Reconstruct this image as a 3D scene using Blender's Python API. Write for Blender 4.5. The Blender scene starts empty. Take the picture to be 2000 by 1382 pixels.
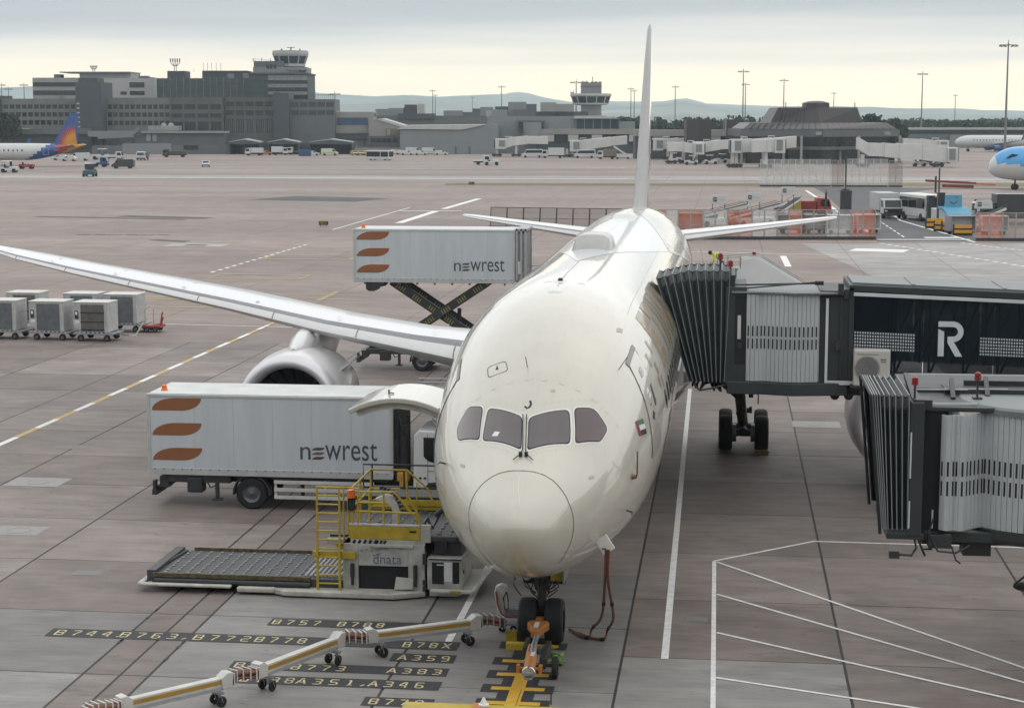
import bpy, bmesh, math, random
from mathutils import Vector, Matrix
R = math.radians
SC = bpy.context.scene
COL = SC.collection
rng = random.Random(11)

# ------------------------------------------------------------------ camera
CX, CY, CH, YAW, PIT, FPX = 4.22, -40.9, 12.25, .1188, .1316, 3511.0
cam_d = bpy.data.cameras.new('camera'); cam = bpy.data.objects.new('camera', cam_d); COL.objects.link(cam)
cam.location = (CX, CY, CH); cam.rotation_euler = (math.pi/2 - PIT, 0, YAW)
cam_d.sensor_width = 36; cam_d.lens = 36*FPX/2000; cam_d.clip_start = .5; cam_d.clip_end = 40000
SC.camera = cam
SC.render.resolution_x, SC.render.resolution_y = 1024, 707

# ------------------------------------------------------------------ sky and light
SUN_EL, SUN_AZ = R(50), R(28)          # azimuth of the light's origin measured from +Y towards +X
wd = bpy.data.worlds.new('World'); SC.world = wd; wd.use_nodes = True
def build_sky():
    nt = wd.node_tree; N = nt.nodes; L = nt.links; N.clear()
    out = N.new('ShaderNodeOutputWorld')
    sky = N.new('ShaderNodeTexSky'); sky.sky_type = 'NISHITA'; sky.sun_disc = False
    sky.sun_elevation = SUN_EL; sky.sun_rotation = SUN_AZ; sky.dust_density = 3
    b1 = N.new('ShaderNodeBackground'); b1.inputs[1].default_value = .1; L.new(sky.outputs[0], b1.inputs[0])
    tc = N.new('ShaderNodeTexCoord'); sx = N.new('ShaderNodeSeparateXYZ'); L.new(tc.outputs['Generated'], sx.inputs[0])
    def math_n(op, a, b=None, clamp=False):
        m = N.new('ShaderNodeMath'); m.operation = op; m.use_clamp = clamp
        for i, v in ((0, a), (1, b)):
            if v is None: continue
            if isinstance(v, (int, float)): m.inputs[i].default_value = v
            else: L.new(v, m.inputs[i])
        return m.outputs[0]
    z = sx.outputs[2]
    # cloud deck coordinates: direction projected on a layer overhead, softened towards the horizon
    zz = math_n('ADD', math_n('ABSOLUTE', z), .05)
    cx = math_n('DIVIDE', sx.outputs[0], zz); cy = math_n('DIVIDE', sx.outputs[1], zz)
    cb = N.new('ShaderNodeCombineXYZ'); L.new(cx, cb.inputs[0]); L.new(cy, cb.inputs[1])
    n1 = N.new('ShaderNodeTexNoise'); n1.inputs['Scale'].default_value = .42; n1.inputs['Detail'].default_value = 5
    n1.inputs['Roughness'].default_value = .5; L.new(cb.outputs[0], n1.inputs['Vector'])
    # long flat bands low in the sky
    mp = N.new('ShaderNodeMapping'); mp.inputs['Scale'].default_value = (1.6, 1.6, 34); L.new(tc.outputs['Generated'], mp.inputs[0])
    n2 = N.new('ShaderNodeTexNoise'); n2.inputs['Scale'].default_value = 1.6; n2.inputs['Detail'].default_value = 4
    L.new(mp.outputs[0], n2.inputs['Vector'])
    # cloud brightness
    cr = N.new('ShaderNodeValToRGB'); L.new(n1.outputs[0], cr.inputs[0])
    e = cr.color_ramp.elements; e[0].position = .30; e[0].color = (.60, .63, .665, 1); e[1].position = .70; e[1].color = (1.05, 1.06, 1.05, 1)
    # height in the sky: cream strip at the horizon, blue grey cloud base above it
    hz = math_n('ADD', z, math_n('MULTIPLY', math_n('SUBTRACT', n2.outputs[0], .5), .036))
    hr = N.new('ShaderNodeValToRGB'); L.new(math_n('MULTIPLY', hz, 10), hr.inputs[0])
    els = hr.color_ramp.elements
    els[0].position = 0; els[0].color = (1.55, 1.22, .80, 1); els[1].position = 1; els[1].color = (.66, .685, .70, 1)
    for p, c in ((.16, (1.36, 1.10, .77, 1)), (.29, (1.02, .91, .74, 1)), (.40, (.72, .71, .67, 1)), (.52, (.47, .50, .525, 1)), (.66, (.38, .42, .455, 1))):
        q = els.new(p); q.color = c
    mx = N.new('ShaderNodeMix'); mx.data_type = 'RGBA'
    fr = N.new('ShaderNodeMapRange'); fr.inputs['From Min'].default_value = .06; fr.inputs['From Max'].default_value = .20
    L.new(z, fr.inputs['Value']); L.new(fr.outputs[0], mx.inputs['Factor'])
    L.new(hr.outputs[0], mx.inputs['A']); L.new(cr.outputs[0], mx.inputs['B'])
    b2 = N.new('ShaderNodeBackground'); b2.inputs[1].default_value = 1.0; L.new(mx.outputs['Result'], b2.inputs[0])
    ms = N.new('ShaderNodeMixShader'); ms.inputs[0].default_value = .90
    L.new(b1.outputs[0], ms.inputs[1]); L.new(b2.outputs[0], ms.inputs[2]); L.new(ms.outputs[0], out.inputs[0])
build_sky()
sun_d = bpy.data.lights.new('sun', 'SUN'); sun = bpy.data.objects.new('sun', sun_d); COL.objects.link(sun)
sun_d.energy = .85; sun_d.angle = R(150); sun_d.color = (1, .95, .88)
sun.rotation_euler = Vector((-math.sin(SUN_AZ)*math.cos(SUN_EL), -math.cos(SUN_AZ)*math.cos(SUN_EL), -math.sin(SUN_EL))).to_track_quat('-Z', 'Y').to_euler()
SC.view_settings.view_transform = 'Standard'; SC.view_settings.look = 'None'
SC.view_settings.exposure = .34; SC.view_settings.gamma = 1; SC.view_settings.use_curve_mapping = False
SC.cycles.max_bounces = 6; SC.cycles.transparent_max_bounces = 12; SC.cycles.volume_bounces = 2

# ------------------------------------------------------------------ survey: sight lines of the photograph to places
_c, _s, _cp, _sp = math.cos(YAW), math.sin(YAW), math.cos(PIT), math.sin(PIT)
FWD = Vector((-_s*_cp, _c*_cp, -_sp)); RGT = Vector((_c, _s, 0)); UPV = RGT.cross(FWD); EYE = Vector((CX, CY, CH))
HF = Vector((-_s, _c, 0))
def sight(px, py): return FWD + RGT*((px-1000)/FPX) + UPV*((691-py)/FPX)
def G(px, py, z=0.0):
    d = sight(px, py); return EYE + d*((z-CH)/d.z)
def AY(px, py, Y):
    d = sight(px, py); return EYE + d*((Y-CY)/d.y)
def AX(px, py, X):
    d = sight(px, py); return EYE + d*((X-CX)/d.x)
def AD(px, py, D):
    d = sight(px, py); return EYE + d*(D/d.dot(HF))

# ------------------------------------------------------------------ helpers
def tag(o, label=None, cat=None, group=None, kind=None):
    if label: o['label'] = label
    if cat: o['category'] = cat
    if group: o['group'] = group
    if kind: o['kind'] = kind
    return o
def thing(name, label, cat, loc=(0, 0, 0), rz=0.0, group=None):
    o = bpy.data.objects.new(name, None); COL.objects.link(o); o.empty_display_size = .3
    o.location = loc; o.rotation_euler = (0, 0, rz)
    return tag(o, label, cat, group)
def copy_tree(o, parent=None):
    c = o.copy(); COL.objects.link(c)
    if parent: c.parent = parent
    for ch in list(o.children): copy_tree(ch, c)
    return c
def clone(o, loc, rz, label, group=None):
    c = copy_tree(o); c.location = loc; c.rotation_euler = (0, 0, rz); c['label'] = label
    if group: c['group'] = group
    return c
def share(src, name, parent, loc=(0, 0, 0), rot=(0, 0, 0), scale=(1, 1, 1)):
    o = bpy.data.objects.new(name, src.data); COL.objects.link(o); o.parent = parent
    o.location = loc; o.rotation_euler = rot; o.scale = scale
    for m in src.modifiers:
        if m.type == 'BEVEL':
            q = o.modifiers.new('bevel', 'BEVEL'); q.width = m.width; q.segments = m.segments; q.limit_method = 'ANGLE'
    return o

class MB:
    """collects shapes and links them as ONE mesh object"""
    def __init__(s): s.v = []; s.f = []; s.m = []; s.cur = 0
    def add(s, vs, fs):
        b = len(s.v); s.v += [tuple(p) for p in vs]
        for f in fs: s.f.append(tuple(i+b for i in f)); s.m.append(s.cur)
        return s
    def box(s, x0, x1, y0, y1, z0, z1):
        return s.add([(x, y, z) for z in (z0, z1) for y in (y0, y1) for x in (x0, x1)],
                     [(0, 2, 3, 1), (4, 5, 7, 6), (0, 1, 5, 4), (2, 6, 7, 3), (0, 4, 6, 2), (1, 3, 7, 5)])
    def cbox(s, c, sz, M=None):
        vs = [Vector(((i & 1)-.5, ((i >> 1) & 1)-.5, (i >> 2)-.5)) for i in range(8)]
        vs = [Vector((a.x*sz[0], a.y*sz[1], a.z*sz[2])) for a in vs]
        if M: vs = [M @ a for a in vs]
        c = Vector(c)
        return s.add([a+c for a in vs], [(0, 2, 3, 1), (4, 5, 7, 6), (0, 1, 5, 4), (2, 6, 7, 3), (0, 4, 6, 2), (1, 3, 7, 5)])
    def bar(s, p, q, w, h, up=(0, 0, 1)):
        p, q = Vector(p), Vector(q); d = (q-p); L = d.length; d.normalize(); up = Vector(up)
        if abs(d.dot(up)) > .99: up = Vector((0, 1, 0))
        a = d.cross(up).normalized(); b = a.cross(d)
        M = Matrix((d, a, b)).transposed()
        return s.cbox((p+q)/2, (L, w, h), M)
    def tube(s, p, q, r, n=8, r2=None, caps=True):
        p, q = Vector(p), Vector(q); d = (q-p).normalized(); r2 = r if r2 is None else r2
        a = d.cross(Vector((0, 0, 1)));
        if a.length < 1e-3: a = Vector((1, 0, 0))
        a.normalize(); b = d.cross(a)
        vs = []
        for c, rr in ((p, r), (q, r2)):
            for i in range(n):
                t = 2*math.pi*i/n; vs.append(c+(a*math.cos(t)+b*math.sin(t))*rr)
        fs = [(i, (i+1) % n, n+(i+1) % n, n+i) for i in range(n)]
        if caps: fs += [tuple(range(n-1, -1, -1)), tuple(range(n, 2*n))]
        return s.add(vs, fs)
    def path(s, pts, r, n=6):
        pts = [Vector(p) for p in pts]; rings = []
        for i, p in enumerate(pts):
            d = (pts[min(i+1, len(pts)-1)]-pts[max(i-1, 0)]).normalized()
            a = d.cross(Vector((0, 0, 1)))
            if a.length < 1e-3: a = Vector((1, 0, 0))
            a.normalize(); b = d.cross(a)
            rings.append([p+(a*math.cos(2*math.pi*k/n)+b*math.sin(2*math.pi*k/n))*r for k in range(n)])
        return s.loft(rings)
    def loft(s, rings, caps=True, closed=True):
        n = len(rings[0]); vs = [p for r in rings for p in r]; fs = []
        for i in range(len(rings)-1):
            for k in range(n if closed else n-1):
                k2 = (k+1) % n; fs.append((i*n+k, i*n+k2, (i+1)*n+k2, (i+1)*n+k))
        if caps and closed:
            fs.append(tuple(range(n-1, -1, -1))); fs.append(tuple(range((len(rings)-1)*n, len(rings)*n)))
        return s.add(vs, fs)
    def lathe(s, prof, c=(0, 0, 0), axis='Y', n=32):
        """prof: list of (along, radius) round an axis through c"""
        rings = []
        for t, r in prof:
            ring = []
            for k in range(n):
                a = 2*math.pi*k/n; u, w = r*math.cos(a), r*math.sin(a)
                ring.append({'Y': (c[0]+u, c[1]+t, c[2]+w), 'X': (c[0]+t, c[1]+u, c[2]+w), 'Z': (c[0]+u, c[1]+w, c[2]+t)}[axis])
            rings.append(ring)
        return s.loft(rings, caps=False)
    def prism(s, poly, axis, a0, a1):
        """poly: 2D outline; axis 'X': (y,z), 'Y': (x,z), 'Z': (x,y)"""
        def mk(p, a): return {'X': (a, p[0], p[1]), 'Y': (p[0], a, p[1]), 'Z': (p[0], p[1], a)}[axis]
        n = len(poly)
        vs = [mk(p, a0) for p in poly]+[mk(p, a1) for p in poly]
        return s.add(vs, [tuple(range(n-1, -1, -1)), tuple(range(n, 2*n))]+[(i, (i+1) % n, n+(i+1) % n, n+i) for i in range(n)])
    def quad(s, a, b, c, d): return s.add([a, b, c, d], [(0, 1, 2, 3)])
    def grid(s, P):
        n = len(P[0]); return s.add([p for r in P for p in r],
            [(i*n+k, i*n+k+1, (i+1)*n+k+1, (i+1)*n+k) for i in range(len(P)-1) for k in range(n-1)])
    def build(s, name, m, parent=None, bev=0, smooth=False, ang=35, seg=2, loc=None, recalc=True):
        me = bpy.data.meshes.new(name); me.from_pydata(s.v, [], s.f)
        ms = m if isinstance(m, (list, tuple)) else [m]
        for x in ms: me.materials.append(x)
        if len(ms) > 1: me.polygons.foreach_set('material_index', s.m)
        if recalc:
            bm = bmesh.new(); bm.from_mesh(me); bmesh.ops.recalc_face_normals(bm, faces=bm.faces); bm.to_mesh(me); bm.free()
        if smooth:
            me.polygons.foreach_set('use_smooth', [True]*len(me.polygons)); me.set_sharp_from_angle(angle=R(ang))
        me.update()
        o = bpy.data.objects.new(name, me); COL.objects.link(o)
        if parent: o.parent = parent
        if loc: o.location = loc
        if bev:
            q = o.modifiers.new('bevel', 'BEVEL'); q.width = bev; q.segments = seg; q.limit_method = 'ANGLE'
        return o

MATS = {}
def mat(name, col, rough=.6, metal=0.0, var=.10, scale=2.0, bump=0.0, coat=0.0, spec=.5, streak=None, fine=0.0, alpha=None, emit=None):
    """procedural paint: base colour broken up by two noises, wear in the gloss, optional relief"""
    if name in MATS: return MATS[name]
    m = bpy.data.materials.new(name); m.use_nodes = True; nt = m.node_tree; N = nt.nodes; L = nt.links
    b = N['Principled BSDF']; b.inputs['Metallic'].default_value = metal
    b.inputs['Specular IOR Level'].default_value = spec
    if coat: b.inputs['Coat Weight'].default_value = coat; b.inputs['Coat Roughness'].default_value = .08
    tc = N.new('ShaderNodeTexCoord'); mp = N.new('ShaderNodeMapping'); L.new(tc.outputs['Object'], mp.inputs[0])
    if streak: mp.inputs['Scale'].default_value = streak
    n = N.new('ShaderNodeTexNoise'); n.inputs['Scale'].default_value = scale; n.inputs['Detail'].default_value = 6
    n.inputs['Roughness'].default_value = .62; L.new(mp.outputs[0], n.inputs['Vector'])
    cr = N.new('ShaderNodeValToRGB'); L.new(n.outputs[0], cr.inputs[0])
    e = cr.color_ramp.elements
    e[0].position = .30; e[0].color = (*[max(0, c*(1-var)) for c in col], 1)
    e[1].position = .70; e[1].color = (*[min(1, c*(1+var*.8)) for c in col], 1)
    L.new(cr.outputs[0], b.inputs['Base Color'])
    mr = N.new('ShaderNodeMapRange'); mr.inputs['To Min'].default_value = max(.02, rough-.08); mr.inputs['To Max'].default_value = min(1, rough+.10)
    L.new(n.outputs[0], mr.inputs['Value']); L.new(mr.outputs[0], b.inputs['Roughness'])
    if bump:
        bp = N.new('ShaderNodeBump'); bp.inputs['Strength'].default_value = bump; bp.inputs['Distance'].default_value = .02
        n3 = N.new('ShaderNodeTexNoise'); n3.inputs['Scale'].default_value = scale*14; n3.inputs['Detail'].default_value = 3
        L.new(tc.outputs['Object'], n3.inputs['Vector']); L.new(n3.outputs[0], bp.inputs['Height']); L.new(bp.outputs[0], b.inputs['Normal'])
    if alpha is not None: b.inputs['Alpha'].default_value = alpha
    if emit: b.inputs['Emission Color'].default_value = (*emit[0], 1); b.inputs['Emission Strength'].default_value = emit[1]
    MATS[name] = m; return m

M = dict(
    white=mat('white_paint', (.70, .71, .71), .38, var=.07, scale=.8, coat=.2),
    offwhite=mat('weathered_white', (.56, .55, .52), .5, var=.16, scale=2.2),
    dirty=mat('dirty_white', (.46, .45, .41), .55, var=.28, scale=3),
    yellow=mat('yellow_paint', (.45, .33, .03), .45, var=.22, scale=3),
    orange=mat('orange_paint', (.46, .18, .045), .42, var=.15, scale=4),
    red=mat('red_paint', (.30, .035, .03), .45, var=.15),
    black=mat('black_rubber', (.014, .015, .017), .75, var=.25, scale=6),
    dark=mat('dark_steel', (.035, .037, .04), .5, var=.25, scale=4),
    steel=mat('steel', (.36, .37, .38), .42, .7, var=.2, scale=4),
    chrome=mat('bright_steel', (.62, .63, .65), .25, .9, var=.08, scale=4),
    grey=mat('grey_paint', (.24, .25, .26), .5, var=.14, scale=2),
    midgrey=mat('mid_grey', (.38, .39, .40), .55, var=.12, scale=2),
    glass=mat('dark_glass', (.012, .016, .02), .06, var=.1, spec=.6),
    hub=mat('wheel_hub', (.13, .135, .145), .5, .3, var=.2, scale=8),
    brown=mat('logo_brown', (.26, .105, .045), .45, var=.06),
    ink=mat('lettering_slate', (.055, .075, .09), .5, var=.05),
    beacon=mat('beacon_lens', (.75, .16, .02), .25, var=.1),
    redlens=mat('red_lens', (.24, .018, .022), .3, var=.1),
)

def text_mesh(txt, size, name, m, parent, loc, rot, depth=.004, sx=1.0, shear=0.0):
    """flat print lettering as a thin mesh"""
    cu = bpy.data.curves.new('lettering_source', 'FONT'); cu.body = txt; cu.size = size; cu.extrude = depth/2; cu.align_x = 'LEFT'; cu.shear = shear
    ob = bpy.data.objects.new('lettering_source', cu); COL.objects.link(ob)
    dg = bpy.context.evaluated_depsgraph_get(); me = bpy.data.meshes.new_from_object(ob.evaluated_get(dg))
    bpy.data.objects.remove(ob); me.materials.clear(); me.materials.append(m)
    o = bpy.data.objects.new(name, me); COL.objects.link(o); o.parent = parent; o.location = loc; o.rotation_euler = rot; o.scale = (sx, 1, 1)
    return o
def pchip(xs, ys):
    n = len(xs); h = [xs[i+1]-xs[i] for i in range(n-1)]; d = [(ys[i+1]-ys[i])/h[i] for i in range(n-1)]
    m = [0]*n; m[0] = d[0]; m[-1] = d[-1]
    for i in range(1, n-1):
        if d[i-1]*d[i] <= 0: m[i] = 0
        else:
            w1, w2 = 2*h[i]+h[i-1], h[i]+2*h[i-1]; m[i] = (w1+w2)/(w1/d[i-1]+w2/d[i])
    def f(x):
        x = min(max(x, xs[0]), xs[-1]); i = 0
        while i < n-2 and x > xs[i+1]: i += 1
        t = (x-xs[i])/h[i]
        return ((1+2*t)*(1-t)**2*ys[i]+t*(1-t)**2*h[i]*m[i]+t*t*(3-2*t)*ys[i+1]+t*t*(t-1)*h[i]*m[i+1])
    return f
# ------------------------------------------------------------------ ground
def concrete(name, a, b, c, slab=False, sc=.35, far=False):
    m = bpy.data.materials.new(name); m.use_nodes = True; nt = m.node_tree; N = nt.nodes; L = nt.links
    bs = N['Principled BSDF']; bs.inputs['Specular IOR Level'].default_value = .32
    geo = N.new('ShaderNodeNewGeometry')
    def noise(scale, st, det=7, rg=.6):
        mp = N.new('ShaderNodeMapping'); mp.inputs['Scale'].default_value = st; L.new(geo.outputs['Position'], mp.inputs[0])
        n = N.new('ShaderNodeTexNoise'); n.inputs['Scale'].default_value = scale; n.inputs['Detail'].default_value = det
        n.inputs['Roughness'].default_value = rg; L.new(mp.outputs[0], n.inputs['Vector']); return n.outputs[0]
    def ramp(v, p0, c0, p1, c1):
        r = N.new('ShaderNodeValToRGB'); L.new(v, r.inputs[0]); e = r.color_ramp.elements
        e[0].position = p0; e[0].color = (*c0, 1); e[1].position = p1; e[1].color = (*c1, 1); return r.outputs[0]
    def mix(f, x, y, mode='MIX'):
        k = N.new('ShaderNodeMix'); k.data_type = 'RGBA'; k.blend_type = mode
        if isinstance(f, float): k.inputs['Factor'].default_value = f
        else: L.new(f, k.inputs['Factor'])
        for s, v in (('A', x), ('B', y)):
            if isinstance(v, tuple): k.inputs[s].default_value = (*v, 1)
            else: L.new(v, k.inputs[s])
        return k.outputs['Result']
    col = ramp(noise(sc, (1, 1, 1)), .32, a, .68, b)
    if slab:
        oi = N.new('ShaderNodeObjectInfo')
        rr = N.new('ShaderNodeValToRGB'); L.new(oi.outputs['Random'], rr.inputs[0]); e = rr.color_ramp.elements
        e[0].position = 0; e[0].color = (.74, .72, .71, 1); e[1].position = 1; e[1].color = (1.17, 1.17, 1.17, 1)
        col = mix(1.0, col, rr.outputs[0], 'MULTIPLY')
        # brushed streaks across the bays, tyre marks, oil
        col = mix(.8, col, ramp(noise(.8, (.7, 2.0, 1), 8, .66), .32, (.74, .74, .75), .68, (1.20, 1.19, 1.18)), 'MULTIPLY')
        col = mix(.5, col, ramp(noise(1.4, (.35, 9, 1), 6, .7), .36, (.80, .80, .80), .64, (1.14, 1.14, 1.13)), 'MULTIPLY')
        o1 = noise(.55, (1, 2.4, 1), 6, .7); col = mix(ramp(o1, .59, (0, 0, 0), .71, (.55, .55, .55)), col, tuple(v*.38 for v in a))
        o2 = noise(2.3, (1, 1.6, 1), 4, .6); col = mix(ramp(o2, .655, (0, 0, 0), .72, (.55, .55, .55)), col, tuple(v*.32 for v in a))
        f = noise(45, (1, 1, 1), 3, .7); col = mix(.5, col, ramp(f, .3, (.72, .72, .72), .7, (1.25, 1.25, 1.25)), 'MULTIPLY')
        bp = N.new('ShaderNodeBump'); bp.inputs['Strength'].default_value = .25; bp.inputs['Distance'].default_value = .01
        L.new(f, bp.inputs['Height']); L.new(bp.outputs[0], bs.inputs['Normal'])
    else:
        # long stains lying across the view, patches of other pours
        col = mix(.9, col, ramp(noise(.035, (.35, 1.5, 1), 6, .6), .36, (.80, .80, .81), .64, (1.16, 1.14, 1.12)), 'MULTIPLY')
        col = mix(.8, col, ramp(noise(.6, (.6, 1.4, 1), 5, .6), .3, (.84, .84, .85), .7, (1.14, 1.13, 1.12)), 'MULTIPLY')
        o1 = noise(.07, (.35, 1.2, 1), 7, .72); col = mix(ramp(o1, .60, (0, 0, 0), .72, (.55, .55, .55)), col, c)
        # joints of the far bays
        br = N.new('ShaderNodeTexBrick'); br.offset = .0; br.inputs['Scale'].default_value = 1
        br.inputs['Mortar Size'].default_value = .045; br.inputs['Brick Width'].default_value = 7.5; br.inputs['Row Height'].default_value = 7.5
        br.inputs['Color1'].default_value = (1.04, 1.03, 1.02, 1); br.inputs['Color2'].default_value = (.90, .90, .91, 1); br.inputs['Mortar'].default_value = (.45, .44, .43, 1)
        L.new(geo.outputs['Position'], br.inputs['Vector'])
        if far: col = mix(.75, col, br.outputs[0], 'MULTIPLY')
    L.new(col, bs.inputs['Base Color']); bs.inputs['Roughness'].default_value = .62 if slab else .72
    MATS[name] = m; return m
m_apron = concrete('apron_concrete', (.222, .180, .160), (.285, .238, .215), (.15, .13, .12), far=True)
m_slab = concrete('slab_concrete', (.180, .152, .138), (.252, .218, .200), (.1, .1, .1), slab=True)
m_slab2 = concrete('fresh_slab_concrete', (.222, .216, .206), (.290, .284, .272), (.12, .12, .12), slab=True)
m_pale = concrete('pale_concrete', (.27, .265, .255), (.37, .365, .35), (.2, .2, .2), far=True)
m_asph = concrete('asphalt', (.062, .066, .070), (.090, .094, .098), (.05, .05, .05))
m_grass = concrete('dry_grass', (.105, .095, .042), (.16, .145, .065), (.08, .08, .03), sc=1.5)
m_field = concrete('field_green', (.05, .07, .03), (.09, .11, .05), (.04, .05, .02))
m_tar = mat('tar_joint', (.035, .034, .034), .7, var=.3, scale=5)
m_wline = mat('white_line_paint', (.74, .74, .72), .6, var=.2, scale=5)
m_yline = mat('yellow_line_paint', (.62, .37, .035), .6, var=.15, scale=6)
m_yworn = mat('worn_yellow_lettering', (.58, .49, .28), .65, var=.3, scale=8)
m_black = mat('black_ground_paint', (.030, .031, .034), .7, var=.4, scale=6)

def flat(name, pts, z, m, parent=None, kind='structure'):
    mb = MB(); mb.add([(p[0], p[1], z) for p in pts], [tuple(range(len(pts)))])
    o = mb.build(name, m, parent, recalc=False)
    if not parent and kind: o['kind'] = kind
    return o
def ribbon(mb, pts, w, z):
    pts = [Vector((p[0], p[1], 0)) for p in pts]
    L_, R_ = [], []
    for i, p in enumerate(pts):
        d = (pts[min(i+1, len(pts)-1)]-pts[max(i-1, 0)]).normalized(); n = Vector((-d.y, d.x, 0))*w/2
        L_.append((p.x+n.x, p.y+n.y, z)); R_.append((p.x-n.x, p.y-n.y, z))
    mb.grid([R_, L_])
def rect(x0, x1, y0, y1): return [(x0, y0), (x1, y0), (x1, y1), (x0, y1)]

ground = flat('ground', rect(-6200, 6200, -1800, 6950), -.60, m_field)
apron = flat('apron', rect(-700, 700, -120, 1000), -.030, m_apron)
# bays of concrete near the stand: each slab is a piece of the apron, tar in the joints
flat('joint_tar', rect(-34.8, 27, -14, 54), -.012, m_tar, apron)
XL = [-34.8, -29.8, -24.8, -19.8, -14.8, -9.8, -8.95, -8.3, -3.0, 2.0]
XR = [2.0, 7.0, 12.0, 17.0, 22.0, 27.0]
YLs = [-13.6, -8.6, -3.7, 1.2, 6.2, 11.2, 16.2, 21.2, 26.2, 31.2, 36.2, 41.2, 46.2, 51.2, 54]
YRs = [-14, -11, -6, -1.0, 4.0, 9.0, 14.2, 19.2, 24.2, 29.2, 34.2, 39.2, 44.2, 49.2, 54]
slab_cache = {}
def slab(x0, x1, y0, y1, g):
    fresh = (-8.4 < x0 < 2 and y0 < 3) or (2 <= x0 < 7 and y0 < -1.5) or (x0 >= 7 and y0 < -7) or (x0 < -14 and y1 < 2)
    mt = m_slab2 if fresh else m_slab
    k = (round(x1-x0, 2), round(y1-y0, 2), fresh)
    o = None
    if k in slab_cache:
        o = bpy.data.objects.new('concrete_slab', slab_cache[k]); COL.objects.link(o); o.parent = apron
    else:
        w, h = (x1-x0-g)/2, (y1-y0-g*.6)/2
        mb = MB(); b = .012
        mb.add([(-w, -h, -.03), (w, -h, -.03), (w, h, -.03), (-w, h, -.03), (-w+b, -h+b, 0), (w-b, -h+b, 0), (w-b, h-b, 0), (-w+b, h-b, 0)],
               [(4, 5, 6, 7), (0, 1, 5, 4), (1, 2, 6, 5), (2, 3, 7, 6), (3, 0, 4, 7)])
        o = mb.build('concrete_slab', mt, apron, recalc=False); slab_cache[k] = o.data
    o.location = ((x0+x1)/2, (y0+y1)/2, rng.uniform(-.003, 0))
for Xs, Ys in ((XL, YLs), (XR, YRs)):
    for i in range(len(Xs)-1):
        for j in range(len(Ys)-1): slab(Xs[i], Xs[i+1], Ys[j], Ys[j+1], .045)

# crumbled edges along the drain joints
mb = MB()
for k in range(26):
    y = rng.uniform(-7, 14); x = rng.choice((-9.8, -9.8, -8.3)); r_ = rng.uniform(.03, .09)
    mb.add([(x+rng.uniform(.5, 1)*r_*math.cos(t), y+r_*2.4*rng.uniform(.6, 1)*math.sin(t), .004) for t in [i*math.pi/4 for i in range(8)]], [tuple(range(8))])
mb.build('joint_spall', m_tar, apron, recalc=False)

flat('pale_hardstanding', [(11.4, 135.5), (15.9, 97), (16.5, 55), (60, 55), (60, 138), (33, 138)], -.024, m_pale)
flat('service_road', [(19.0, 139), (29.2, 141), (30.5, 190), (33, 256), (39.5, 270.5), (60, 271), (60, 276), (22, 275), (19.0, 274), (19.6, 256), (19.2, 190)], -.020, m_asph)
flat('grass_strip', [(-46, 277), (-20, 278), (70, 284), (160, 290), (160, 306), (60, 301), (-10, 290), (-47, 286)], -.018, m_grass)
flat('taxiway', [(-160, 306), (220, 318), (220, 340), (-160, 322)], -.024, m_pale)
flat('dark_patch', [(-66, 218), (-62, 232), (-46, 226), (-49, 214)], -.022, m_asph)

# painted lines
mb = MB()
ribbon(mb, [(2.97, -1.1), (2.68, 40)], .17, .006); ribbon(mb, [(2.68, 40), (2.66, 90)], .17, -.014)
ribbon(mb, [(-2.13, -.34), (-2.2, 40)], .17, .006)
mb.build('white_stand_line', m_wline, apron, recalc=False)
mb = MB()
ribbon(mb, [(4.10, -6), (4.02, 8.14)], .11, .006); ribbon(mb, [(4.02, 8.18), (6.88, 10.86), (12.3, 10.80), (18, 10.7)], .11, .006)
for a, b in (((4.10, 8.05), (16, -7.3)), ((4.11, 4.66), (15, -6.0)), ((4.13, 1.15), (12, -4.2)), ((4.14, -2.35), (12, -5.3))): ribbon(mb, [a, b], .10, .0095)
mb.build('white_hatching', m_wline, apron, recalc=False)
mb = MB(); mw = MB()
for k in range(24):
    y0 = 14+k*2.1; (mb if k % 2 else mw).grid([[(-22.94+.004*(y0-20), y0, .006 if y0 < 53 else -.014), (-22.68+.004*(y0-20), y0, .006 if y0 < 53 else -.014)], [(-22.93+.004*(y0-18), y0+2.1, .006 if y0 < 52 else -.014), (-22.67+.004*(y0-18), y0+2.1, .006 if y0 < 52 else -.014)]])
mb.build('yellow_boundary_line', mat('worn_yellow_line', (.50, .36, .14), .65, var=.25, scale=5), apron, recalc=False); mw.build('white_boundary_line', m_wline, apron, recalc=False)
mb = MB()
ribbon(mb, [(-31.7, 62.35), (-10, 60.5)], .16, -.014)
for k in range(16): ribbon(mb, [(-36.2+.022*k, 97+k*2), (-36.19+.022*k, 98.1+k*2)], .3, -.014)
for k in range(4): ribbon(mb, [(-36.4, 78+k*1.6), (-36.45, 79+k*1.6)], .3, -.014)
ribbon(mb, [(-38.35, 151), (-38.33, 199)], .22, -.014)
ribbon(mb, [(-33.4, 164), (-33.3, 190)], 1.0, -.014); ribbon(mb, [(-33.2, 196), (-32.6, 226)], .9, -.014)
ribbon(mb, [(-38, 190), (-30, 191)], .8, -.014)
for k in range(26): ribbon(mb, [(19.1+k*.55, 136.6-k*1.5), (19.35+k*.55, 135.9-k*1.5)], .5, -.012)
for k in range(14): ribbon(mb, [(27+k*.5, 138-k*1.1), (27.22+k*.5, 137.5-k*1.1)], .45, -.012)
ribbon(mb, [(15.8, 127.9), (20.6, 126.6)], 3.4, -.0125)
ribbon(mb, [(9.2, 119.5), (9.3, 108)], .55, -.014); ribbon(mb, [(5.4, 118), (7.2, 117.3)], 1.2, -.014)
ribbon(mb, [(-2, 124), (14, 121)], .25, -.0135)
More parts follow.
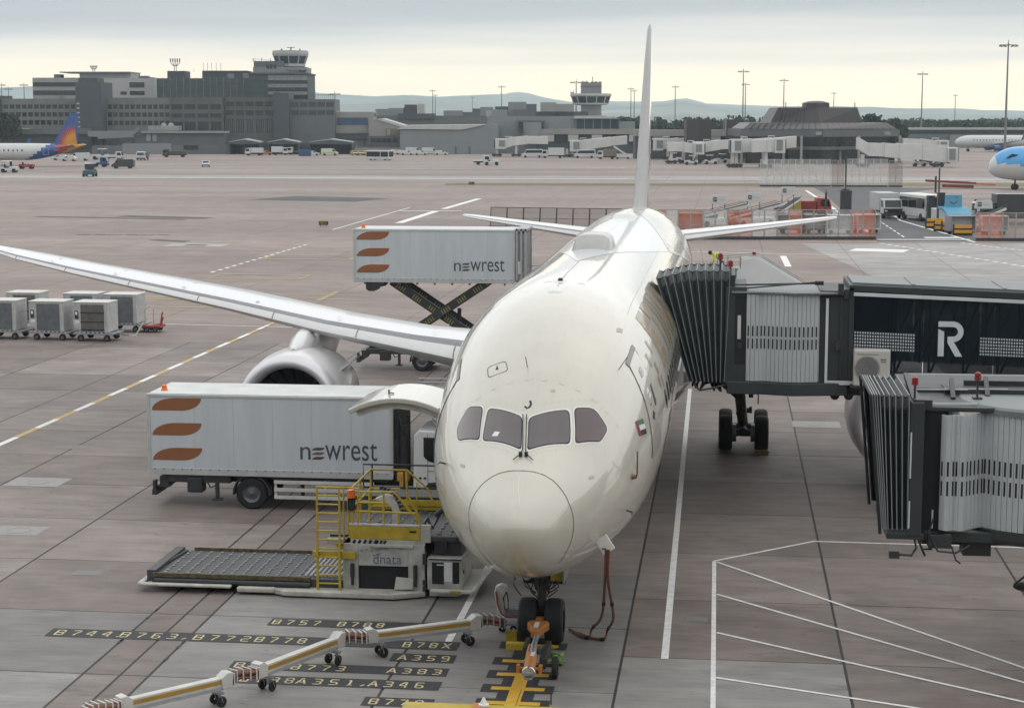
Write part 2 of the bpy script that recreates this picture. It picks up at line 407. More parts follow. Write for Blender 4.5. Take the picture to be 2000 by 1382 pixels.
ribbon(mb, [(28.4, 139.3), (24.6, 176), (24.9, 190), (27, 205)], .35, -.012); ribbon(mb, [(19.3, 152), (18.4, 200), (17.2, 262)], .5, -.012)
for k in range(9): ribbon(mb, [(22.2-.02*k, 146+k*4.4), (22.18-.02*k, 148.6+k*4.4)], .2, -.011)
ribbon(mb, [(19.2, 142), (28.4, 143.2)], .8, -.0115); ribbon(mb, [(24.2, 145.5), (27.6, 145.9)], 1.5, -.0105)
ribbon(mb, [(-160, 308), (-40, 311), (60, 315), (200, 321)], 1.2, -.012); ribbon(mb, [(-150, 352), (-80, 372), (-20, 389)], .7, -.014)
ribbon(mb, [(10, 303), (150, 311)], 1.3, -.012)
mb.build('far_white_line', m_wline, apron, recalc=False)
mb = MB()
def outline(x0, x1, y0, y1, w, z=-.014):
    ribbon(mb, [(x0, y0), (x1, y0)], w*1.8, z); ribbon(mb, [(x0, y1), (x1, y1)], w*1.8, z)
    ribbon(mb, [(x0, y0), (x0, y1)], w, z+.001); ribbon(mb, [(x1, y0), (x1, y1)], w, z+.001)
outline(-34.9, -28.5, 71.5, 76.3, .22); outline(-34.4, -29.1, 73.3, 74.6, .15)
outline(-35.0, -27.9, 92, 95.6, .25); outline(-35.6, -28, 110.8, 115.2, .3)
ribbon(mb, [(-24.3, 78), (-20, 77.2)], .35, -.013); ribbon(mb, [(-22.9, 76.5), (-22.95, 83)], .32, -.0125); ribbon(mb, [(-24.3, 80.5), (-20.2, 80)], .35, -.013)
mb.build('yellow_outline_marking', mat('faded_yellow_line', (.36, .29, .13), .7, var=.3, scale=4), apron, recalc=False)
mb = MB(); mb.grid([[(-49, 124.4, -.014), (-43.2, 124.4, -.014)], [(-49, 128.3, -.014), (-43.2, 128.3, -.014)]]); mb.build('pale_patch', m_pale, apron, recalc=False)
mb = MB(); mb.grid([[(-47.2, 125.6, -.010), (-45.2, 125.6, -.010)], [(-47.2, 127, -.010), (-45.2, 127, -.010)]])
for k in range(6): ribbon(mb, [(-63+k*1.7, 139.5+(k % 2)*.8), (-61.6+k*1.7, 140)], .7, -.010)
ribbon(mb, [(-52.6, 133), (-48.5, 131)], 1.4, -.010); ribbon(mb, [(-80, 172), (-60, 168)], 1.5, -.010); ribbon(mb, [(-70, 174), (-58, 171)], 3, -.0102)
ribbon(mb, [(-45, 283), (-15, 284.5), (10, 286)], 2.0, -.010)
mb.build('dark_stain', mat('dark_stain', (.075, .07, .066), .8, var=.3), apron, recalc=False)
# manhole plates in pale surrounds
for x, y, w in ((-18.75, 16.4, .95), (-16.6, 9.45, .75), (7.9, 31.1, .95)):
    pl = flat('cover_surround', rect(x-w, x+w, y-w*.75, y+w*.75), .004, mat('cover_surround', (.29, .28, .27), .7, var=.12, scale=5), apron)
    mb = MB(); mb.lathe([(0, .0), (.008, .001), (.010, .26), (.010, .30), (0, .33)], (x, y, .004), 'Z', 20); mb.build('manhole_cover', MATS['cover_surround'], apron, smooth=True)
    mb = MB(); mb.lathe([(0.006, .34), (.0085, .35), (.0085, .39), (0.005, .40)], (x, y, .004), 'Z', 24); mb.build('manhole_ring', M['grey'], apron)

# squares of patched concrete
m_pat = mat('concrete_patch', (.20, .195, .188), .7, var=.2, scale=3)
for x, y, w, h in ((-13.2, 4.6, .8, .5), (-6.1, 8.3, 1.2, .5), (4.4, 12.2, .7, .6), (9.4, 6.4, .9, .5), (-20.6, 22.4, 1.4, .8), (6.2, 20.2, .8, .7), (-12, 26, 1.0, .7), (3.4, 2.1, .5, .35)):
    mb = MB(); mb.add([(x, y, .0035), (x+w, y, .0035), (x+w, y+h, .0035), (x, y+h, .0035)], [(0, 1, 2, 3)]); mb.build('repair_patch', m_pat, apron, recalc=False)
# stencilled stop marks: black strips with worn yellow characters
STROKES = {
 'B': [(0, 0, 0, 1), (.16, 1, .8, 1), (.16, .52, .8, .52), (.16, 0, .8, 0), (.86, .62, .86, .92), (.86, .1, .86, .42)],
 'A': [(.0, 0, .38, .8), (.34, 1, .62, 1), (.62, .8, 1, 0), (.3, .3, .7, .3)],
 '0': [(.06, .15, .06, .85), (.2, 1, .75, 1), (.9, .85, .9, .15), (.2, 0, .75, 0)],
 '1': [(.5, 0, .5, .85), (.28, .95, .5, .95), (.25, 0, .75, 0)],
 '2': [(.05, 1, .75, 1), (.88, .62, .88, .92), (.75, .5, .2, .5), (.06, .1, .06, .42), (.15, 0, .9, 0)],
 '3': [(.05, 1, .75, 1), (.88, .6, .88, .9), (.3, .5, .75, .5), (.88, .1, .88, .4), (.05, 0, .75, 0)],
 '4': [(.7, 0, .7, .25), (.7, .42, .7, 1), (0, .32, .55, .32), (.0, .45, .5, 1)],
 '5': [(.1, 1, .9, 1), (.08, .6, .08, .9), (.12, .5, .75, .5), (.88, .1, .88, .4), (.05, 0, .75, 0)],
 '6': [(.15, 1, .85, 1), (.06, .1, .06, .9), (.2, .5, .75, .5), (.88, .1, .88, .4), (.2, 0, .75, 0)],
 '7': [(.0, 1, .85, 1), (.85, .85, .62, .5), (.55, .38, .38, 0)],
 '8': [(.2, 1, .75, 1), (.06, .6, .06, .9), (.88, .6, .88, .9), (.2, .5, .75, .5), (.06, .1, .06, .4), (.88, .1, .88, .4), (.2, 0, .75, 0)],
 '9': [(.2, 1, .75, 1), (.06, .6, .06, .9), (.88, .1, .88, .9), (.2, .5, .75, .5), (.15, 0, .75, 0)],
 'X': [(0, 0, .42, .45), (.56, .58, .95, 1), (0, 1, .42, .56), (.56, .42, .95, 0)],
 ',': [(.0, -.05, .3, .2)],
}
def stencil(mb, ch, x, y, w, h, t, z):
    for x0, y0, x1, y1 in STROKES[ch]:
        a = Vector((x+x0*w, y+y0*h, 0)); b = Vector((x+x1*w, y+y1*h, 0)); d = (b-a).normalized(); a -= d*t*.25; b += d*t*.25
        n = Vector((-d.y, d.x, 0))*t/2
        mb.add([(a-n).to_tuple()[:2]+(z,), (b-n).to_tuple()[:2]+(z,), (b+n).to_tuple()[:2]+(z,), (a+n).to_tuple()[:2]+(z,)], [(0, 1, 2, 3)])
def stop_mark(x0, x1, y0, y1, words):
    st = flat('stop_mark_strip', rect(x0, x1, y0, y1), .0055, m_black, apron)
    for txt, wx, adv in words:
        mb = MB()
        for i, ch in enumerate(txt): stencil(mb, ch, wx+i*adv, y0+(y1-y0)*.2, adv*.54, (y1-y0)*.56, .046, .0105)
        o = mb.build('stop_mark_lettering', m_yworn, st, recalc=False)
stop_mark(-6.72, -1.93, .50, 1.12, (('B757', -6.62, .33), ('B788', -5.0, .315), ('A3', -3.12, .38)))
stop_mark(-11.75, -1.83, -1.02, -.36, (('B744,', -11.55, .385), ('B763,', -9.95, .385), ('B772', -8.15, .38), ('B778', -6.66, .34), ('B78X', -3.12, .31)))
stop_mark(-3.24, -1.76, -2.0, -1.38, (('A359', -3.06, .33),))
stop_mark(-6.72, -1.78, -2.97, -2.40, (('B744', -6.6, .36), ('B773', -5.3, .34), ('A383', -3.12, .34)))
stop_mark(-6.3, -1.79, -3.96, -3.36, (('B788', -6.2, .33), ('A351,', -4.95, .36), ('A346', -3.35, .34)))
stop_mark(-3.26, -1.76, -5.12, -4.54, (('B779', -3.1, .32),))
flat('centreline_black', rect(-.50, .30, -8, .2), .0052, m_black, apron)
for k, y in enumerate((-.45, -1.68, -2.66, -3.65, -4.62)):
    flat('stop_bar_black', rect(-.89, .68, y-.27, y+.27), .0075, m_black, apron)
    flat('stop_bar_yellow', rect(-.68, .48, y-.11, y+.11), .0105, m_yline, apron)
flat('centreline_yellow', rect(-.26, .05, -8, -2.6), .0135, m_yline, apron)
flat('centreline_crack', rect(-.022, -.008, -8, -3.7), .0155, m_tar, apron)
# ------------------------------------------------------------------ the airliner on the stand
def paint_pearl():
    m = bpy.data.materials.new('pearl_livery_paint'); m.use_nodes = True; nt = m.node_tree; N = nt.nodes; L = nt.links
    b = N['Principled BSDF']; tc = N.new('ShaderNodeTexCoord')
    n = N.new('ShaderNodeTexNoise'); n.inputs['Scale'].default_value = 1.3; n.inputs['Detail'].default_value = 5; L.new(tc.outputs['Object'], n.inputs['Vector'])
    mp = N.new('ShaderNodeMapping'); mp.inputs['Scale'].default_value = (2.5, .5, .7); L.new(tc.outputs['Object'], mp.inputs[0])
    n2 = N.new('ShaderNodeTexNoise'); n2.inputs['Scale'].default_value = 2.2; n2.inputs['Detail'].default_value = 7; n2.inputs['Roughness'].default_value = .7; L.new(mp.outputs[0], n2.inputs['Vector'])
    r = N.new('ShaderNodeValToRGB'); L.new(n.outputs[0], r.inputs[0]); e = r.color_ramp.elements
    e[0].position = .3; e[0].color = (.510, .488, .415, 1); e[1].position = .7; e[1].color = (.545, .523, .450, 1)
    r2 = N.new('ShaderNodeValToRGB'); L.new(n2.outputs[0], r2.inputs[0]); e = r2.color_ramp.elements
    e[0].position = .30; e[0].color = (.95, .94, .92, 1); e[1].position = .50; e[1].color = (1, 1, 1, 1)
    k = N.new('ShaderNodeMix'); k.data_type = 'RGBA'; k.blend_type = 'MULTIPLY'; k.inputs['Factor'].default_value = .8
    L.new(r.outputs[0], k.inputs['A']); L.new(r2.outputs[0], k.inputs['B']); L.new(k.outputs['Result'], b.inputs['Base Color'])
    b.inputs['Roughness'].default_value = .42; b.inputs['Metallic'].default_value = .12; b.inputs['Coat Weight'].default_value = 1.0; b.inputs['Coat Roughness'].default_value = .05
    # skin panels: barely uneven sheet
    n3 = N.new('ShaderNodeTexNoise'); n3.inputs['Scale'].default_value = .9; n3.inputs['Detail'].default_value = 2; L.new(tc.outputs['Object'], n3.inputs['Vector'])
    bp = N.new('ShaderNodeBump'); bp.inputs['Strength'].default_value = .10; bp.inputs['Distance'].default_value = .03
    L.new(n3.outputs[0], bp.inputs['Height']); L.new(bp.outputs[0], b.inputs['Normal']); L.new(bp.outputs[0], b.inputs['Coat Normal'])
    return m
m_pearl = paint_pearl()
m_wing = mat('wing_grey_paint', (.60, .61, .625), .32, var=.06, scale=.5, coat=.5)
m_nac = mat('nacelle_paint', (.66, .66, .655), .30, var=.05, scale=1.0, coat=.5)
m_lip = mat('inlet_lip_metal', (.62, .615, .64), .36, .45, var=.05, scale=2)
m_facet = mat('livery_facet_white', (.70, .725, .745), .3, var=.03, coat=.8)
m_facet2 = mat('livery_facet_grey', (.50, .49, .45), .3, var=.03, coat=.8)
m_line = mat('panel_gap', (.11, .105, .095), .6, var=.2)
m_fline = mat('faint_panel_line', (.42, .40, .35), .5, var=.15)
m_gold = mat('title_bronze', (.30, .215, .13), .38, var=.12, coat=.5)
m_cock = mat('cockpit_glass', (.058, .026, .030), .04, var=.12, scale=1.0, streak=(3.0, .4, .3), coat=.6)  # purple tint and upright bands put the reflections into the glass colour
m_cock2 = mat('front_cockpit_glass', (.075, .058, .060), .04, var=.14, scale=1.0, streak=(3.4, .4, .3), coat=.6)  # front panes: paler tint, reflected bands in the colour too
m_frame = mat('window_surround', (.70, .70, .67), .4, var=.05)

PX0, PY0 = .05, -5.4
plane = thing('airliner', 'large cream wide body airliner parked nose on at the stand with its cargo door open', 'airplane', (PX0, PY0, 0))
# profile against distance from the nose tip: crown, keel, half width, height of the widest line
S_ = [0, .02, .08, .2, .45, .8, 1.2, 1.7, 2.3, 3, 4, 5, 6, 7, 8.5, 10, 12, 40, 44, 48, 52, 56, 59, 61, 62]
TOP = [3.78, 3.915, 4.05, 4.20, 4.41, 4.62, 4.83, 5.07, 5.40, 5.84, 6.47, 7.0, 7.40, 7.70, 7.98, 8.10, 8.14, 8.14, 8.12, 8.05, 7.9, 7.65, 7.4, 7.15, 6.95]
BOT = [3.78, 3.63, 3.49, 3.31, 3.08, 2.85, 2.67, 2.48, 2.32, 2.21, 2.13, 2.10, 2.10, 2.11, 2.13, 2.15, 2.17, 2.17, 2.45, 3.1, 3.95, 4.85, 5.55, 6.05, 6.35]
HWD = [.0, .155, .31, .485, .715, .95, 1.15, 1.42, 1.68, 1.95, 2.26, 2.48, 2.64, 2.74, 2.83, 2.87, 2.885, 2.885, 2.80, 2.52, 2.06, 1.45, .95, .55, .30]
MID = [3.78, 3.78, 3.78, 3.78, 3.79, 3.80, 3.81, 3.84, 3.89, 3.96, 4.06, 4.20, 4.37, 4.54, 4.80, 5.0, 5.13, 5.16, 5.3, 5.6, 5.95, 6.3, 6.5, 6.62, 6.65]
q_ = [math.sqrt(s) for s in S_]
fT, fB, fW, fM = pchip(q_, TOP), pchip(q_, BOT), pchip(q_, HWD), pchip(q_, MID)
def fus(s, th, off=0.0):
    """point of the skin; th = 0 crown, positive towards +x"""
    q = math.sqrt(max(s, 0)); w, m = fW(q), fM(q); a = (fT(q)-m) if math.cos(th) >= 0 else (m-fB(q))
    p = Vector((w*math.sin(th), s, m+a*math.cos(th)))
    if off:
        e = 1e-3
        ds = fus(s+e, th)-fus(max(s-e, 0), th); dt = fus(s, th+e)-fus(s, th-e); n = ds.cross(dt)
        if n.length > 1e-12:
            n.normalize()
            if n.dot(Vector((p.x, 0, p.z-m))) < 0 and s > .3: n = -n
            p = p+n*off
    return p
def fus_hit(px, py):
    """where a sight line of the photograph first meets the skin -> (s, th)"""
    d = sight(px, py); o = EYE-Vector((PX0, PY0, 0)); t = 30.0; last = None
    def inside(p):
        if p.y < 0 or p.y > 62: return 1
        q = math.sqrt(p.y); w, m = max(fW(q), 1e-4), fM(q); a = max((fT(q)-m) if p.z >= m else (m-fB(q)), 1e-4)
        return (p.x/w)**2+((p.z-m)/a)**2-1
    while t < 110:
        if inside(o+d*t) < 0: break
        t += .05
    lo, hi = t-.05, t
    for _ in range(30):
        k = (lo+hi)/2
        if inside(o+d*k) < 0: hi = k
        else: lo = k
    p = o+d*hi; q = math.sqrt(p.y); w, m = fW(q), fM(q); a = (fT(q)-m) if p.z >= m else (m-fB(q))
    return p.y, math.atan2(p.x/w, (p.z-m)/a)
ss = [0.0004, .01, .03, .06, .1, .15, .2, .28, .36, .45]+[.45+.15*k for k in range(1, 22)]+[3.9+.3*k for k in range(0, 20)]+[10+1.5*k for k in range(0, 20)]+[40+1*k for k in range(0, 23)]
mb = MB(); mb.loft([[fus(s, 2*math.pi*k/96) for k in range(96)] for s in ss])
fuselage = mb.build('fuselage', m_pearl, plane, smooth=True, ang=60)

def sline(mb, pts, w, off, close=False):
    """thin strip following the skin; pts in (s, th)"""
    P = list(pts)+([pts[0]] if close else [])
    Q = []
    for a, b in zip(P[:-1], P[1:]):
        n = max(1, int(max(abs(a[0]-b[0])/.25, abs(a[1]-b[1])*2.5/.25)))
        Q += [(a[0]+(b[0]-a[0])*k/n, a[1]+(b[1]-a[1])*k/n) for k in range(n)]
    Q.append(P[-1]); L_, R_ = [], []
    C = [fus(s, t, off) for s, t in Q]
    for i, c in enumerate(C):
        j0, j1 = max(i-1, 0), min(i+1, len(C)-1)
        if close and i in (0, len(C)-1): j0, j1 = len(C)-2, 1
        d = (C[j1]-C[j0]).normalized(); s, t = Q[i]; n = (fus(s, t, .1)-fus(s, t)).normalized(); x = d.cross(n).normalized()*w/2
        L_.append(c+x); R_.append(c-x)
    mb.grid([L_, R_])
def rounded(pts, r=.12, n=4):
    """round the corners of an outline given in (s, th*2.6) metres"""
    P = [Vector((a, b*2.6)) for a, b in pts]; out = []
    for i, p in enumerate(P):
        a, b = P[i-1]-p, P[(i+1) % len(P)]-p; ra = min(r, a.length*.4, b.length*.4); a = p+a.normalized()*ra; b = p+b.normalized()*ra
        for k in range(n+1):
            t = k/n; q = a*(1-t)**2+p*2*t*(1-t)+b*t*t; out.append((q.x, q.y/2.6))
    return out
def spatch(name, pts, off, m, parent, cuts=2, smooth=True):
    """sheet with any outline (s, th) laid on the skin"""
    bm = bmesh.new(); vs = [bm.verts.new((a, b*2.6, 0)) for a, b in pts]; bm.faces.new(vs)
    bmesh.ops.triangulate(bm, faces=bm.faces)
    for _ in range(cuts):
        es = [e for e in bm.edges if e.calc_length() > .16]
        if es: bmesh.ops.subdivide_edges(bm, edges=es, cuts=1); bmesh.ops.triangulate(bm, faces=bm.faces)
    for v in bm.verts: v.co = fus(v.co.x, v.co.y/2.6, off)
    bmesh.ops.recalc_face_normals(bm, faces=bm.faces)
    me = bpy.data.meshes.new(name); bm.to_mesh(me); bm.free(); me.materials.append(m)
    cen = sum((p.center for p in me.polygons), Vector())/len(me.polygons); nn = sum((p.normal for p in me.polygons), Vector())
    if nn.dot(cen-Vector((0, cen.y, fM(math.sqrt(cen.y))))) < 0: me.flip_normals()
    if smooth: me.polygons.foreach_set('use_smooth', [True]*len(me.polygons))
    o = bpy.data.objects.new(name, me); COL.objects.link(o); o.parent = parent; return o
H = lambda *p: [fus_hit(*q) for q in p]
# cockpit panes with pale surrounds
panes = [('side', [(893, 836), (915, 796), (943, 796), (936, 858), (896, 860)]), ('front', [(955, 799), (1019, 815), (1017, 877), (944, 860)]),
         ('front', [(1034, 817), (1110, 802), (1112, 866), (1031, 878)]), ('side', [(1122, 798), (1160, 799), (1186, 837), (1172, 862), (1124, 865)])]
for k, (kind, px) in enumerate(panes):
    pts = H(*px); cs = sum(p[0] for p in pts)/len(pts); ct = sum(p[1] for p in pts)/len(pts)
    big = [(cs+(a-cs)*1.15, ct+(b-ct)*1.13) for a, b in pts]
    fr = spatch('window_frame', rounded(big, .16), .004, m_frame, plane, 3)
    seal = spatch('window_seal', rounded([(cs+(a-cs)*1.05, ct+(b-ct)*1.045) for a, b in pts], .14), .008, M['black'], fr, 3)
    pane = spatch('window_pane', rounded(pts, .14), .013, m_cock if kind == 'side' else m_cock2, fr, 3)
spatch('paper_sheet', H((961, 852), (967, 843), (977, 844), (972, 852)), .016, M['white'], plane, 0)
# wipers resting on the centre post
for s, px in ((-1, ((1022, 812), (1021, 880), (1017, 889), (1003, 901))), (1, ((1029, 812), (1027, 880), (1028, 889), (1040, 901)))):
    mb = MB(); mb.path([fus(*p, .05) for p in H(*px)], .012, 6); mb.cbox(fus(*fus_hit(*px[2]), .04), (.07, .09, .09))
    mb.build('wiper', M['dark'], plane)
# radome: joint ring with a flat crest, lightning strips
mb = MB(); ring = H((917, 990), (930, 960), (950, 938), (975, 924), (1000, 919), (1020, 919), (1042, 921), (1062, 927), (1080, 938), (1098, 958), (1112, 985), (1120, 1015), (1118, 1045), (1106, 1076), (1090, 1100))
ring2 = H((917, 990), (916, 1015), (920, 1040), (932, 1066), (948, 1088), (965, 1105))
sline(mb, ring, .022, .006); sline(mb, ring2, .020, .006); mb.build('radome_joint', m_line, plane)
mb = MB()
for px in (((925, 995), (948, 1022), (970, 1040)), ((1108, 990), (1075, 1022), (1045, 1040)), ((1014, 930), (1013, 960), (1012, 1020))): sline(mb, H(*px), .012, .006)
mb.build('lightning_strip', m_frame, plane)
# faint skin joints
mb = MB()
for s in (3.9, 8.9, 11.6, 15.8, 20.5, 27.5, 34, 40.5, 46): sline(mb, [(s, R(a)) for a in range(-125, 126, 10)], .011, .004)
for th in (-38, 38, -78, 78): sline(mb, [(s, R(th)) for s in range(9, 48, 2)], .009, .004)
mb.build('skin_joint', m_fline, plane)
mb = MB(); sline(mb, [(s, 0) for s in (9, 14, 20, 30, 40, 48)], .02, .004); mb.build('crown_joint', m_fline, plane)
# forward door on the right of the picture, its frame shadow painted as grey strips, and handle
d1 = [(1228, 712), (1254, 706), (1268, 740), (1284, 790), (1293, 840), (1295, 878), (1275, 893), (1272, 850), (1262, 800), (1248, 755)]
dpts = H(*d1); a0, a1 = fus_hit(1227, 713), fus_hit(1274, 891); dpts = [a0, (a0[0]+1.07, a0[1]), (a1[0]+1.07, a1[1]), a1]; ds_, dt0, dt1 = (a0[0]+a1[0])/2, a0[1], a1[1]
door = spatch('passenger_door', rounded(dpts, .15), .012, m_pearl, plane, 4)
mb = MB(); sline(mb, rounded(dpts, .15), .035, .013, True); mb.build('door_gap', m_line, door)
mb = MB(); sline(mb, [(a0[0]-.06, dt0-.01), (a0[0]+1.12, dt0-.01)], .13, .016); sline(mb, [(a1[0]-.04, dt1), (a1[0]+1.1, dt1)], .12, .016); mb.build('door_shadow_strip', mat('door_shadow_grey', (.27, .26, .24), .5), door)
dd = lambda u, v: (a0[0]+(a1[0]-a0[0])*v+1.07*u, dt0+(dt1-dt0)*v)
def dpatch(nm, u0, u1, v0, v1, m, r_=.05): spatch(nm, rounded([dd(u0, v0), dd(u1, v0), dd(u1, v1), dd(u0, v1)], r_), .019, m, door, 1)
dpatch('door_window', .40, .68, .16, .25, M['midgrey'], .08); dpatch('door_window_glass', .45, .63, .175, .235, m_frame, .05)
dpatch('door_placard', .32, .55, .37, .42, M['white']); dpatch('door_placard', .40, .62, .44, .48, m_frame); dpatch('door_vent', .78, .92, .40, .62, M['dark'], .08)
dpatch('door_handle', .30, .58, .64, .67, M['dark']); dpatch('door_handle', .38, .50, .61, .70, M['dark']); dpatch('door_latch', .34, .42, .52, .545, M['dark'])
mb = MB(); sline(mb, H((1208, 722), (1229, 692)), .02, .008); mb.build('rain_gutter', m_line, plane)
# the mirrored door on the far side
dl = [(5.55, R(-95)), (6.65, R(-95)), (6.65, R(-51.5)), (5.55, R(-51.5))]
door2 = spatch('passenger_door', rounded(dl, .15), .012, m_pearl, plane, 4)
mb = MB(); sline(mb, rounded(dl, .15), .035, .013, True); mb.build('door_gap', m_line, door2)
mb = MB(); sline(mb, [(5.5, R(-50.5)), (6.7, R(-50.5))], .10, .014); mb.build('door_shadow_strip', MATS['door_shadow_grey'], door2)  # shadow above this door, again a painted grey strip
# flag: red hoist, green white black bars
fl = H((1240, 823), (1255, 817), (1263, 846), (1248, 852))
def fl_pt(u, v):
    a = [fl[0][k]*(1-u)+fl[1][k]*u for k in (0, 1)]; b = [fl[3][k]*(1-u)+fl[2][k]*u for k in (0, 1)]; return tuple(a[k]*(1-v)+b[k]*v for k in (0, 1))
flag = spatch('flag_emblem', [fl_pt(0, 0), fl_pt(.28, 0), fl_pt(.28, 1), fl_pt(0, 1)], .010, mat('flag_red', (.22, .02, .03), .4), plane, 1)
for v, c, n in ((0, (.02, .16, .07), 'green'), (1/3, (.7, .7, .68), 'white'), (2/3, (.02, .02, .02), 'black')):
    spatch('flag_bar', [fl_pt(.28, v), fl_pt(1, v), fl_pt(1, v+1/3), fl_pt(.28, v+1/3)], .010, mat('flag_'+n, c, .4), flag, 1)
# fastener rows round the panes and along the nose joint
mb = MB()
for row in (((885, 850), (905, 790), (950, 782), (1018, 800), (1028, 800), (1105, 783), (1165, 785), (1196, 838)), ((886, 852), (935, 872), (1015, 893), (1030, 893), (1115, 877), (1180, 872))):
    hh = H(*row)
    for p, q in zip(hh[:-1], hh[1:]):
        n = max(2, int(math.hypot(q[0]-p[0], (q[1]-p[1])*2)/.13))
        for k in range(n):
            c_ = (p[0]+(q[0]-p[0])*k/n, p[1]+(q[1]-p[1])*k/n); sline(mb, [(c_[0]-.009, c_[1]), (c_[0]+.009, c_[1])], .018, .005)
for k in range(60): sline(mb, [(3.95, R(-118+4*k)), (3.965, R(-118+4*k))], .015, .005)
mb.build('fastener', m_fline, plane)['kind'] = 'stuff'
for px in (((1240, 905), (1246, 903), (1247, 912), (1241, 914)), ((1150, 930), (1160, 928), (1161, 934), (1151, 936)), ((900, 905), (908, 908), (907, 914), (899, 911)), ((1076, 760), (1084, 760), (1084, 765), (1076, 765)), ((1205, 640), (1216, 642), (1216, 650), (1205, 648))):
    spatch('placard', H(*px), .006, m_fline, plane, 0)
mb = MB()
for a, b, c, d in ((6.9, 8.2, 104, 116), (4.2, 5.1, 100, 112), (9.0, 10.6, 112, 122), (5.2, 6.4, -116, -104), (8.2, 9.4, 60, 66)): sline(mb, rounded([(a, R(c)), (b, R(c)), (b, R(d)), (a, R(d))], .08), .012, .005, True)
mb.build('access_panel_gap', m_fline, plane)
# letter J above the panes
mb = MB(); sline(mb, H((1036, 783), (1037, 790), (1034, 795), (1029, 797), (1025, 793)), .045, .006); sline(mb, H((1034, 783), (1038, 783)), .03, .006); mb.build('letter_mark', M['black'], plane)
# hatches, probes, aerials
hp = rounded(H((952, 718), (988, 705), (992, 724), (954, 738)), .1)
mb = MB(); sline(mb, hp, .018, .006, True); hatch = mb.build('escape_hatch_gap', m_line, plane)
spatch('hatch_mark', H((968, 722), (971, 713), (974, 721)), .007, M['dark'], hatch, 0)
for p0, p1, r_ in (((1030, 716), (1030, 705), .012), ((985, 548), (985, 541), .01)):
    mb = MB(); a = fus(*fus_hit(*p0), 0); mb.tube(a, fus(*fus_hit(*p0), .28), r_, 6); mb.build('blade_aerial', M['grey'], plane)
for px in ((1235, 930),):
    a = fus_hit(*px); mb = MB(); b0 = fus(*a, .0); b1 = fus(*a, .10); mb.tube(b0, b1, .07, 10, .05); mb.path([b1, b1+Vector((.02, -.12, .10)), b1+Vector((.03, -.26, .42)), b1+Vector((.03, -.30, .62))], .018, 6)
    mb.build('angle_of_attack_vane', mat('vane_bronze', (.22, .16, .11), .4, .4), plane)
for px in ((1224, 996), (870, 905)):
    a = fus_hit(*px); mb = MB(); mb.tube(fus(*a, 0), fus(*a, .14), .02, 6); mb.tube(fus(*a, .14), fus(*a, .14)+Vector((0, -.3, 0)), .018, 6, .01); mb.build('pitot_probe', M['dark'], plane)
spatch('static_plate', rounded(H((848, 812), (856, 806), (858, 822), (850, 834)), .05), .006, M['grey'], plane, 1)
# satcom fairing, beacon, hatch disc on the crown
def blob(name, s0, half_l, half_w, h, m):
    mb = MB(); rows = []
    for i in range(9):
        u = -1+i/4; rows.append([])
        for k in range(13):
            v = -1+k/6; f = max(0, 1-u**8)**.5*max(0, 1-v**6)**.5
            p = fus(s0+u*half_l, math.asin(max(-1, min(1, v*half_w/2.885))), -.02); rows[-1].append(p+Vector((0, 0, h*f)))
    mb.grid(rows); return mb.build(name, m, plane, smooth=True, ang=60)
sf_ = fus_hit(1160, 486)
blob('satcom_fairing', sf_[0]+1.1, 1.15, .64, .46, mat('fairing_grey', (.42, .42, .40), .35, coat=.4))
blob('crown_disc', fus_hit(1068, 568)[0], .22, .2, .05, m_frame)
blob('rear_aerial_fairing', 38.5, .8, .5, .18, m_frame)
sb_ = fus_hit(1099, 549)[0]
blob('beacon', sb_, .07, .07, .10, M['dark']); blob('beacon_base', sb_, .30, .2, .035, m_frame)
for x in (-.42, .45): mb = MB(); sline(mb, [(sb_, x/2.9), (sb_, (x+.2)/2.9)], .06, .008); mb.build('roof_drain', m_frame, plane)
# big livery facets on the crown
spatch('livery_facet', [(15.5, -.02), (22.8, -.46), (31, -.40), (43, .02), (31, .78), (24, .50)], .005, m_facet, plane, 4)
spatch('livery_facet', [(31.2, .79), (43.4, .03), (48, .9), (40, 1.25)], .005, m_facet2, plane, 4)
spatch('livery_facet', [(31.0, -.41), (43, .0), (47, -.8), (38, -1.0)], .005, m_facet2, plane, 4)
# bronze titles on the side by the bridge: E T I H A D
def th_z(z): return math.acos(max(-1, min(1, (z-5.16)/2.98)))
def stroke(pp, parent):
    (s0, z0), (s1, z1), (s2, z2), (s3, z3) = pp
    return [(s0, th_z(z0)), (s1, th_z(z1)), (s2, th_z(z2)), (s3, th_z(z3))]
def title(ch, s0, w, z0, z1, t=.32):
    h = z1-z0; B = lambda a, b, c, d: [(s0+a, z0+c), (s0+b, z0+c), (s0+b, z0+d), (s0+a, z0+d)]
    parts = {'E': [B(0, t, 0, h), B(t, w, 0, t), B(t, w*.9, h/2-t/2, h/2+t/2), B(t, w, h-t, h)], 'T': [B(0, w, h-t, h), B(w/2-t/2, w/2+t/2, 0, h-t)],
             'I': [B(0, t, 0, h)], 'H': [B(0, t, 0, h), B(w-t, w, 0, h), B(t, w-t, h/2-t/2, h/2+t/2)],
             'A': [[(s0, z0), (s0+t, z0), (s0+w/2+t/2, z0+h), (s0+w/2-t/2, z0+h)], [(s0+w-t, z0), (s0+w, z0), (s0+w/2+t/2, z0+h), (s0+w/2-t/2, z0+h*.98)], B(w*.28, w*.72, h*.25, h*.25+t*.7)],
             'D': [B(0, t, 0, h), B(t, w*.8, 0, t), B(t, w*.8, h-t, h), B(w-t, w, h*.2, h*.8)]}[ch]
    root = None
    for pp in parts:
        o = spatch('title_letter' if root is None else 'letter_stroke', stroke(pp, None), .007, m_gold, plane if root is None else root, 3)
        root = root or o
s = 9.3
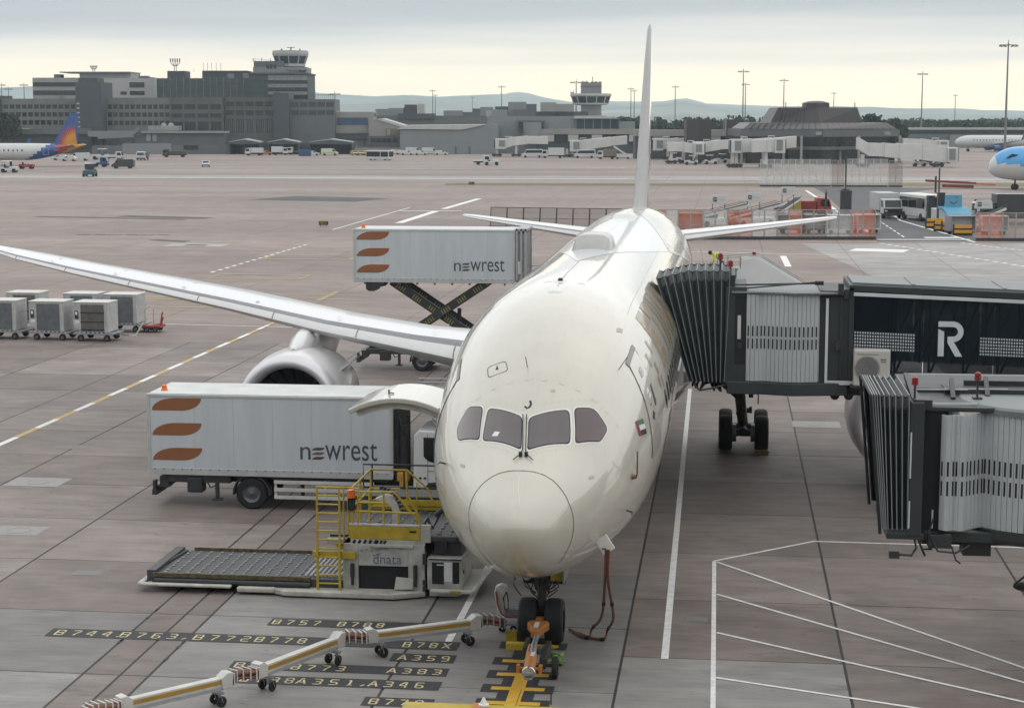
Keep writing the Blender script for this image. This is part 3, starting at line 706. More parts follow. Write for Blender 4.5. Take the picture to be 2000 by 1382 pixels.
for ch, w in zip('ETIHAD', (1.25, 1.3, .32, 1.35, 1.6, 1.35)): title(ch, s, w, 6.15, 7.35); s += w+.45
for a, b in ((7.6, 6.9), (8.0, 6.6), (8.35, 7.0), (7.75, 6.35), (8.2, 6.25)): spatch('title_dot', [(a, th_z(b)), (a+.24, th_z(b)), (a+.24, th_z(b-.26)), (a, th_z(b-.26))], .006, m_gold, plane, 1)
# cabin windows along both sides
mb = None
for side in (1, -1):
    for k in range(46):
        s = 8.2+k*.62
        if 16.6 < s < 18.2: continue
        t = th_z(5.75)*side
        q = spatch('cabin_window', rounded([(s-.14, t-.075), (s+.14, t-.075), (s+.14, t+.075), (s-.14, t+.075)], .1, 2), .006, M['glass'], plane, 0)
# service panel hanging open below, with power receptacle
a = fus_hit(1170, 1052); p = fus(*a)
mb = MB(); mb.cbox(p+Vector((.13, 0, -.12)), (.30, .05, .36), Matrix.Rotation(R(-32), 3, 'Y')); sp = mb.build('service_panel', m_frame, plane, bev=.02)
PANEL = p+Vector((.16, 0, -.28))+Vector((PX0, PY0, 0))
mb = MB()
for d in (-.06, .06): mb.tube(p+Vector((.11+d*.4, -.035, -.20)), p+Vector((.11+d*.4, -.06, -.20)), .02, 8)
mb.build('receptacle', M['dark'], sp)

# ---- wings
def airfoil(n=12, t=.12):
    up, lo = [], []
    for k in range(n+1):
        x = .5*(1-math.cos(math.pi*k/n)); y = 5*t*(.2969*math.sqrt(x)-.126*x-.3516*x*x+.2843*x**3-.1015*x**4); c = .018*(1-(2*x-1)**2)
        up.append((x, y+c)); lo.append((x, -y+c))
    return up, lo
def wing_loft(stations, side, x0f, x1f, flip=False):
    """stations: (x, y_le, chord, z_le, thick, incidence)"""
    rings = []
    for X, yl, ch, z, t, inc in stations:
        up, lo = airfoil(14, t); ring = []
        U_ = [p for p in up if x0f-1e-6 <= p[0] <= x1f+1e-6]; L_ = [p for p in lo if x0f-1e-6 <= p[0] <= x1f+1e-6]
        for x, y in U_+L_[::-1][(1 if x1f >= .999 else 0):(-1 if x0f <= 0 else None)]:
            ring.append((side*X, yl+x*ch, z+y*ch-(x*ch)*math.tan(R(inc))))
        rings.append(ring)
    return rings
WST = [(1.6, 19.4, 13.2, 4.25, .125, 4.2), (2.9, 20.4, 12.2, 4.32, .12, 4.2), (6.2, 22.9, 9.3, 4.56, .10, 3.8), (9.8, 25.6, 7.5, 4.80, .092, 2.4),
       (14, 28.6, 6.3, 5.24, .086, 1.3), (18, 31.4, 5.3, 5.60, .084, .7), (22, 34.2, 4.2, 5.96, .082, .2), (25.5, 36.9, 3.3, 6.30, .08, 0), (28.2, 40.0, 1.8, 6.5, .08, .5), (29.6, 42.3, .7, 6.75, .08, 0)]
for side in (-1, 1):
    mb = MB(); mb.loft(wing_loft(WST, side, .08, 1)); wing = mb.build('wing', m_wing, plane, smooth=True, ang=30)
    mb = MB(); mb.loft(wing_loft(WST[1:], side, 0, .0825)); mb.build('leading_edge_slat', M['chrome'] if False else mat('slat_metal', (.56, .56, .555), .36, .45, var=.05), wing, smooth=True, ang=40)
    # hinge lines of flaps, ailerons and spoilers as shallow strips
    mb = MB()
    for f in (.72, .86):
        L_, R_ = [], []
        for X, yl, ch, z, t, inc in WST[1:8]:
            up, _l = airfoil(40, t); yy = min(up, key=lambda p: abs(p[0]-f))[1]
            for li, d in ((L_, -.018), (R_, .018)): li.append((side*X, yl+f*ch+d, z+yy*ch-(f*ch)*math.tan(R(inc))+.012))
        mb.grid([L_, R_])
    for i in range(2, 8):
        X, yl, ch, z, t, inc = WST[i]; up, _l = airfoil(40, t)
        pts = [(side*X, yl+x*ch, z+y*ch-x*ch*math.tan(R(inc))+.012) for x, y in up if .7 < x < .97]
        mb.grid([pts, [(a+.03, b, c) for a, b, c in pts]])
    mb.build('flap_gap', m_fline, wing, recalc=False)
    # joints between the slats and small caps along the upper skin
    mb = MB(); mc = MB()
    for X in (4.6, 8.4, 12.0, 15.5, 19, 22.5, 25.5):
        i = max(k for k in range(len(WST)-1) if WST[k][0] <= X); a, b = WST[i], WST[i+1]; f = (X-a[0])/(b[0]-a[0]); L5 = [a[k]+(b[k]-a[k])*f for k in range(6)]; up, _l = airfoil(40, L5[4])
        for lo_, hi_ in ((0, .095),):
            pts = [(side*X, L5[1]+x*L5[2]-.004, L5[3]+y*L5[2]-x*L5[2]*math.tan(R(L5[5]))+.008) for x, y in up if lo_ <= x <= hi_]; mb.grid([pts, [(p+.03, q, r_) for p, q, r_ in pts]])
        for fx in (.2, .45):
            x, y = min(up, key=lambda p: abs(p[0]-fx)); mc.lathe([(0, .001), (.004, .07), (0, .08)], (side*(X+1), L5[1]+x*L5[2]+.45, L5[3]+y*L5[2]-x*L5[2]*math.tan(R(L5[5]))+.10), 'Z', 8)
    mb.build('slat_gap', m_line, wing, recalc=False)['kind'] = 'stuff'; mc.build('tank_cap', m_fline, wing)['kind'] = 'stuff'
    for X in (5.2, 12.3, 17.2):
        i = max(k for k in range(len(WST)) if WST[k][0] <= X); a, b = WST[i], WST[i+1]; f = (X-a[0])/(b[0]-a[0]); L5 = [a[k]+(b[k]-a[k])*f for k in range(6)]
        mb = MB(); y0 = L5[1]+L5[2]*.45; ln = L5[2]*.75
        mb.lathe([(ln*k/8, .30*math.sin(math.pi*min(1, .04+.96*k/8))**.7) for k in range(9)], (side*X, y0, L5[3]-.42), 'Y', 12); mb.build('flap_track_fairing', m_wing, wing, smooth=True, ang=60)
    # ---- engine
    EX, EY, EZ = (10.15 if side > 0 else -10.55), 23.4, 2.36
    prof = [(.55, 1.36), (.25, 1.40), (.05, 1.50), (0, 1.60), (.06, 1.70), (.25, 1.79), (.42, 1.835)]
    body = [(.42, 1.835), (.8, 1.89), (1.6, 1.93), (2.6, 1.90), (3.6, 1.78), (4.4, 1.62), (4.75, 1.52), (4.7, 1.44)]
    mb = MB(); mb.lathe(body, (EX, EY, EZ), 'Y', 56); nac = mb.build('engine_nacelle', m_nac, plane, smooth=True, ang=60)
    mb = MB(); mb.lathe(prof, (EX, EY, EZ), 'Y', 56); mb.build('inlet_lip', m_lip, nac, smooth=True, ang=60)
    mb = MB(); mb.lathe([(.55, 1.36), (1.5, 1.40), (2.2, 1.40), (2.2, .05)], (EX, EY, EZ), 'Y', 40); mb.build('inlet_duct', M['dark'], nac, smooth=True, ang=40)
    mb = MB(); mb.lathe([(1.05, .0), (1.12, .12), (1.35, .27), (1.6, .36), (1.75, .38)], (EX, EY, EZ), 'Y', 20); mb.build('spinner', M['dark'], nac, smooth=True, ang=60)
    bl = None
    for k in range(18):
        if bl is None:
            mb = MB(); P = []
            for j in range(5):
                r_ = .34+1.02*j/4; tw = R(28+34*j/4); w = .22+.12*j/4
                P.append([(math.sin(tw)*u*w+.10*math.sin(j*.9)*.5, math.cos(tw)*u*w*.9, r_) for u in (-.5, 0, .5)])
            mb.grid(P); bl = mb.build('fan_blade', mat('fan_blade_titanium', (.12, .12, .13), .35, .7), nac, smooth=True, ang=80); bl.location = (EX, EY+1.65, EZ)
        else:
            share(bl, 'fan_blade', nac, (EX, EY+1.65, EZ), (0, 2*math.pi*k/18, 0))
    mb = MB(); mb.lathe([(4.1, 1.02), (5.2, .95), (6.1, .62), (6.9, .2), (7.2, .02)], (EX, EY, EZ), 'Y', 28); mb.build('exhaust_cone', M['steel'], nac, smooth=True, ang=60)
    # pylon and strake
    mb = MB(); R3 = []
    for y, zt, zb, w in ((1.0, 1.98, 1.6, .10), (1.5, 2.12, 1.6, .28), (2.4, 2.38, 1.5, .40), (3.6, 2.52, 1.4, .42), (5.5, 2.35, 1.0, .40), (8, 2.1, 1.4, .1)):
        R3.append([(EX-w, EY+y, EZ+zb), (EX+w, EY+y, EZ+zb), (EX+w, EY+y, EZ+zt-w*.6), (EX+w*.4, EY+y, EZ+zt), (EX-w*.4, EY+y, EZ+zt), (EX-w, EY+y, EZ+zt-w*.6)])
    mb.loft(R3); mb.build('engine_pylon', m_nac, plane, smooth=True, ang=50)
    mb = MB(); a = R(52)*(-side)
    for ys, h in (((1.5, 3.2), .0),):
        pts = []
        for y, r_ in ((1.5, 1.88), (2.5, 2.42), (3.0, 2.46), (3.3, 1.80)): pts.append((EX+r_*math.sin(a), EY+y, EZ+r_*math.cos(a)))
        w = Vector((math.cos(a), 0, -math.sin(a)))*.03
        mb.loft([[Vector(p)+w for p in pts], [Vector(p)-w for p in pts]])
    mb.build('nacelle_strake', m_nac, nac)
# belly fairing
mb = MB(); rings = []
for k in range(15):
    s = 17+k*1.35; f = math.sin(math.pi*(k/14))**.5
    rings.append([(3.15*f*math.sin(t)*(1 if abs(math.sin(t)) < .9 else 1), s, 3.6+(-1.62*f if math.cos(t) < 0 else 1.0*f)*abs(math.cos(t))) for t in [2*math.pi*j/36 for j in range(36)]])
mb.loft(rings); mb.build('belly_fairing', m_pearl, plane, smooth=True, ang=60)
# ---- tail
for side in (-1, 1):
    st = [(.6, 53.2, 6.2, 6.05, .10, 0), (2.0, 54.2, 5.3, 6.15, .10, 0), (6, 56.9, 3.6, 6.55, .09, 0), (9.3, 59.2, 2.2, 6.88, .085, 0), (9.9, 60.0, 1.2, 6.95, .08, 0)]
    mb = MB(); mb.loft(wing_loft(st, side, .08, 1)); tp = mb.build('tailplane', m_wing, plane, smooth=True, ang=30)
    mb = MB(); mb.loft(wing_loft(st, side, 0, .0825)); mb.build('tailplane_leading_edge', MATS['slat_metal'], tp, smooth=True, ang=40)
mb = MB(); rings = []; rings2 = []
for z, yl, ch, t in ((7.4, 48.6, 9.6, .075), (8.1, 50.2, 8.8, .085), (9.2, 51.7, 7.9, .088), (12, 54.6, 6.1, .088), (15, 57.7, 4.2, .088), (16.7, 59.5, 2.9, .085), (17.0, 60.3, 2.0, .06)):
    up, lo = airfoil(12, t); cam_ = [((p[1]-q[1])/2) for p, q in zip(up, lo)]
    xs = [p[0] for p in up]
    R1 = [(cam_[k]*ch, yl+xs[k]*ch, z) for k in range(3, 13)]+[(-cam_[k]*ch, yl+xs[k]*ch, z) for k in range(11, 2, -1)]
    rings.append(R1)
    rings2.append([(cam_[k]*ch*1.001, yl+xs[k]*ch, z) for k in range(3, -1, -1)]+[(-cam_[k]*ch*1.001, yl+xs[k]*ch, z) for k in range(1, 4)])
mb.loft(rings); fin = mb.build('tail_fin', m_pearl, plane, smooth=True, ang=40)
mb = MB(); mb.loft(rings2); mb.build('fin_leading_edge', mat('fin_edge_metal', (.34, .34, .335), .42, .5, var=.06), fin, smooth=True, ang=50)
# ---- cargo door swung up on the left of the picture
mb = MB(); cx_, cz_, rr = -4.55, 2.05, 2.72
outer = [(cx_+rr*math.sin(a), cz_+rr*math.cos(a)) for a in [R(-29+k*6.8) for k in range(10)]]
inner = [(cx_+(rr-.14)*math.sin(a), cz_+(rr-.14)*math.cos(a)) for a in [R(-29+k*6.8) for k in range(9, -1, -1)]]
mb.prism(outer+inner, 'Y', 11.3, 14.0); cdoor = mb.build('cargo_door', m_pearl, plane, bev=.03)
mb = MB()
for y in (11.5, 12.2, 12.9, 13.6): mb.prism([(cx_+(rr-.145)*math.sin(a), cz_+(rr-.145)*math.cos(a)) for a in [R(-26+k*6.8) for k in range(9)]]+[(cx_+(rr-.32)*math.sin(a), cz_+(rr-.32)*math.cos(a)) for a in [R(-26+k*6.8) for k in range(8, -1, -1)]], 'Y', y, y+.12)
mb.build('door_rib', M['offwhite'], cdoor)
mb = MB(); mb.tube((-3.6, 11.35, 4.2), (-2.9, 11.35, 3.4), .06, 8); mb.tube((-3.6, 13.9, 4.2), (-2.9, 13.9, 3.4), .06, 8); mb.build('door_actuator', M['steel'], cdoor)
mb = MB(); mb.tube((-4.9, 12.2, 4.74), (-4.9, 12.2, 4.86), .03, 6); mb.tube((-4.9, 12.2, 4.78), (-4.75, 12.1, 4.78), .02, 6); mb.build('door_fitting', M['grey'], cdoor)
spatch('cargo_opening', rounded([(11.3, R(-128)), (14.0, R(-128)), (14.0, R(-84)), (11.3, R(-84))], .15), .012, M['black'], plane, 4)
# open aft door by the stairs, and service door at the tail catering truck
o_ = spatch('aft_door_opening', rounded([(46.2, R(58)), (47.3, R(58)), (47.3, R(98)), (46.2, R(98))], .15), .012, M['dark'], plane, 4)
mb = MB(); q0 = [fus(s, R(t), 0)+Vector((.55, -1.5+0*s, 0)) for s in (46.2, 47.3) for t in (58, 70, 84, 98)]; mb.grid([q0[:4], q0[4:]]); mb.build('aft_door', m_pearl, plane, smooth=True)

# ---- landing gear
def wheel_part(parent, x, y, r, w, axis='X', rim=.5):
    t = MB(); pr = [(-w/2, r*rim), (-w/2, r*.86), (-w*.40, r*.955), (-w*.2, r), (w*.2, r), (w*.40, r*.955), (w/2, r*.86), (w/2, r*rim)]
    t.lathe(pr, (x, y, r), axis, 28); o = t.build('wheel', M['black'], parent, smooth=True, ang=30)
    h = MB(); h.lathe([(-w*.42, .02), (-w*.36, r*rim*.5), (-w*.42, r*rim), (w*.42, r*rim), (w*.36, r*rim*.5), (w*.42, .02)], (x, y, r), axis, 20); h.build('hub', M['hub'], o, smooth=True, ang=40)
    return o
mb = MB(); mb.tube((0, 5.3, .55), (0, 5.45, 2.6), .11, 12); mb.tube((0, 5.38, 1.25), (0, 5.45, 2.7), .17, 12); mb.tube((-.5, 5.3, .52), (.5, 5.3, .52), .08, 10)
mb.tube((0, 5.35, 1.5), (0, 7.4, 2.5), .09, 8); mb.tube((.0, 5.1, .95), (0, 4.98, 1.45), .05, 8); mb.cbox((0, 5.12, 1.75), (.34, .3, .28)); mb.tube((-.3, 5.2, 1.62), (.3, 5.2, 1.62), .05, 8)
ng = mb.build('nose_gear', M['dark'], plane, smooth=True, ang=40)
for x in (-.31, .31): wheel_part(ng, x, 5.3, .53, .42)
mb = MB()
for x, z in ((-.32, 1.62), (.32, 1.62)): mb.lathe([(0, .02), (-.03, .085), (.09, .09), (.12, .03)], (x, 5.08, z), 'Y', 12)
mb.build('taxi_light', M['chrome'], ng, smooth=True)
mb = MB(); mb.box(.56, .60, 4.5, 6.3, 1.6, 2.35); mb.box(-.60, -.56, 4.5, 6.3, 1.6, 2.35); mb.build('gear_door', M['grey'], ng, bev=.015)
mb = MB(); mb.box(-.50, .50, 3.9, 7.6, 2.24, 2.5); mb.box(-.50, .50, 5.9, 6.1, 1.25, 2.3); mb.build('gear_bay_dark', M['black'], ng)  # black boxes added to darken the space behind the gear
mb = MB(); mb.box(.26, .55, 4.75, 4.95, 1.62, 2.3); mb.build('gear_bay_liner', M['orange'] if False else M['yellow'], ng, bev=.02)
mb = MB()
for k in range(34):
    x = rng.uniform(-.42, .42); y = rng.uniform(4.9, 5.7); z = rng.uniform(1.6, 2.3)
    mb.path([(x, y, z), (x+rng.uniform(-.1, .1), y-.1, z-.2), (x+rng.uniform(-.1, .1), y-.05, z-.4), (x*.5, y+.1, z-.6)], .016, 5)
    mb.cbox((x*.9, y, z), (rng.uniform(.06, .2), .12, rng.uniform(.08, .22)))
mb.build('hydraulic_line', M['dark'], ng)
for side in (-1, 1):
    X = side*4.9; Y0 = 31.2
    mb = MB(); mb.tube((X, Y0, .75), (X-side*.35, Y0+.1, 3.6), .20, 12); mb.tube((X, Y0, .8), (X-side*.14, Y0, 2.0), .14, 12); mb.tube((X, Y0-.85, .70), (X, Y0+.85, .70), .16, 10)
    for y in (-.73, .73): mb.tube((X-.6, Y0+y, .66), (X+.6, Y0+y, .66), .13, 10)
    mb.tube((X, Y0-.1, 1.7), (X-side*1.8, Y0+.2, 3.2), .10, 8); mb.tube((X, Y0-.2, 1.5), (X-side*.2, Y0-1.5, 3.3), .09, 8)
    mb.tube((X, Y0-.3, .95), (X, Y0-.42, 1.35), .06, 6); mb.tube((X, Y0-.42, 1.35), (X, Y0-.22, 1.8), .06, 6)
    for k in range(9): mb.cbox((X+rng.uniform(-.3, .3), Y0-.3+rng.uniform(-.2, .2), rng.uniform(.8, 2.4)), (rng.uniform(.08, .2), .16, rng.uniform(.08, .25)))
    mg = mb.build('main_gear', M['dark'], plane, smooth=True, ang=40)
    for y in (-.73, .73):
        for x in (-.66, .66): wheel_part(mg, X+x, Y0+y, .66, .50)
    for y in (-.73,):
        mb = MB()
        for x in (-.36, .36): mb.lathe([(-.1, .34), (.1, .34), (.1, .05)], (X+x, Y0+y, .66), 'X', 16); 
        mb.build('brake_pack', M['steel'], mg, smooth=True, ang=30)
    mb = MB(); mb.prism([(Y0-.9, 3.3), (Y0+.9, 3.3), (Y0+.6, 1.7), (Y0-.5, 1.7)], 'X', X+side*.50, X+side*.55); mb.build('gear_leg_door', m_pearl, mg, bev=.01)
# ------------------------------------------------------------------ equipment on the stand
def bw(mb, name, m, T, **k):
    """build from world coordinates as a part of T"""
    o = T.matrix_basis.inverted() if T.parent is None else T.parent.matrix_basis.inverted()
    mb.v = [tuple(o @ Vector(v)) for v in mb.v]
    return mb.build(name, m, T, **k)
def fit_text(txt, x0, x1, z0, z1, y, m, parent, name='lettering', flip=False, depth=.004):
    """lettering scaled to a rectangle on a panel facing -Y"""
    o = text_mesh(txt, 1, name, m, parent, (0, 0, 0), (math.pi/2, 0, 0), depth)
    xs = [v.co.x for v in o.data.vertices]; ys = [v.co.y for v in o.data.vertices]
    sx = (x1-x0)/(max(xs)-min(xs)); sy = (z1-z0)/(max(ys)-min(ys)); o.scale = (sx, sy, 1)
    o.location = (x0-min(xs)*sx, y, z0-min(ys)*sy); return o
def simple_wheel(parent, x, y, r, w, name='wheel', axis='Y', hubm=None, n=24):
    t = MB(); t.lathe([(-w/2, r*.58), (-w/2, r*.9), (-w*.36, r), (w*.36, r), (w/2, r*.9), (w/2, r*.58)], (x, y, r), axis, n); o = t.build(name, M['black'], parent, smooth=True, ang=30)
    h = MB(); h.lathe([(-w*.46, .01), (-w*.30, r*.2), (-w*.22, r*.42), (-w*.42, r*.58), (w*.42, r*.58), (w*.22, r*.42), (w*.3, r*.2), (w*.46, .01)], (x, y, r), axis, n); h.build('hub', hubm or M['hub'], o, smooth=True, ang=30)
    return o
m_box = mat('truck_box_panel', (.52, .56, .585), .42, var=.075, scale=1.3, coat=.15, streak=(2.2, 2.2, .28))
m_roof = mat('box_roof_sheet', (.58, .60, .58), .5, var=.14, scale=1.2)
m_alu = mat('aluminium_trim', (.55, .57, .57), .4, .4, var=.1)

def leaf(x0, x1, z0, z1, y):
    w, h = x1-x0, z1-z0; P = []
    for k in range(9): t = k/8*math.pi/2; P.append((x0+w*.48*(1-math.cos(t)), z0+h*math.sin(t)))
    P.append((x1, z1))
    for k in range(1, 9): t = k/8*math.pi/2; P.append((x1-w*.42*(1-math.cos(t)), z1-h*math.sin(t)))
    Q = [p for i, p in enumerate(P) if i == 0 or p != P[i-1]]
    mb = MB(); mb.prism(Q, 'Y', y-.004, y); return mb
def catering_truck(loc, lift, label):
    t = thing('catering_truck', label, 'truck', loc, 0, 'catering trucks serving the airliner')
    zb, zt = 1.12+lift, 3.62+lift; y0, y1 = -1.22, 1.22
    mb = MB(); mb.box(-3.9, 3.9, y0, y1, zb, zt-.03); box = mb.build('box_body', m_box, t, bev=.03)
    mb = MB(); mb.box(-3.86, 3.86, y0+.05, y1-.05, zt-.03, zt+.015); mb.build('roof', m_roof, box, bev=.01)
    mb = MB()
    for x in (-3.9, 3.84): mb.box(x-.02, x+.08, y0-.025, y0+.03, zb-.02, zt)
    mb.box(-3.9, 3.9, y0-.02, y0+.03, zt-.09, zt-.012); mb.box(-3.9, 3.9, y0-.016, y0+.03, zb-.06, zb+.16)
    mb.box(-3.93, -3.89, y0, y0+.09, zb, zt); mb.box(-3.93, -3.89, y1-.09, y1, zb, zt); mb.box(-3.93, -3.89, y0, y1, zt-.1, zt-.01)
    mb.build('edge_trim', m_alu, box, bev=.008)
    mb = MB()
    for k in range(26): mb.cbox((-3.7+k*.297, y0-.021, zb+.12), (.05, .006, .05))
    mb.build('rivet', M['grey'], box)
    mb = MB()
    for k in range(5): mb.box(-2.4+k*1.25, -2.388+k*1.25, y0-.0025, y0+.01, zb+.16, zt-.1)
    mb.build('panel_seam', M['midgrey'], box)
    for k in range(3): leaf(-3.76, -2.16, zt-.52-.79*k, zt-.12-.79*k, y0-.002).build('leaf_emblem', M['brown'], box)
    # lettering: n, three bars, wrest
    zl = zb+.52
    fit_text('n', .98, 1.31, zl, zl+.40, y0-.004, M['ink'], box)
    for k in range(3):
        leaf(1.36, 1.75, zl+.005+.145*k, zl+.095+.145*k, y0-.002).build('lettering_bar', M['ink'] if k != 1 else mat('bar_brown', (.22, .11, .07), .45), box)
    fit_text('wrest', 1.77, 3.42, zl-.005, zl+.56, y0-.004, M['ink'], box)
    mb = MB(); mb.lathe([(0, .11), (.05, .11), (.07, .085), (.17, .08), (.19, .03), (.192, 0)], (-3.55, -.55, zt), 'Z', 14); mb.build('beacon', M['beacon'], box, smooth=True)
    # chassis
    mb = MB()
    for y in (-.42, .42): mb.box(-3.3, 6.4, y-.06, y+.06, .72, .98)
    for x in (-3.2, -2, -.6, 1, 2.5, 4): mb.box(x, x+.12, -.5, .5, .75, .95)
    mb.box(-3.4, 3.8, -1.0, 1.0, .96, 1.06); mb.box(-3.35, -1.3, -1.12, 1.12, .80, 1.06); mb.box(.05, 3.75, -1.12, 1.12, .95, 1.06)
    ch = mb.build('chassis', M['dark'], t, bev=.01)
    mb = MB(); mb.box(-3.85, -3.68, -1.15, 1.15, .38, .56); mb.bar((-3.75, -.9, .55), (-3.1, -.6, .9), .12, .16); mb.bar((-3.75, .9, .55), (-3.1, .6, .9), .12, .16); mb.box(-3.6, -3.3, -1.12, -.7, .62, .98); mb.box(-3.82, -3.72, -1.15, -.95, .55, .85)
    mb.build('rear_bumper', M['dark'], ch, bev=.015)
    mb = MB(); mb.box(-2.7, -2.2, -1.18, -.7, .48, .98); mb.build('tool_box', M['dark'], ch, bev=.05)
    mb = MB(); mb.tube((-1.75, -1.05, .3), (-1.75, -1.05, 1.05), .07, 10); mb.cbox((-1.75, -1.05, .27), (.3, .3, .05)); mb.tube((1.0, -1.05, .45), (1.0, -1.05, 1.05), .06, 10); mb.path([(-2.1, -1.1, .9), (-1.95, -1.12, .65), (-1.8, -1.1, .72)], .025, 6)
    mb.build('stabiliser_leg', M['dark'], ch)
    for x in (-.62, 5.25):
        for y in (-1.02, 1.02): simple_wheel(t, x, y, .50, .34)
    mb = MB()
    for y in (-1.2, .86):
        mb.loft([[(-.62+.6*math.cos(a), y, .5+.6*math.sin(a)), (-.62+.6*math.cos(a), y+.34, .5+.6*math.sin(a)), (-.62+.56*math.cos(a), y+.34, .5+.56*math.sin(a)), (-.62+.56*math.cos(a), y, .5+.56*math.sin(a))] for a in [R(-5+19*k) for k in range(11)]])
    mb.build('mudguard', M['dark'], ch, smooth=True)
    mb = MB()
    for z in (.36, .60, .84): mb.box(.12, 3.3, -1.22, -1.17, z, z+.11)
    for x in (.12, 1.7, 3.2): mb.box(x, x+.08, -1.17, -1.13, .36, .95)
    mb.build('side_guard', M['offwhite'], t, bev=.008)
    # mast between box and cab, power pack
    mb = MB(); mb.tube((4.18, -.85, 1.1), (4.18, -.85, 2.75), .17, 14); mb.box(3.94, 4.06, -1.0, 1.1, .95, 3.3 if not lift else 2.4); mb.tube((4.3, -.6, .95), (4.3, -.6, 3.0), .05, 8); mb.path([(4.1, -1, 3.0), (4.2, -1.1, 2.6), (4.3, -1, 2.4), (4.2, -.9, 2.75)], .025, 6)
    mb.build('lift_mast', M['dark'], t, smooth=True)
    mb = MB(); mb.box(4.02, 4.38, -1.18, -.75, 1.0, 1.28); mb.box(4.1, 4.3, -1.2, -1.0, .75, 1.0); mb.build('pump_box', mat('amber_paint', (.50, .27, .04), .5, var=.2), t, bev=.03)
    # cab
    prof = [(4.52, .62), (6.25, .62), (6.45, 1.05), (6.42, 1.55), (6.12, 2.45), (5.9, 2.58), (4.7, 2.62), (4.55, 2.45)]
    mb = MB(); mb.prism(prof, 'Y', -1.14, 1.14); cab = mb.build('cab', M['white'], t, bev=.06, seg=3)
    mb = MB(); mb.prism([(5.0, 1.66), (6.27, 1.36), (6.02, 2.38), (4.86, 2.40), (4.86, 1.80)], 'Y', -1.150, -1.144); mb.prism([(5.0, 1.66), (6.27, 1.36), (6.02, 2.38), (4.86, 2.40), (4.86, 1.80)], 'Y', 1.144, 1.150); mb.build('side_window', M['glass'], cab)
    mb = MB(); mb.box(4.98, 5.0, -1.146, -1.14, .75, 2.5); mb.box(4.98, 6.35, -1.146, -1.14, 1.33, 1.35); mb.build('door_seam', M['grey'], cab)
    mb = MB(); mb.box(5.0, 5.35, -1.155, -1.14, .78, .98); mb.cbox((4.75, -1.148, 1.12), (.08, .02, .06)); mb.cbox((4.9, -1.148, 1.12), (.08, .02, .06)); mb.build('door_step', M['black'], cab, bev=.02)
    mb = MB(); mb.box(6.43, 6.46, -1.0, 1.0, 1.55, 1.57); mb.quad((6.455, -1, 1.56), (6.455, 1, 1.56), (6.18, 1, 2.36), (6.18, -1, 2.36)); mb.build('windscreen', M['glass'], cab)
    mb = MB(); mb.box(6.5, 6.62, -1.14, 1.14, .45, .85); mb.build('bumper', M['grey'], cab, bev=.03)
    mb = MB(); mb.box(6.3, 6.4, -1.34, -1.2, 1.5, 2.1); mb.tube((6.3, -1.15, 2.1), (6.35, -1.27, 2.05), .02, 6); mb.build('mirror', M['black'], cab, bev=.02)
    # walkway at the box front
    mb = MB(); zf = zb if lift else zt+.02; xa = 3.95 if lift else 4.0; xb = 5.75 if lift else 6.2
    mb.box(xa, xb, -1.1, 1.1, zf-.02, zf+.06); 
    for y in (-1.08, 1.08):
        for zz in (.34, .62): mb.tube((xa+.35, y, zf+(zz if lift else zz*.45)), (xb, y, zf+(zz if lift else zz*.45)), .02, 6)
        for x in (xa+.35, (xa+xb)/2+.2, xb): mb.tube((x, y, zf), (x, y, zf+(.64 if lift else .29)), .02, 6)
    if lift: mb.box(xa+.02, xa+.4, -1.18, -.9, zf, zf+.5)
    mb.build('walkway', M['steel'], t, bev=0)
    if not lift:
        mb = MB(); mb.lathe([(0, .03), (0, .12), (.18, .12), (.22, .05)], (4.05, -1.0, zt+.2), 'X', 12); mb.build('work_lamp', M['midgrey'], t, smooth=True)
    # front frame of the box
    mb = MB()
    for x in (4.0, 4.22, 4.42):
        if lift: mb.box(x-.05, x+.05, -1.24, -1.12, zb+.1, zt+.06); mb.box(x-.05, x+.05, 1.12, 1.24, zb+.1, zt+.06)
    if lift: mb.box(3.95, 4.5, -1.24, 1.24, zt-.05, zt+.06); mb.build('door_frame', M['midgrey'], box, bev=.01)
    if lift:
        mb = MB(); mb.box(3.98, 4.4, -1.17, 1.17, zb+.2, zt-.15); mb.build('front_door', M['grey'], box)
        mb = MB(); mb.box(4.06, 4.2, -1.27, -1.22, zb+.4, zb+1.0); mb.build('control_box', M['offwhite'], box, bev=.02)
        mb = MB(); mb.prism([(-3.35, zb), (-2.45, zb), (-2.75, zb-.42), (-2.95, zb-.5), (-3.2, zb-.5), (-3.35, zb-.4)], 'Y', -1.15, -.75); mb.prism([(-3.35, zb), (-2.45, zb), (-2.75, zb-.42), (-3.2, zb-.5), (-3.35, zb-.4)], 'Y', .75, 1.15); mb.build('raised_mudguard', M['dark'], box, bev=.04)
        for sgn in (1, -1):
            for y in (-.82, .82):
                mb = MB(); yy = y+.09*sgn
                mb.bar((-2.35*sgn+.2, yy, zb-.02), (2.55*sgn+.2, yy, 1.08), .15, .42); arm = mb.build('scissor_arm', M['dark'], t, bev=.02)
                mb = MB()
                for k in range(6):
                    for j in range(4):
                        f = .06+.16*k+.022*j; p = Vector((-2.35*sgn+.2, yy-.078, zb-.02)).lerp(Vector((2.55*sgn+.2, yy-.078, 1.08)), f); mb.cbox(p+Vector((0, 0, -.02)), (.045, .006, .22), Matrix.Rotation(R(35*sgn), 3, 'Y'))
                mb.build('hazard_stripe', MATS.get('stripe_olive') or mat('stripe_olive', (.30, .26, .06), .5), arm)
        mb = MB(); mb.tube((.25, -.95, (zb+1.05)/2), (.25, .95, (zb+1.05)/2), .16, 14); mb.tube((1.05, -.3, 1.1), (1.1, -.3, 3.0), .10, 10); mb.build('lift_ram', M['dark'], t, smooth=True)
        mb = MB()
        for k in range(9): mb.cbox((-3.4+k*.85, -1.0, zb-.09), (.09, .12, .16))
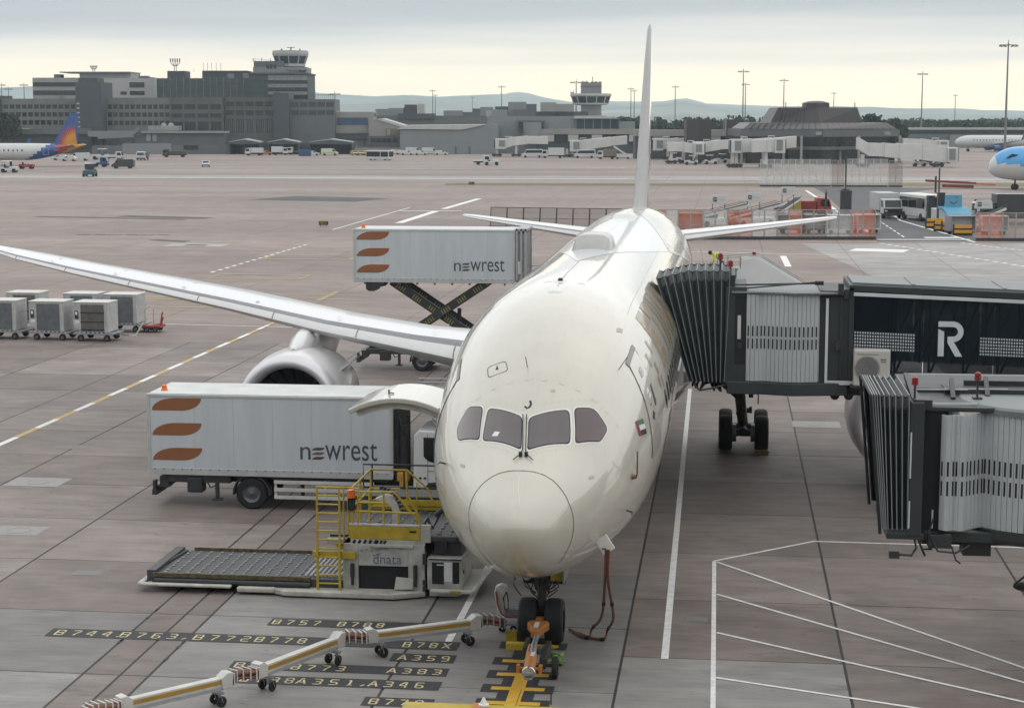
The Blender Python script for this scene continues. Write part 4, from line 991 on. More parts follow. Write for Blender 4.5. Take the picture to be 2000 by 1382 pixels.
        mb.build('floor_bracket', M['grey'], box)
    return t
catering_truck((-9.85, 14.3, 0), 0, 'white catering truck lowered on its chassis in front of the engine')
catering_truck((-9.7, 45.3, 0), 3.24, 'white catering truck with its box raised on scissor arms behind the wing')

# ---- jet bridges
m_canopy = mat('canopy_rubber', (.030, .040, .043), .6, var=.22, scale=2)
m_canopytop = mat('canopy_top_cloth', (.125, .135, .137), .8, var=.25, scale=3)
m_cabdark = mat('bridge_dark_green_grey', (.034, .042, .042), .5, var=.12, scale=1)
m_slat = mat('silver_slat', (.50, .535, .55), .42, .25, var=.07, scale=1.2)
m_slat_b = mat('silver_slat_pale', (.57, .60, .61), .42, .25, var=.07, scale=1.2)
m_broof = mat('bridge_roof_sheet', (.165, .185, .187), .5, var=.16, scale=.8)
m_trim = mat('pale_trim', (.60, .63, .64), .42, var=.08)
m_bglass = mat('bridge_glass', (.012, .020, .026), .07, var=.1, alpha=.74, spec=.6)
m_frost = mat('frosted_square', (.46, .50, .52), .5, var=.05)
def canopy(T, frames, ynear, yfar, zb, zt, nbreak=True):
    """bellows: frames = [(x_bottom, x_top, z_bottom, z_top)] ; each fold is a part with a pale edge"""
    for k in range(len(frames)-1):
        (xb0, xt0, zb0, zt0), (xb1, xt1, zb1, zt1) = frames[k], frames[k+1]
        mb = MB(); xm, xn = (xb0+xb1)/2, (xt0+xt1)/2; dp = .10
        for yy, sg in ((ynear, 1), (yfar, -1)):
            A = [(xb0, yy, zb0), (xt0, yy, zt0)]; Bm = [(xm, yy+dp*sg, (zb0+zb1)/2), (xn, yy+dp*sg, (zt0+zt1)/2-.05)]; C = [(xb1, yy, zb1), (xt1, yy, zt1)]
            mb.grid([A, Bm, C])
        bw(mb, 'canopy_fold', m_canopy, T, recalc=True)
        mb = MB(); mb.grid([[(xt0, ynear, zt0), (xt0, yfar, zt0)], [(xn, ynear+dp, (zt0+zt1)/2-.10), (xn, yfar-dp, (zt0+zt1)/2-.10)], [(xt1, ynear, zt1), (xt1, yfar, zt1)]])
        for yy in (ynear-.005,):
            mb.add([(xt0, yy, zt0), (xn, yy+dp, (zt0+zt1)/2-.1), (xt1, yy, zt1), (xt1*.93+xb1*.07, yy, zt1-.22), (xn*.93+xm*.07, yy+dp*.9, (zt0+zt1)/2-.34), (xt0*.93+xb0*.07, yy, zt0-.22)], [(0, 1, 4, 5), (1, 2, 3, 4)])
        bw(mb, 'canopy_top_fold', m_canopytop, T)
    mb = MB()
    for xb, xt, z0, z1 in frames:
        mb.bar((xb, ynear-.012, z0), (xt, ynear-.012, z1), .02, .022, (0, 1, 0)); mb.bar((xt, ynear, z1+.006), (xt, yfar, z1+.006), .022, .014, (0, 0, 1))
    bw(mb, 'canopy_edge', mat('canopy_rail', (.23, .25, .255), .5) if not nbreak else mat('canopy_piping', (.20, .225, .23), .5), T)
def slat_run(T, pts, z0, z1, slot_z, every=1):
    """vertical corrugated slats along a plan path, each slat a part; slots punched in two rows"""
    P = [Vector((x, y, 0)) for x, y in pts]; W_ = []
    L_ = [0]
    for a, b in zip(P[:-1], P[1:]): L_.append(L_[-1]+(b-a).length)
    w = .128; n = int(L_[-1]/w)
    def at(d):
        i = max(k for k in range(len(L_)-1) if L_[k] <= d+1e-9); f = (d-L_[i])/(L_[i+1]-L_[i]); return P[i].lerp(P[i+1], f)
    mb = MB(); h = z1-z0
    mb.prism([(-w/2+.0015, .02), (-w/2+.006, -.016), (-w*.2, -.020), (w*.2, -.020), (w/2-.006, -.016), (w/2-.0015, .02)], 'Z', 0, h)
    src = None; ms = MB()
    for k in range(n):
        a, b = at(k*w), at((k+1)*w); c = (a+b)/2; d = (b-a); ang = math.atan2(d.y, d.x)
        l = T.matrix_basis.inverted() @ Vector((c.x, c.y, z0))
        if src is None: src = mb.build('corrugated_slat', m_slat, T, smooth=False); src.location = l; src.rotation_euler = (0, 0, ang); o = src
        else: o = share(src, 'corrugated_slat', T, l, (0, 0, ang))
        M3 = Matrix.Rotation(ang, 3, 'Z')
        for (s0, s1) in slot_z: ms.cbox(c+M3 @ Vector((0, -.024, 0))+Vector((0, 0, (s0+s1)/2)), (.042, .006, s1-s0), M3); 
    bw(ms, 'slot', M['black'], T)
    mb = MB(); mb.grid([[(p.x, p.y+.03, z0) for p in P], [(p.x, p.y+.03, z1) for p in P]]); bw(mb, 'slat_backing', M['midgrey'], T, smooth=True)
# upper bridge
B1 = thing('jet_bridge', 'long glass sided jet bridge with a large white R docked behind the front door', 'jet bridge', (10, 13.3, 0), 0, 'jet bridges at the stand')
fr = [(3.18+.115*k, 2.18+.235*k if k < 4 else 3.12+.245*(k-4), 4.46, 7.52+.06*min(k, 4)) for k in range(10)]
canopy(B1, fr, 12.0, 14.7, 4.46, 7.7)
mb = MB(); mb.box(4.22, 4.84, 12.0, 14.7, 4.42, 7.28); mb.box(3.9, 4.5, 12.1, 14.6, 7.2, 7.62); cabm = bw(mb, 'cab_wall', m_cabdark, B1, bev=.02)
mb = MB(); mb.box(4.50, 4.82, 11.985, 12.0, 5.0, 7.0); bw(mb, 'cab_door', M['black'], B1)
mb = MB(); mb.box(4.58, 4.68, 11.97, 11.985, 5.75, 6.45); bw(mb, 'door_window', M['offwhite'], B1, bev=.02)
mb = MB(); mb.cbox((4.66, 11.96, 5.55), (.10, .03, .14)); bw(mb, 'door_latch', M['dark'], B1)
arc = [(4.84, 11.98), (5.0, 11.93), (5.15, 11.94), (5.30, 12.02)]+[(5.34+1.62*k/10, 12.02-.26*math.sin(math.pi*(k/10)*.9+.05)) for k in range(1, 11)]
slat_run(B1, arc, 4.52, 7.08, [(5.48, 5.78), (5.85, 6.15)])
mb = MB(); mb.prism([(4.4, 11.9), (5.3, 11.85), (6.2, 11.6), (7.0, 11.75), (7.8, 12.0), (7.8, 14.8), (4.4, 14.8)], 'Z', 7.10, 7.16); bw(mb, 'cab_roof', m_broof, B1, bev=.01)
mb = MB(); mb.prism([(4.3, 11.95), (5.3, 11.9), (6.2, 11.66), (7.0, 11.8), (7.8, 12.0), (7.8, 14.8), (4.3, 14.8)], 'Z', 4.12, 4.50); bw(mb, 'cab_floor', m_cabdark, B1, bev=.03)
mb = MB(); mb.box(6.96, 7.82, 12.02, 14.7, 4.3, 7.2); mb.box(4.84, 6.96, 12.3, 14.7, 4.5, 7.1); bw(mb, 'connector_wall', m_cabdark, B1, bev=.02)
mb = MB(); mb.box(7.13, 7.21, 11.92, 12.0, 4.16, 6.98); mb.box(7.21, 8.0, 11.94, 12.0, 4.44, 4.56); bw(mb, 'pale_post', m_trim, B1, bev=.008)
mb = MB(); mb.box(7.55, 7.62, 11.97, 12.02, 4.6, 7.0); mb.cbox((7.55, 11.95, 7.25), (.16, .14, .34)); mb.cbox((7.72, 11.95, 7.12), (.14, .14, .28)); mb.cbox((7.5, 11.95, 5.6), (.14, .06, .3)); mb.box(7.2, 8.2, 12.2, 12.5, 4.1, 4.35)
for x in (7.45, 7.85): mb.lathe([(-.06, .14), (.06, .14), (.06, .02)], (x, 12.1, 4.12), 'Y', 14)
bw(mb, 'door_hinge', M['dark'], B1, bev=.01)
# glass tunnel, sloping a little down to the right
TX0, TX1 = 7.8, 18.0
def tz(x): return -.035*(x-7.8)
def slope_box(mb, x0, x1, y0, y1, z0, z1):
    mb.add([(x0, y0, z0+tz(x0)), (x1, y0, z0+tz(x1)), (x0, y1, z0+tz(x0)), (x1, y1, z0+tz(x1)), (x0, y0, z1+tz(x0)), (x1, y0, z1+tz(x1)), (x0, y1, z1+tz(x0)), (x1, y1, z1+tz(x1))],
           [(0, 2, 3, 1), (4, 5, 7, 6), (0, 1, 5, 4), (2, 6, 7, 3), (0, 4, 6, 2), (1, 3, 7, 5)])
mb = MB(); slope_box(mb, TX0, TX1, 11.95, 14.95, 7.20, 7.38); slope_box(mb, TX0, TX1, 11.95, 14.95, 4.28, 4.50); slope_box(mb, TX0, TX0+.14, 11.95, 12.1, 4.3, 7.3); slope_box(mb, TX0, TX0+.14, 14.8, 14.95, 4.3, 7.3); slope_box(mb, TX0, TX1, 12.0, 12.05, 4.5, 4.85)
bw(mb, 'tunnel_frame', m_cabdark, B1, bev=.015)
mb = MB(); slope_box(mb, TX0+.1, TX1, 12.2, 14.7, 7.38, 7.44); slope_box(mb, 9.6, 9.7, 12.2, 14.7, 7.44, 7.46); slope_box(mb, 12.2, 12.3, 12.2, 14.7, 7.44, 7.46); bw(mb, 'tunnel_roof', m_broof, B1)
mb = MB(); slope_box(mb, TX0+.12, TX1, 11.90, 11.95, 7.07, 7.17); slope_box(mb, 9.0, TX1, 11.89, 11.95, 4.40, 4.52); bw(mb, 'tunnel_trim', m_trim, B1, bev=.008)
for k in range(5):
    x0 = 7.95+k*2.0; mb = MB(); slope_box(mb, x0, x0+1.985, 11.985, 11.997, 4.85, 7.19); bw(mb, 'glass_pane', m_bglass, B1)
    mb = MB(); slope_box(mb, x0, x0+1.985, 14.85, 14.862, 4.85, 7.19); bw(mb, 'glass_pane', m_bglass, B1)
mb = MB()
for yy in (12.1, 14.75):
    for k in range(11):
        x = 9.15+.98*k; mb.bar((x, yy, 4.85+tz(x)), (x, yy, 7.2+tz(x)), .13, .06, (1, 0, 0)); mb.bar((x+.05, yy+.03, 4.9+tz(x)), (x+.92, yy+.03, 7.15+tz(x)), .05, .13, (0, 1, 0))
bw(mb, 'truss', M['dark'], B1)
mb = MB(); slope_box(mb, TX0+.1, TX1, 12.15, 14.7, 4.46, 4.52); bw(mb, 'tunnel_floor', M['grey'], B1)
mb = MB(); slope_box(mb, 7.9, 9.1, 12.16, 12.2, 4.5, 7.2); bw(mb, 'service_cupboard', M['black'], B1)
for x0, n in ((7.97, 24), (11.56, 24)):
    mb = MB()
    for i in range(n):
        for j in range(6): x = x0+i*.073; mb.cbox((x+.02, 11.981, 5.54+j*.092+tz(x)), (.044, .004, .056))
    bw(mb, 'frosted_squares', m_frost, B1)
# letter R, bent from one band
mb = MB(); rx, rz, y = 10.36, 5.33, 11.978; hh = 1.02
mb.prism([(rx, rz), (rx+.17, rz), (rx+.17, rz+.72), (rx, rz+.80)], 'Y', y-.008, y)
bowl_o = [(rx+.42+.30*math.cos(a), rz+hh-.30+.30*math.sin(a)) for a in [R(90-18*k) for k in range(11)]]
bowl_i = [(rx+.42+.14*math.cos(a), rz+hh-.30+.14*math.sin(a)) for a in [R(90-18*k) for k in range(10, -1, -1)]]
mb.prism([(rx, rz+hh), (rx, rz+hh-.16)]+bowl_i[::-1][:0]+[(rx+.42, rz+hh-.16), (rx+.42, rz+hh)], 'Y', y-.008, y)
for k in range(10): mb.prism([bowl_o[k], bowl_o[k+1], bowl_i[9-k], bowl_i[10-k]], 'Y', y-.008, y)
mb.prism([(rx+.27, rz+hh-.60), (rx+.42, rz+hh-.60), (rx+.42, rz+hh-.44), (rx+.27, rz+hh-.44)], 'Y', y-.008, y)
mb.prism([(rx+.27, rz+hh-.44), (rx+.27, rz+hh-.62), (rx+.50, rz), (rx+.70, rz), (rx+.44, rz+hh-.58)], 'Y', y-.0085, y)
bw(mb, 'letter_sign', m_trim, B1)
# beacons on the canopy roof
mb = MB(); mb.tube((4.05, 12.4, 7.5), (4.05, 12.4, 8.05), .03, 8); mb.tube((4.35, 12.3, 7.4), (4.35, 12.3, 7.85), .03, 8); mb.tube((4.5, 12.2, 7.2), (7.0, 12.4, 7.42), .025, 6); mb.tube((4.4, 12.6, 7.28), (6.9, 12.6, 7.36), .03, 6); mb.cbox((6.95, 12.5, 7.38), (.25, .2, .12)); bw(mb, 'roof_mast', M['dark'], B1)
for x, y, z in ((4.05, 12.4, 8.05), (4.35, 12.3, 7.85)): mb = MB(); mb.lathe([(0, .08), (.16, .075), (.2, .03), (.202, 0)], (x, y, z), 'Z', 12); bw(mb, 'warning_beacon', M['redlens'], B1, smooth=True)
# under-cab linkage and far support
mb = MB()
for k in range(16):
    x = 3.3+rng.uniform(0, 1.3); mb.bar((x, 12.2+rng.uniform(0, 1), 4.42), (x+rng.uniform(-.3, .5), 12.2+rng.uniform(0, 1), 4.42-rng.uniform(.1, .35)), .05, .06)
mb.path([(3.3, 12.1, 4.4), (3.5, 12.0, 4.2), (3.9, 12.0, 4.28), (4.4, 12.1, 4.4)], .03, 6)
bw(mb, 'under_cab_linkage', M['dark'], B1)
mb = MB(); mb.box(15.0, 15.6, 12.2, 12.6, .6, 4.3); mb.box(15.0, 15.6, 14.2, 14.6, .6, 4.3); mb.box(14.6, 16, 12.1, 14.7, .45, .9); bw(mb, 'drive_column', M['grey'], B1, bev=.03)
for y in (12.6, 14.2): mb = MB(); mb.lathe([(-.2, .25), (-.2, .45), (-.12, .5), (.12, .5), (.2, .45), (.2, .25)], (15.3, y, .5), 'Y', 20); bw(mb, 'wheel', M['black'], B1, smooth=True)
ac = thing('air_conditioner', 'pale box air conditioning unit with a round fan grille under the glass bridge', 'air conditioner', (8.46, 11.72, 4.42))
mb = MB(); mb.box(-.52, .52, -.20, .20, .06, 1.12); body = mb.build('casing', mat('ac_casing', (.52, .50, .46), .45, var=.06), ac, bev=.04)
mb = MB(); mb.lathe([(0, .335), (.02, .34), (.02, .36), (0, .37)], (-.14, -.215, .58), 'Y', 32); mb.lathe([(0, .02), (0.0, .33)], (-.14, -.2035, .58), 'Y', 32); mb.build('fan_grille', M['grey'], ac, smooth=True)
mb = MB()
for k in range(11): z = .28+k*.06; h = math.sqrt(max(0, .335**2-(z-.58)**2)); mb.box(-.14-h, -.14+h, -.216, -.206, z-.008, z+.008)
mb.build('grille_bar', mat('grille_brown_grey', (.17, .15, .14), .5), ac)
mb = MB(); mb.box(-.44, .18, -.205, -.201, .98, 1.0); mb.box(.24, .40, -.204, -.2, .82, .86); mb.box(.24, .40, -.204, -.2, .76, .79); mb.build('maker_badge', mat('badge_green', (.08, .17, .11), .5), ac)
mb = MB(); mb.box(-.6, .5, -.2, .3, 0, .06); mb.build('bracket', M['dark'], ac)

# near bridge with the round cab
B2 = thing('jet_bridge', 'near jet bridge with a rounded silver slatted cab and open black canopy', 'jet bridge', (11.2, -.4, 0), 0, 'jet bridges at the stand')
fr = [(7.50+d_, 7.22+e_, 3.36, 6.30) for d_, e_ in ((0, 0), (.03, .05), (.06, .10), (.09, .16), (.13, .25), (.22, .36), (.32, .49), (.43, .63), (.54, .78))]
canopy(B2, fr, -2.0, .95, 3.3, 6.4, nbreak=False)
mb = MB(); mb.bar((7.46, -2.03, 3.25), (7.18, -2.03, 6.30), .07, .07, (0, 1, 0)); mb.bar((7.18, -2.03, 6.30), (7.18, 1.0, 6.30), .06, .06); mb.bar((7.46, 1.0, 3.25), (7.18, 1.0, 6.30), .07, .07, (0, 1, 0)); bw(mb, 'canopy_bumper', M['black'], B2, bev=.03)
mb = MB(); mb.box(8.04, 8.34, -2.02, .95, 3.22, 6.16); bw(mb, 'cab_wall', m_cabdark, B2, bev=.03)
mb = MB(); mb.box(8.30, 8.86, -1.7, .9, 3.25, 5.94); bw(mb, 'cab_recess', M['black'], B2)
mb = MB(); mb.box(8.05, 8.08, -2.05, -2.02, 3.4, 4.0); mb.box(8.05, 8.08, -2.05, -2.02, 4.5, 5.5); mb.box(8.58, 8.61, -1.76, -1.7, 3.35, 3.75); bw(mb, 'cab_strip', m_trim, B2)
cy2, rx2 = .55, 2.55
arc = [(8.72, -1.88), (8.80, -1.98), (8.90, -1.99), (8.98, -1.90), (9.02, -1.90), (9.10, -1.98), (9.20, -1.99), (9.29, -1.86)]+[(11.15-1.86*math.cos(a), -.35-1.86*math.sin(a)) for a in [R(38+7*k) for k in range(17)]]
slat_run(B2, arc, 3.36, 5.88, [(4.12, 4.44), (4.55, 4.87)])
mb = MB(); mb.lathe([(0, .0), (.05, .3), (.05, 1.86), (0, 1.93), (-.12, 1.93), (-.12, 0)], (11.15, -.35, 5.99), 'Z', 48); bw(mb, 'rotunda_roof', m_broof, B2, smooth=True, ang=30)
mb = MB(); mb.lathe([(0, 0), (0, 1.86), (.1, 1.92), (.28, 1.92), (.30, 0)], (11.15, -.35, 3.06), 'Z', 48); bw(mb, 'rotunda_floor', m_cabdark, B2, smooth=True, ang=30)
mb = MB(); mb.box(8.04, 10.6, -1.75, .95, 5.92, 6.02); mb.box(8.1, 13.5, .4, 2.6, 6.0, 6.12); bw(mb, 'cab_roof', m_cabdark, B2, bev=.02)
mb = MB(); mb.box(8.4, 10.2, -1.76, .9, 3.05, 3.28); mb.box(8.5, 9.0, -1.95, -1.5, 2.95, 3.25); mb.box(7.6, 8.4, -2.0, .9, 3.14, 3.28); bw(mb, 'cab_floor', m_cabdark, B2, bev=.02)
mb = MB(); mb.box(10.5, 20, -.4, 2.4, 3.2, 5.95); bw(mb, 'tunnel_wall', m_cabdark, B2, bev=.02)
mb = MB()
for a, b in (((8.2, -1.6, 6.06), (9.5, -1.4, 6.05)), ((8.3, .0, 6.14), (10.4, .2, 6.14)), ((8.2, .9, 6.36), (12.5, 1.2, 6.32))): mb.bar(a, b, .03, .03)
bw(mb, 'roof_rail', m_trim, B2)
mb = MB()
for a, b in (((8.15, -1.9, 6.1), (8.2, .9, 6.34)), ((9.1, -.6, 6.02), (9.2, .6, 6.28)), ((9.9, -.2, 6.02), (10.0, .9, 6.28)), ((9.5, .8, 6.2), (13, .8, 6.2))): mb.bar(a, b, .10, .10)
mb.box(8.1, 8.5, -1.95, -1.4, 6.0, 6.2); mb.box(9.0, 11, .1, .9, 6.02, 6.14); bw(mb, 'roof_frame', M['dark'], B2)
for x, y, z0, z1 in ((8.14, -1.75, 6.1, 6.50), (9.62, -.6, 6.02, 6.46)):
    mb = MB(); mb.tube((x, y, z0), (x, y, z1), .025, 8); mb.cbox((x, y, z0+.03), (.2, .2, .06)); bw(mb, 'beacon_post', M['dark'], B2)
    mb = MB(); mb.lathe([(0, .075), (.15, .07), (.18, .03), (.182, 0)], (x, y, z1), 'Z', 12); bw(mb, 'warning_beacon', M['redlens'], B2, smooth=True)
mb = MB(); mb.path([(8.2, -1.9, 3.2), (8.25, -1.95, 2.95), (8.15, -1.95, 2.78), (7.8, -1.95, 2.8)], .03, 6); mb.cbox((7.78, -1.95, 2.78), (.22, .16, .12)); mb.path([(8.6, -1.9, 3.6), (8.5, -1.98, 3.3), (8.7, -1.98, 2.9), (9.1, -1.9, 2.85), (9.4, -1.8, 3.0)], .025, 6)
mb.path([(8.3, -1.8, 3.1), (8.45, -1.85, 2.75), (8.4, -1.85, 2.9), (8.6, -1.8, 2.9)], .025, 6); mb.bar((8.4, -1.5, 3.0), (10.4, -.8, 2.85), .12, .10); mb.path([(9.0, -1.9, 3.0), (9.1, -1.95, 2.7), (9.2, -1.9, 2.62)], .02, 6); mb.box(9.3, 9.9, -1.5, -.9, 2.7, 3.05)
bw(mb, 'under_cab_cable', M['dark'], B2)
mb = MB(); mb.tube((10.95, -1.0, 2.95), (10.95, -1.0, 1.9), .05, 8); mb.lathe([(0, .02), (.03, .42), (.06, .42), (.1, .05)], (10.9, -1.0, 1.86), 'Z', 20); mb.bar((10.5, -1.0, 1.95), (10.9, -1.0, 2.3), .04, .04); mb.bar((11.3, -1.0, 1.95), (11, -1.0, 2.3), .04, .04)
for k in range(6): mb.path([(10.9+.1*k, -1+.05*k, 2.95), (10.8+.12*k, -1, 2.5), (11+.1*k, -1, 2.1)], .018, 5)
bw(mb, 'cable_tray', M['dark'], B2)
mb = MB(); mb.box(13.3, 13.9, -.2, .2, .6, 3.2); mb.box(13.3, 13.9, 1.8, 2.2, .6, 3.2); mb.box(12.9, 14.3, -.3, 2.3, .45, .9); bw(mb, 'drive_column', M['grey'], B2, bev=.03)
for y in (.2, 1.8): mb = MB(); mb.lathe([(-.2, .25), (-.2, .45), (-.12, .5), (.12, .5), (.2, .45), (.2, .25)], (13.6, y, .5), 'Y', 20); bw(mb, 'wheel', M['black'], B2, smooth=True)

B2.location.x += .17
# ---- container loader at the cargo door
LD = thing('cargo_loader', 'white and yellow cargo loader with a long roller bed beside the nose', 'cargo loader', (-6.5, 4.8, 0))
m_grime = mat('grimy_white_paint', (.43, .43, .40), .55, var=.32, scale=2.6)
m_bed = mat('bed_plate', (.075, .078, .082), .5, .3, var=.25, scale=4)
mb = MB(); mb.box(-10.55, -5.4, 3.45, 6.1, .16, .40); mb.box(-10.7, -10.45, 3.5, 6.1, .2, .5); bed = bw(mb, 'roller_bed', m_bed, LD, bev=.02)
ro = None; rp = LD.matrix_basis.inverted()
for i in range(15):
    for j in range(11):
        x = -10.25+i*.30; y = 3.68+j*.22
        if x > -6.35: continue
        mbp = rp @ Vector((x, y, .405))
        if ro is None:
            mb = MB(); mb.cbox((0, 0, 0), (.10, .05, .03), Matrix.Rotation(R(35), 3, 'Z')); mb.tube((-.03, -.03, .012), (.04, .02, .012), .022, 6); ro = mb.build('roller', M['steel'], LD); ro.location = mbp
        else: share(ro, 'roller', LD, mbp, (0, 0, R(0 if (i//2+j) % 2 else 70)))
rb = None
for k in range(10):
    mbp = rp @ Vector((-6.5+k*.13, 4.8, .41))
    if rb is None: mb = MB(); mb.tube((0, -1.2, 0), (0, 1.2, 0), .045, 8); rb = mb.build('long_roller', M['steel'], LD, smooth=True); rb.location = mbp
    else: share(rb, 'long_roller', LD, mbp)
mb = MB(); mb.box(-10.5, -6.3, 3.38, 3.45, .34, .46); mb.box(-10.2, -5.6, 6.1, 6.16, .36, .48); bw(mb, 'bed_edge', mat('worn_yellow_edge', (.10, .085, .04), .6, var=.8, scale=7), LD, bev=.01)
mb = MB(); mb.tube((-10.45, 3.36, .26), (-6.3, 3.36, .26), .07, 10); mb.tube((-10.6, 3.6, .42), (-10.35, 5.9, .42), .05, 8); bw(mb, 'edge_pipe', M['dark'], LD, smooth=True)
mb = MB(); mb.box(-10.75, -8.35, 3.12, 3.30, .16, .235); mb.box(-10.85, -10.7, 3.15, 3.9, .14, .25); mb.box(-8.2, -7.2, 3.14, 3.34, .07, .2); bw(mb, 'front_bumper', M['dirty'], LD, bev=.04)
mb = MB(); mb.prism([(-7.4, 3.3), (-6.9, 3.02), (-4.05, 3.0), (-3.3, 3.35), (-3.3, 3.55), (-7.4, 3.5)], 'Z', .04, .18); bw(mb, 'skirt', M['dirty'], LD, bev=.03)
mb = MB(); mb.box(-5.45, -5.05, 3.42, 6.3, .15, 1.38); mb.box(-3.75, -3.32, 3.42, 6.3, .15, 1.38); mb.box(-5.05, -3.75, 3.42, 3.5, .80, 1.38); mb.box(-5.45, -3.32, 3.5, 6.3, 1.18, 1.38); body = bw(mb, 'body', m_grime, LD, bev=.02)
mb = MB(); mb.box(-5.05, -3.75, 3.50, 4.3, .1, .795); bw(mb, 'engine_bay_dark', M['black'], LD)  # black block fills the opening, standing in for its shaded interior
mb = MB(); mb.prism([(-4.1, .72-.5), (-3.62, .24), (-3.6, .52), (-4.05, .55)], 'Y', 3.32, 3.36); bw(mb, 'open_flap', M['offwhite'], LD, bev=.01)
lt = fit_text('dnata', -4.66, -3.92, .86, 1.12, 3.415, mat('lettering_blue_slate', (.10, .15, .22), .5), LD); lt.location = rp @ Vector(lt.location)
mb = MB(); mb.prism([(-4.64+.03*math.cos(t), 1.08+.02*math.sin(t)) for t in [R(60*k) for k in range(6)]], 'Y', 3.41, 3.417); mb.bar((-4.60, 3.412, 1.10), (-4.44, 3.412, 1.155), .006, .03, (0, 1, 0)); bw(mb, 'lettering_stroke', MATS['lettering_blue_slate'], LD)
mb = MB()
for x in (-5.2, -3.56): mb.tube((x, 3.38, .3), (x, 3.38, .85), .04, 8); mb.tube((x, 3.38, .5), (x, 3.38, .85), .055, 8)
for x in (-3.32,):
    for z in (.25, .42, .95, 1.1): mb.cbox((x, 3.37, z), (.09, .06, .13))
bw(mb, 'gas_strut', M['dark'], LD)
mb = MB()
for k in range(4): mb.cbox((-4.95+k*.13, 3.415, 1.2+.02*(k % 2)), (.09, .006, .07)); 
mb.cbox((-4.4, 3.415, 1.25), (.26, .006, .05)); mb.cbox((-3.95, 3.415, 1.28), (.12, .006, .04)); bw(mb, 'stencil_notice', M['grey'], LD)
mb = MB(); mb.box(-3.25, -2.35, 3.35, 5.2, .22, 1.08); unit = bw(mb, 'power_unit', m_grime, LD, bev=.04)
mb = MB(); mb.box(-3.12, -2.82, 3.335, 3.35, .40, .96); mb.box(-2.58, -2.42, 3.335, 3.35, .42, .98); mb.box(-3.2, -2.36, 3.338, 3.35, 1.02, 1.05); mb.cbox((-2.3, 3.34, .74), (.03, .03, .1)); bw(mb, 'vent_opening', M['black'], LD)
mb = MB(); mb.box(-2.80, -2.60, 3.332, 3.35, .46, .96); mb.cbox((-2.9, 3.33, .9), (.2, .012, .03)); bw(mb, 'notice_panel', M['white'], LD, bev=.01)
mb = MB(); mb.box(-3.15, -2.05, 3.15, 3.3, .20, .29); mb.bar((-2.06, 3.22, .245), (-1.75, 5.2, .5), .09, .09); bw(mb, 'unit_bumper', M['offwhite'], LD, bev=.03)
mb = MB(); mb.box(-2.62, -2.35, 3.13, 3.15, .21, .28); bw(mb, 'bumper_mark', M['yellow'], LD)
mb = MB(); mb.prism([(-3.2, .05), (-2.5, .05), (-1.95, .3), (-3.2, .3)], 'Y', 3.45, 5.4); bw(mb, 'unit_base', M['offwhite'], LD)
# raised front deck
mb = MB(); mb.box(-5.3, -2.5, 3.5, 6.4, 1.46, 1.60); deck = bw(mb, 'front_deck', m_bed, LD, bev=.02)
for i in range(9):
    for j in range(9): share(ro, 'roller', LD, rp @ Vector((-5.1+i*.30, 3.75+j*.3, 1.605)), (0, 0, R(0 if (i+j) % 2 else 70)))
mb = MB(); mb.box(-5.28, -3.42, 3.42, 3.5, 1.50, 1.84); mb.box(-5.25, -3.0, 6.4, 6.46, 1.62, 1.9); mb.box(-5.62, -5.28, 3.44, 3.9, 1.2, 1.38); side_p = bw(mb, 'side_panel', M['yellow'], LD, bev=.015)
mb = MB(); mb.box(-5.28, -3.42, 3.41, 3.5, 1.84, 1.90); mb.box(-3.42, -3.16, 3.42, 3.55, 1.44, 1.9); mb.box(-5.25, -3.3, 3.43, 3.5, 1.36, 1.50); mb.box(-4.75, -3.6, 3.36, 3.43, 1.30, 1.38); mb.box(-5.85, -5.42, 3.36, 3.52, 1.36, 1.50); bw(mb, 'deck_frame', m_grime, LD, bev=.015)
mb = MB(); mb.prism([(-5.8, 3.5), (-5.35, 3.5), (-5.35, 4.6), (-5.5, 4.7)], 'Z', 1.52, 1.58); bw(mb, 'operator_step', M['dark'], LD)
mb = MB()
for k in range(5): mb.cbox((-5.15+k*.14, 3.425, 1.43), (.07, .008, .1), Matrix.Rotation(R(30), 3, 'Y'))
for k in range(3): mb.cbox((-4.55+k*.1, 3.425, 1.43), (.06, .008, .1), Matrix.Rotation(R(30), 3, 'Y'))
mb.cbox((-3.62, 3.417, 1.72), (.18, .006, .05)); bw(mb, 'hazard_stripe', M['black'], LD)
mb = MB(); t_ = .028
def rail(pts): mb.path(pts, t_, 6)
yn = 3.45
for x in (-5.30, -5.18, -5.05): rail([(x, yn, 1.6), (x, yn, 2.62)])
rail([(-5.30, yn+.1, 1.6), (-5.30, yn+.1, 2.75)]); rail([(-4.38, yn, 1.36), (-4.38, yn, 2.72)]); rail([(-5.3, yn, 2.72), (-4.1, yn, 2.74)]); rail([(-5.3, yn, 2.22), (-3.55, yn, 2.2)])
rail([(-3.78, yn, 2.72), (-3.46, yn, 2.12), (-3.44, yn, 1.40)]); rail([(-4.1, yn, 2.74), (-3.46, yn, 1.98)]); rail([(-3.76, yn+1.4, 1.6), (-3.76, yn+1.4, 2.7), (-3.2, yn+1.4, 2.1)])
rail([(-5.3, 6.4, 1.7), (-3.2, 6.4, 1.75)]); rail([(-5.3, 6.4, 2.2), (-4.5, 6.4, 2.2)]); rail([(-5.3, yn, 2.72), (-5.3, 6.4, 2.72)]); rail([(-5.3, 6.4, 1.6), (-5.3, 6.4, 2.72)])
mb.box(-4.6, -3.2, 6.36, 6.42, 1.75, 1.9)
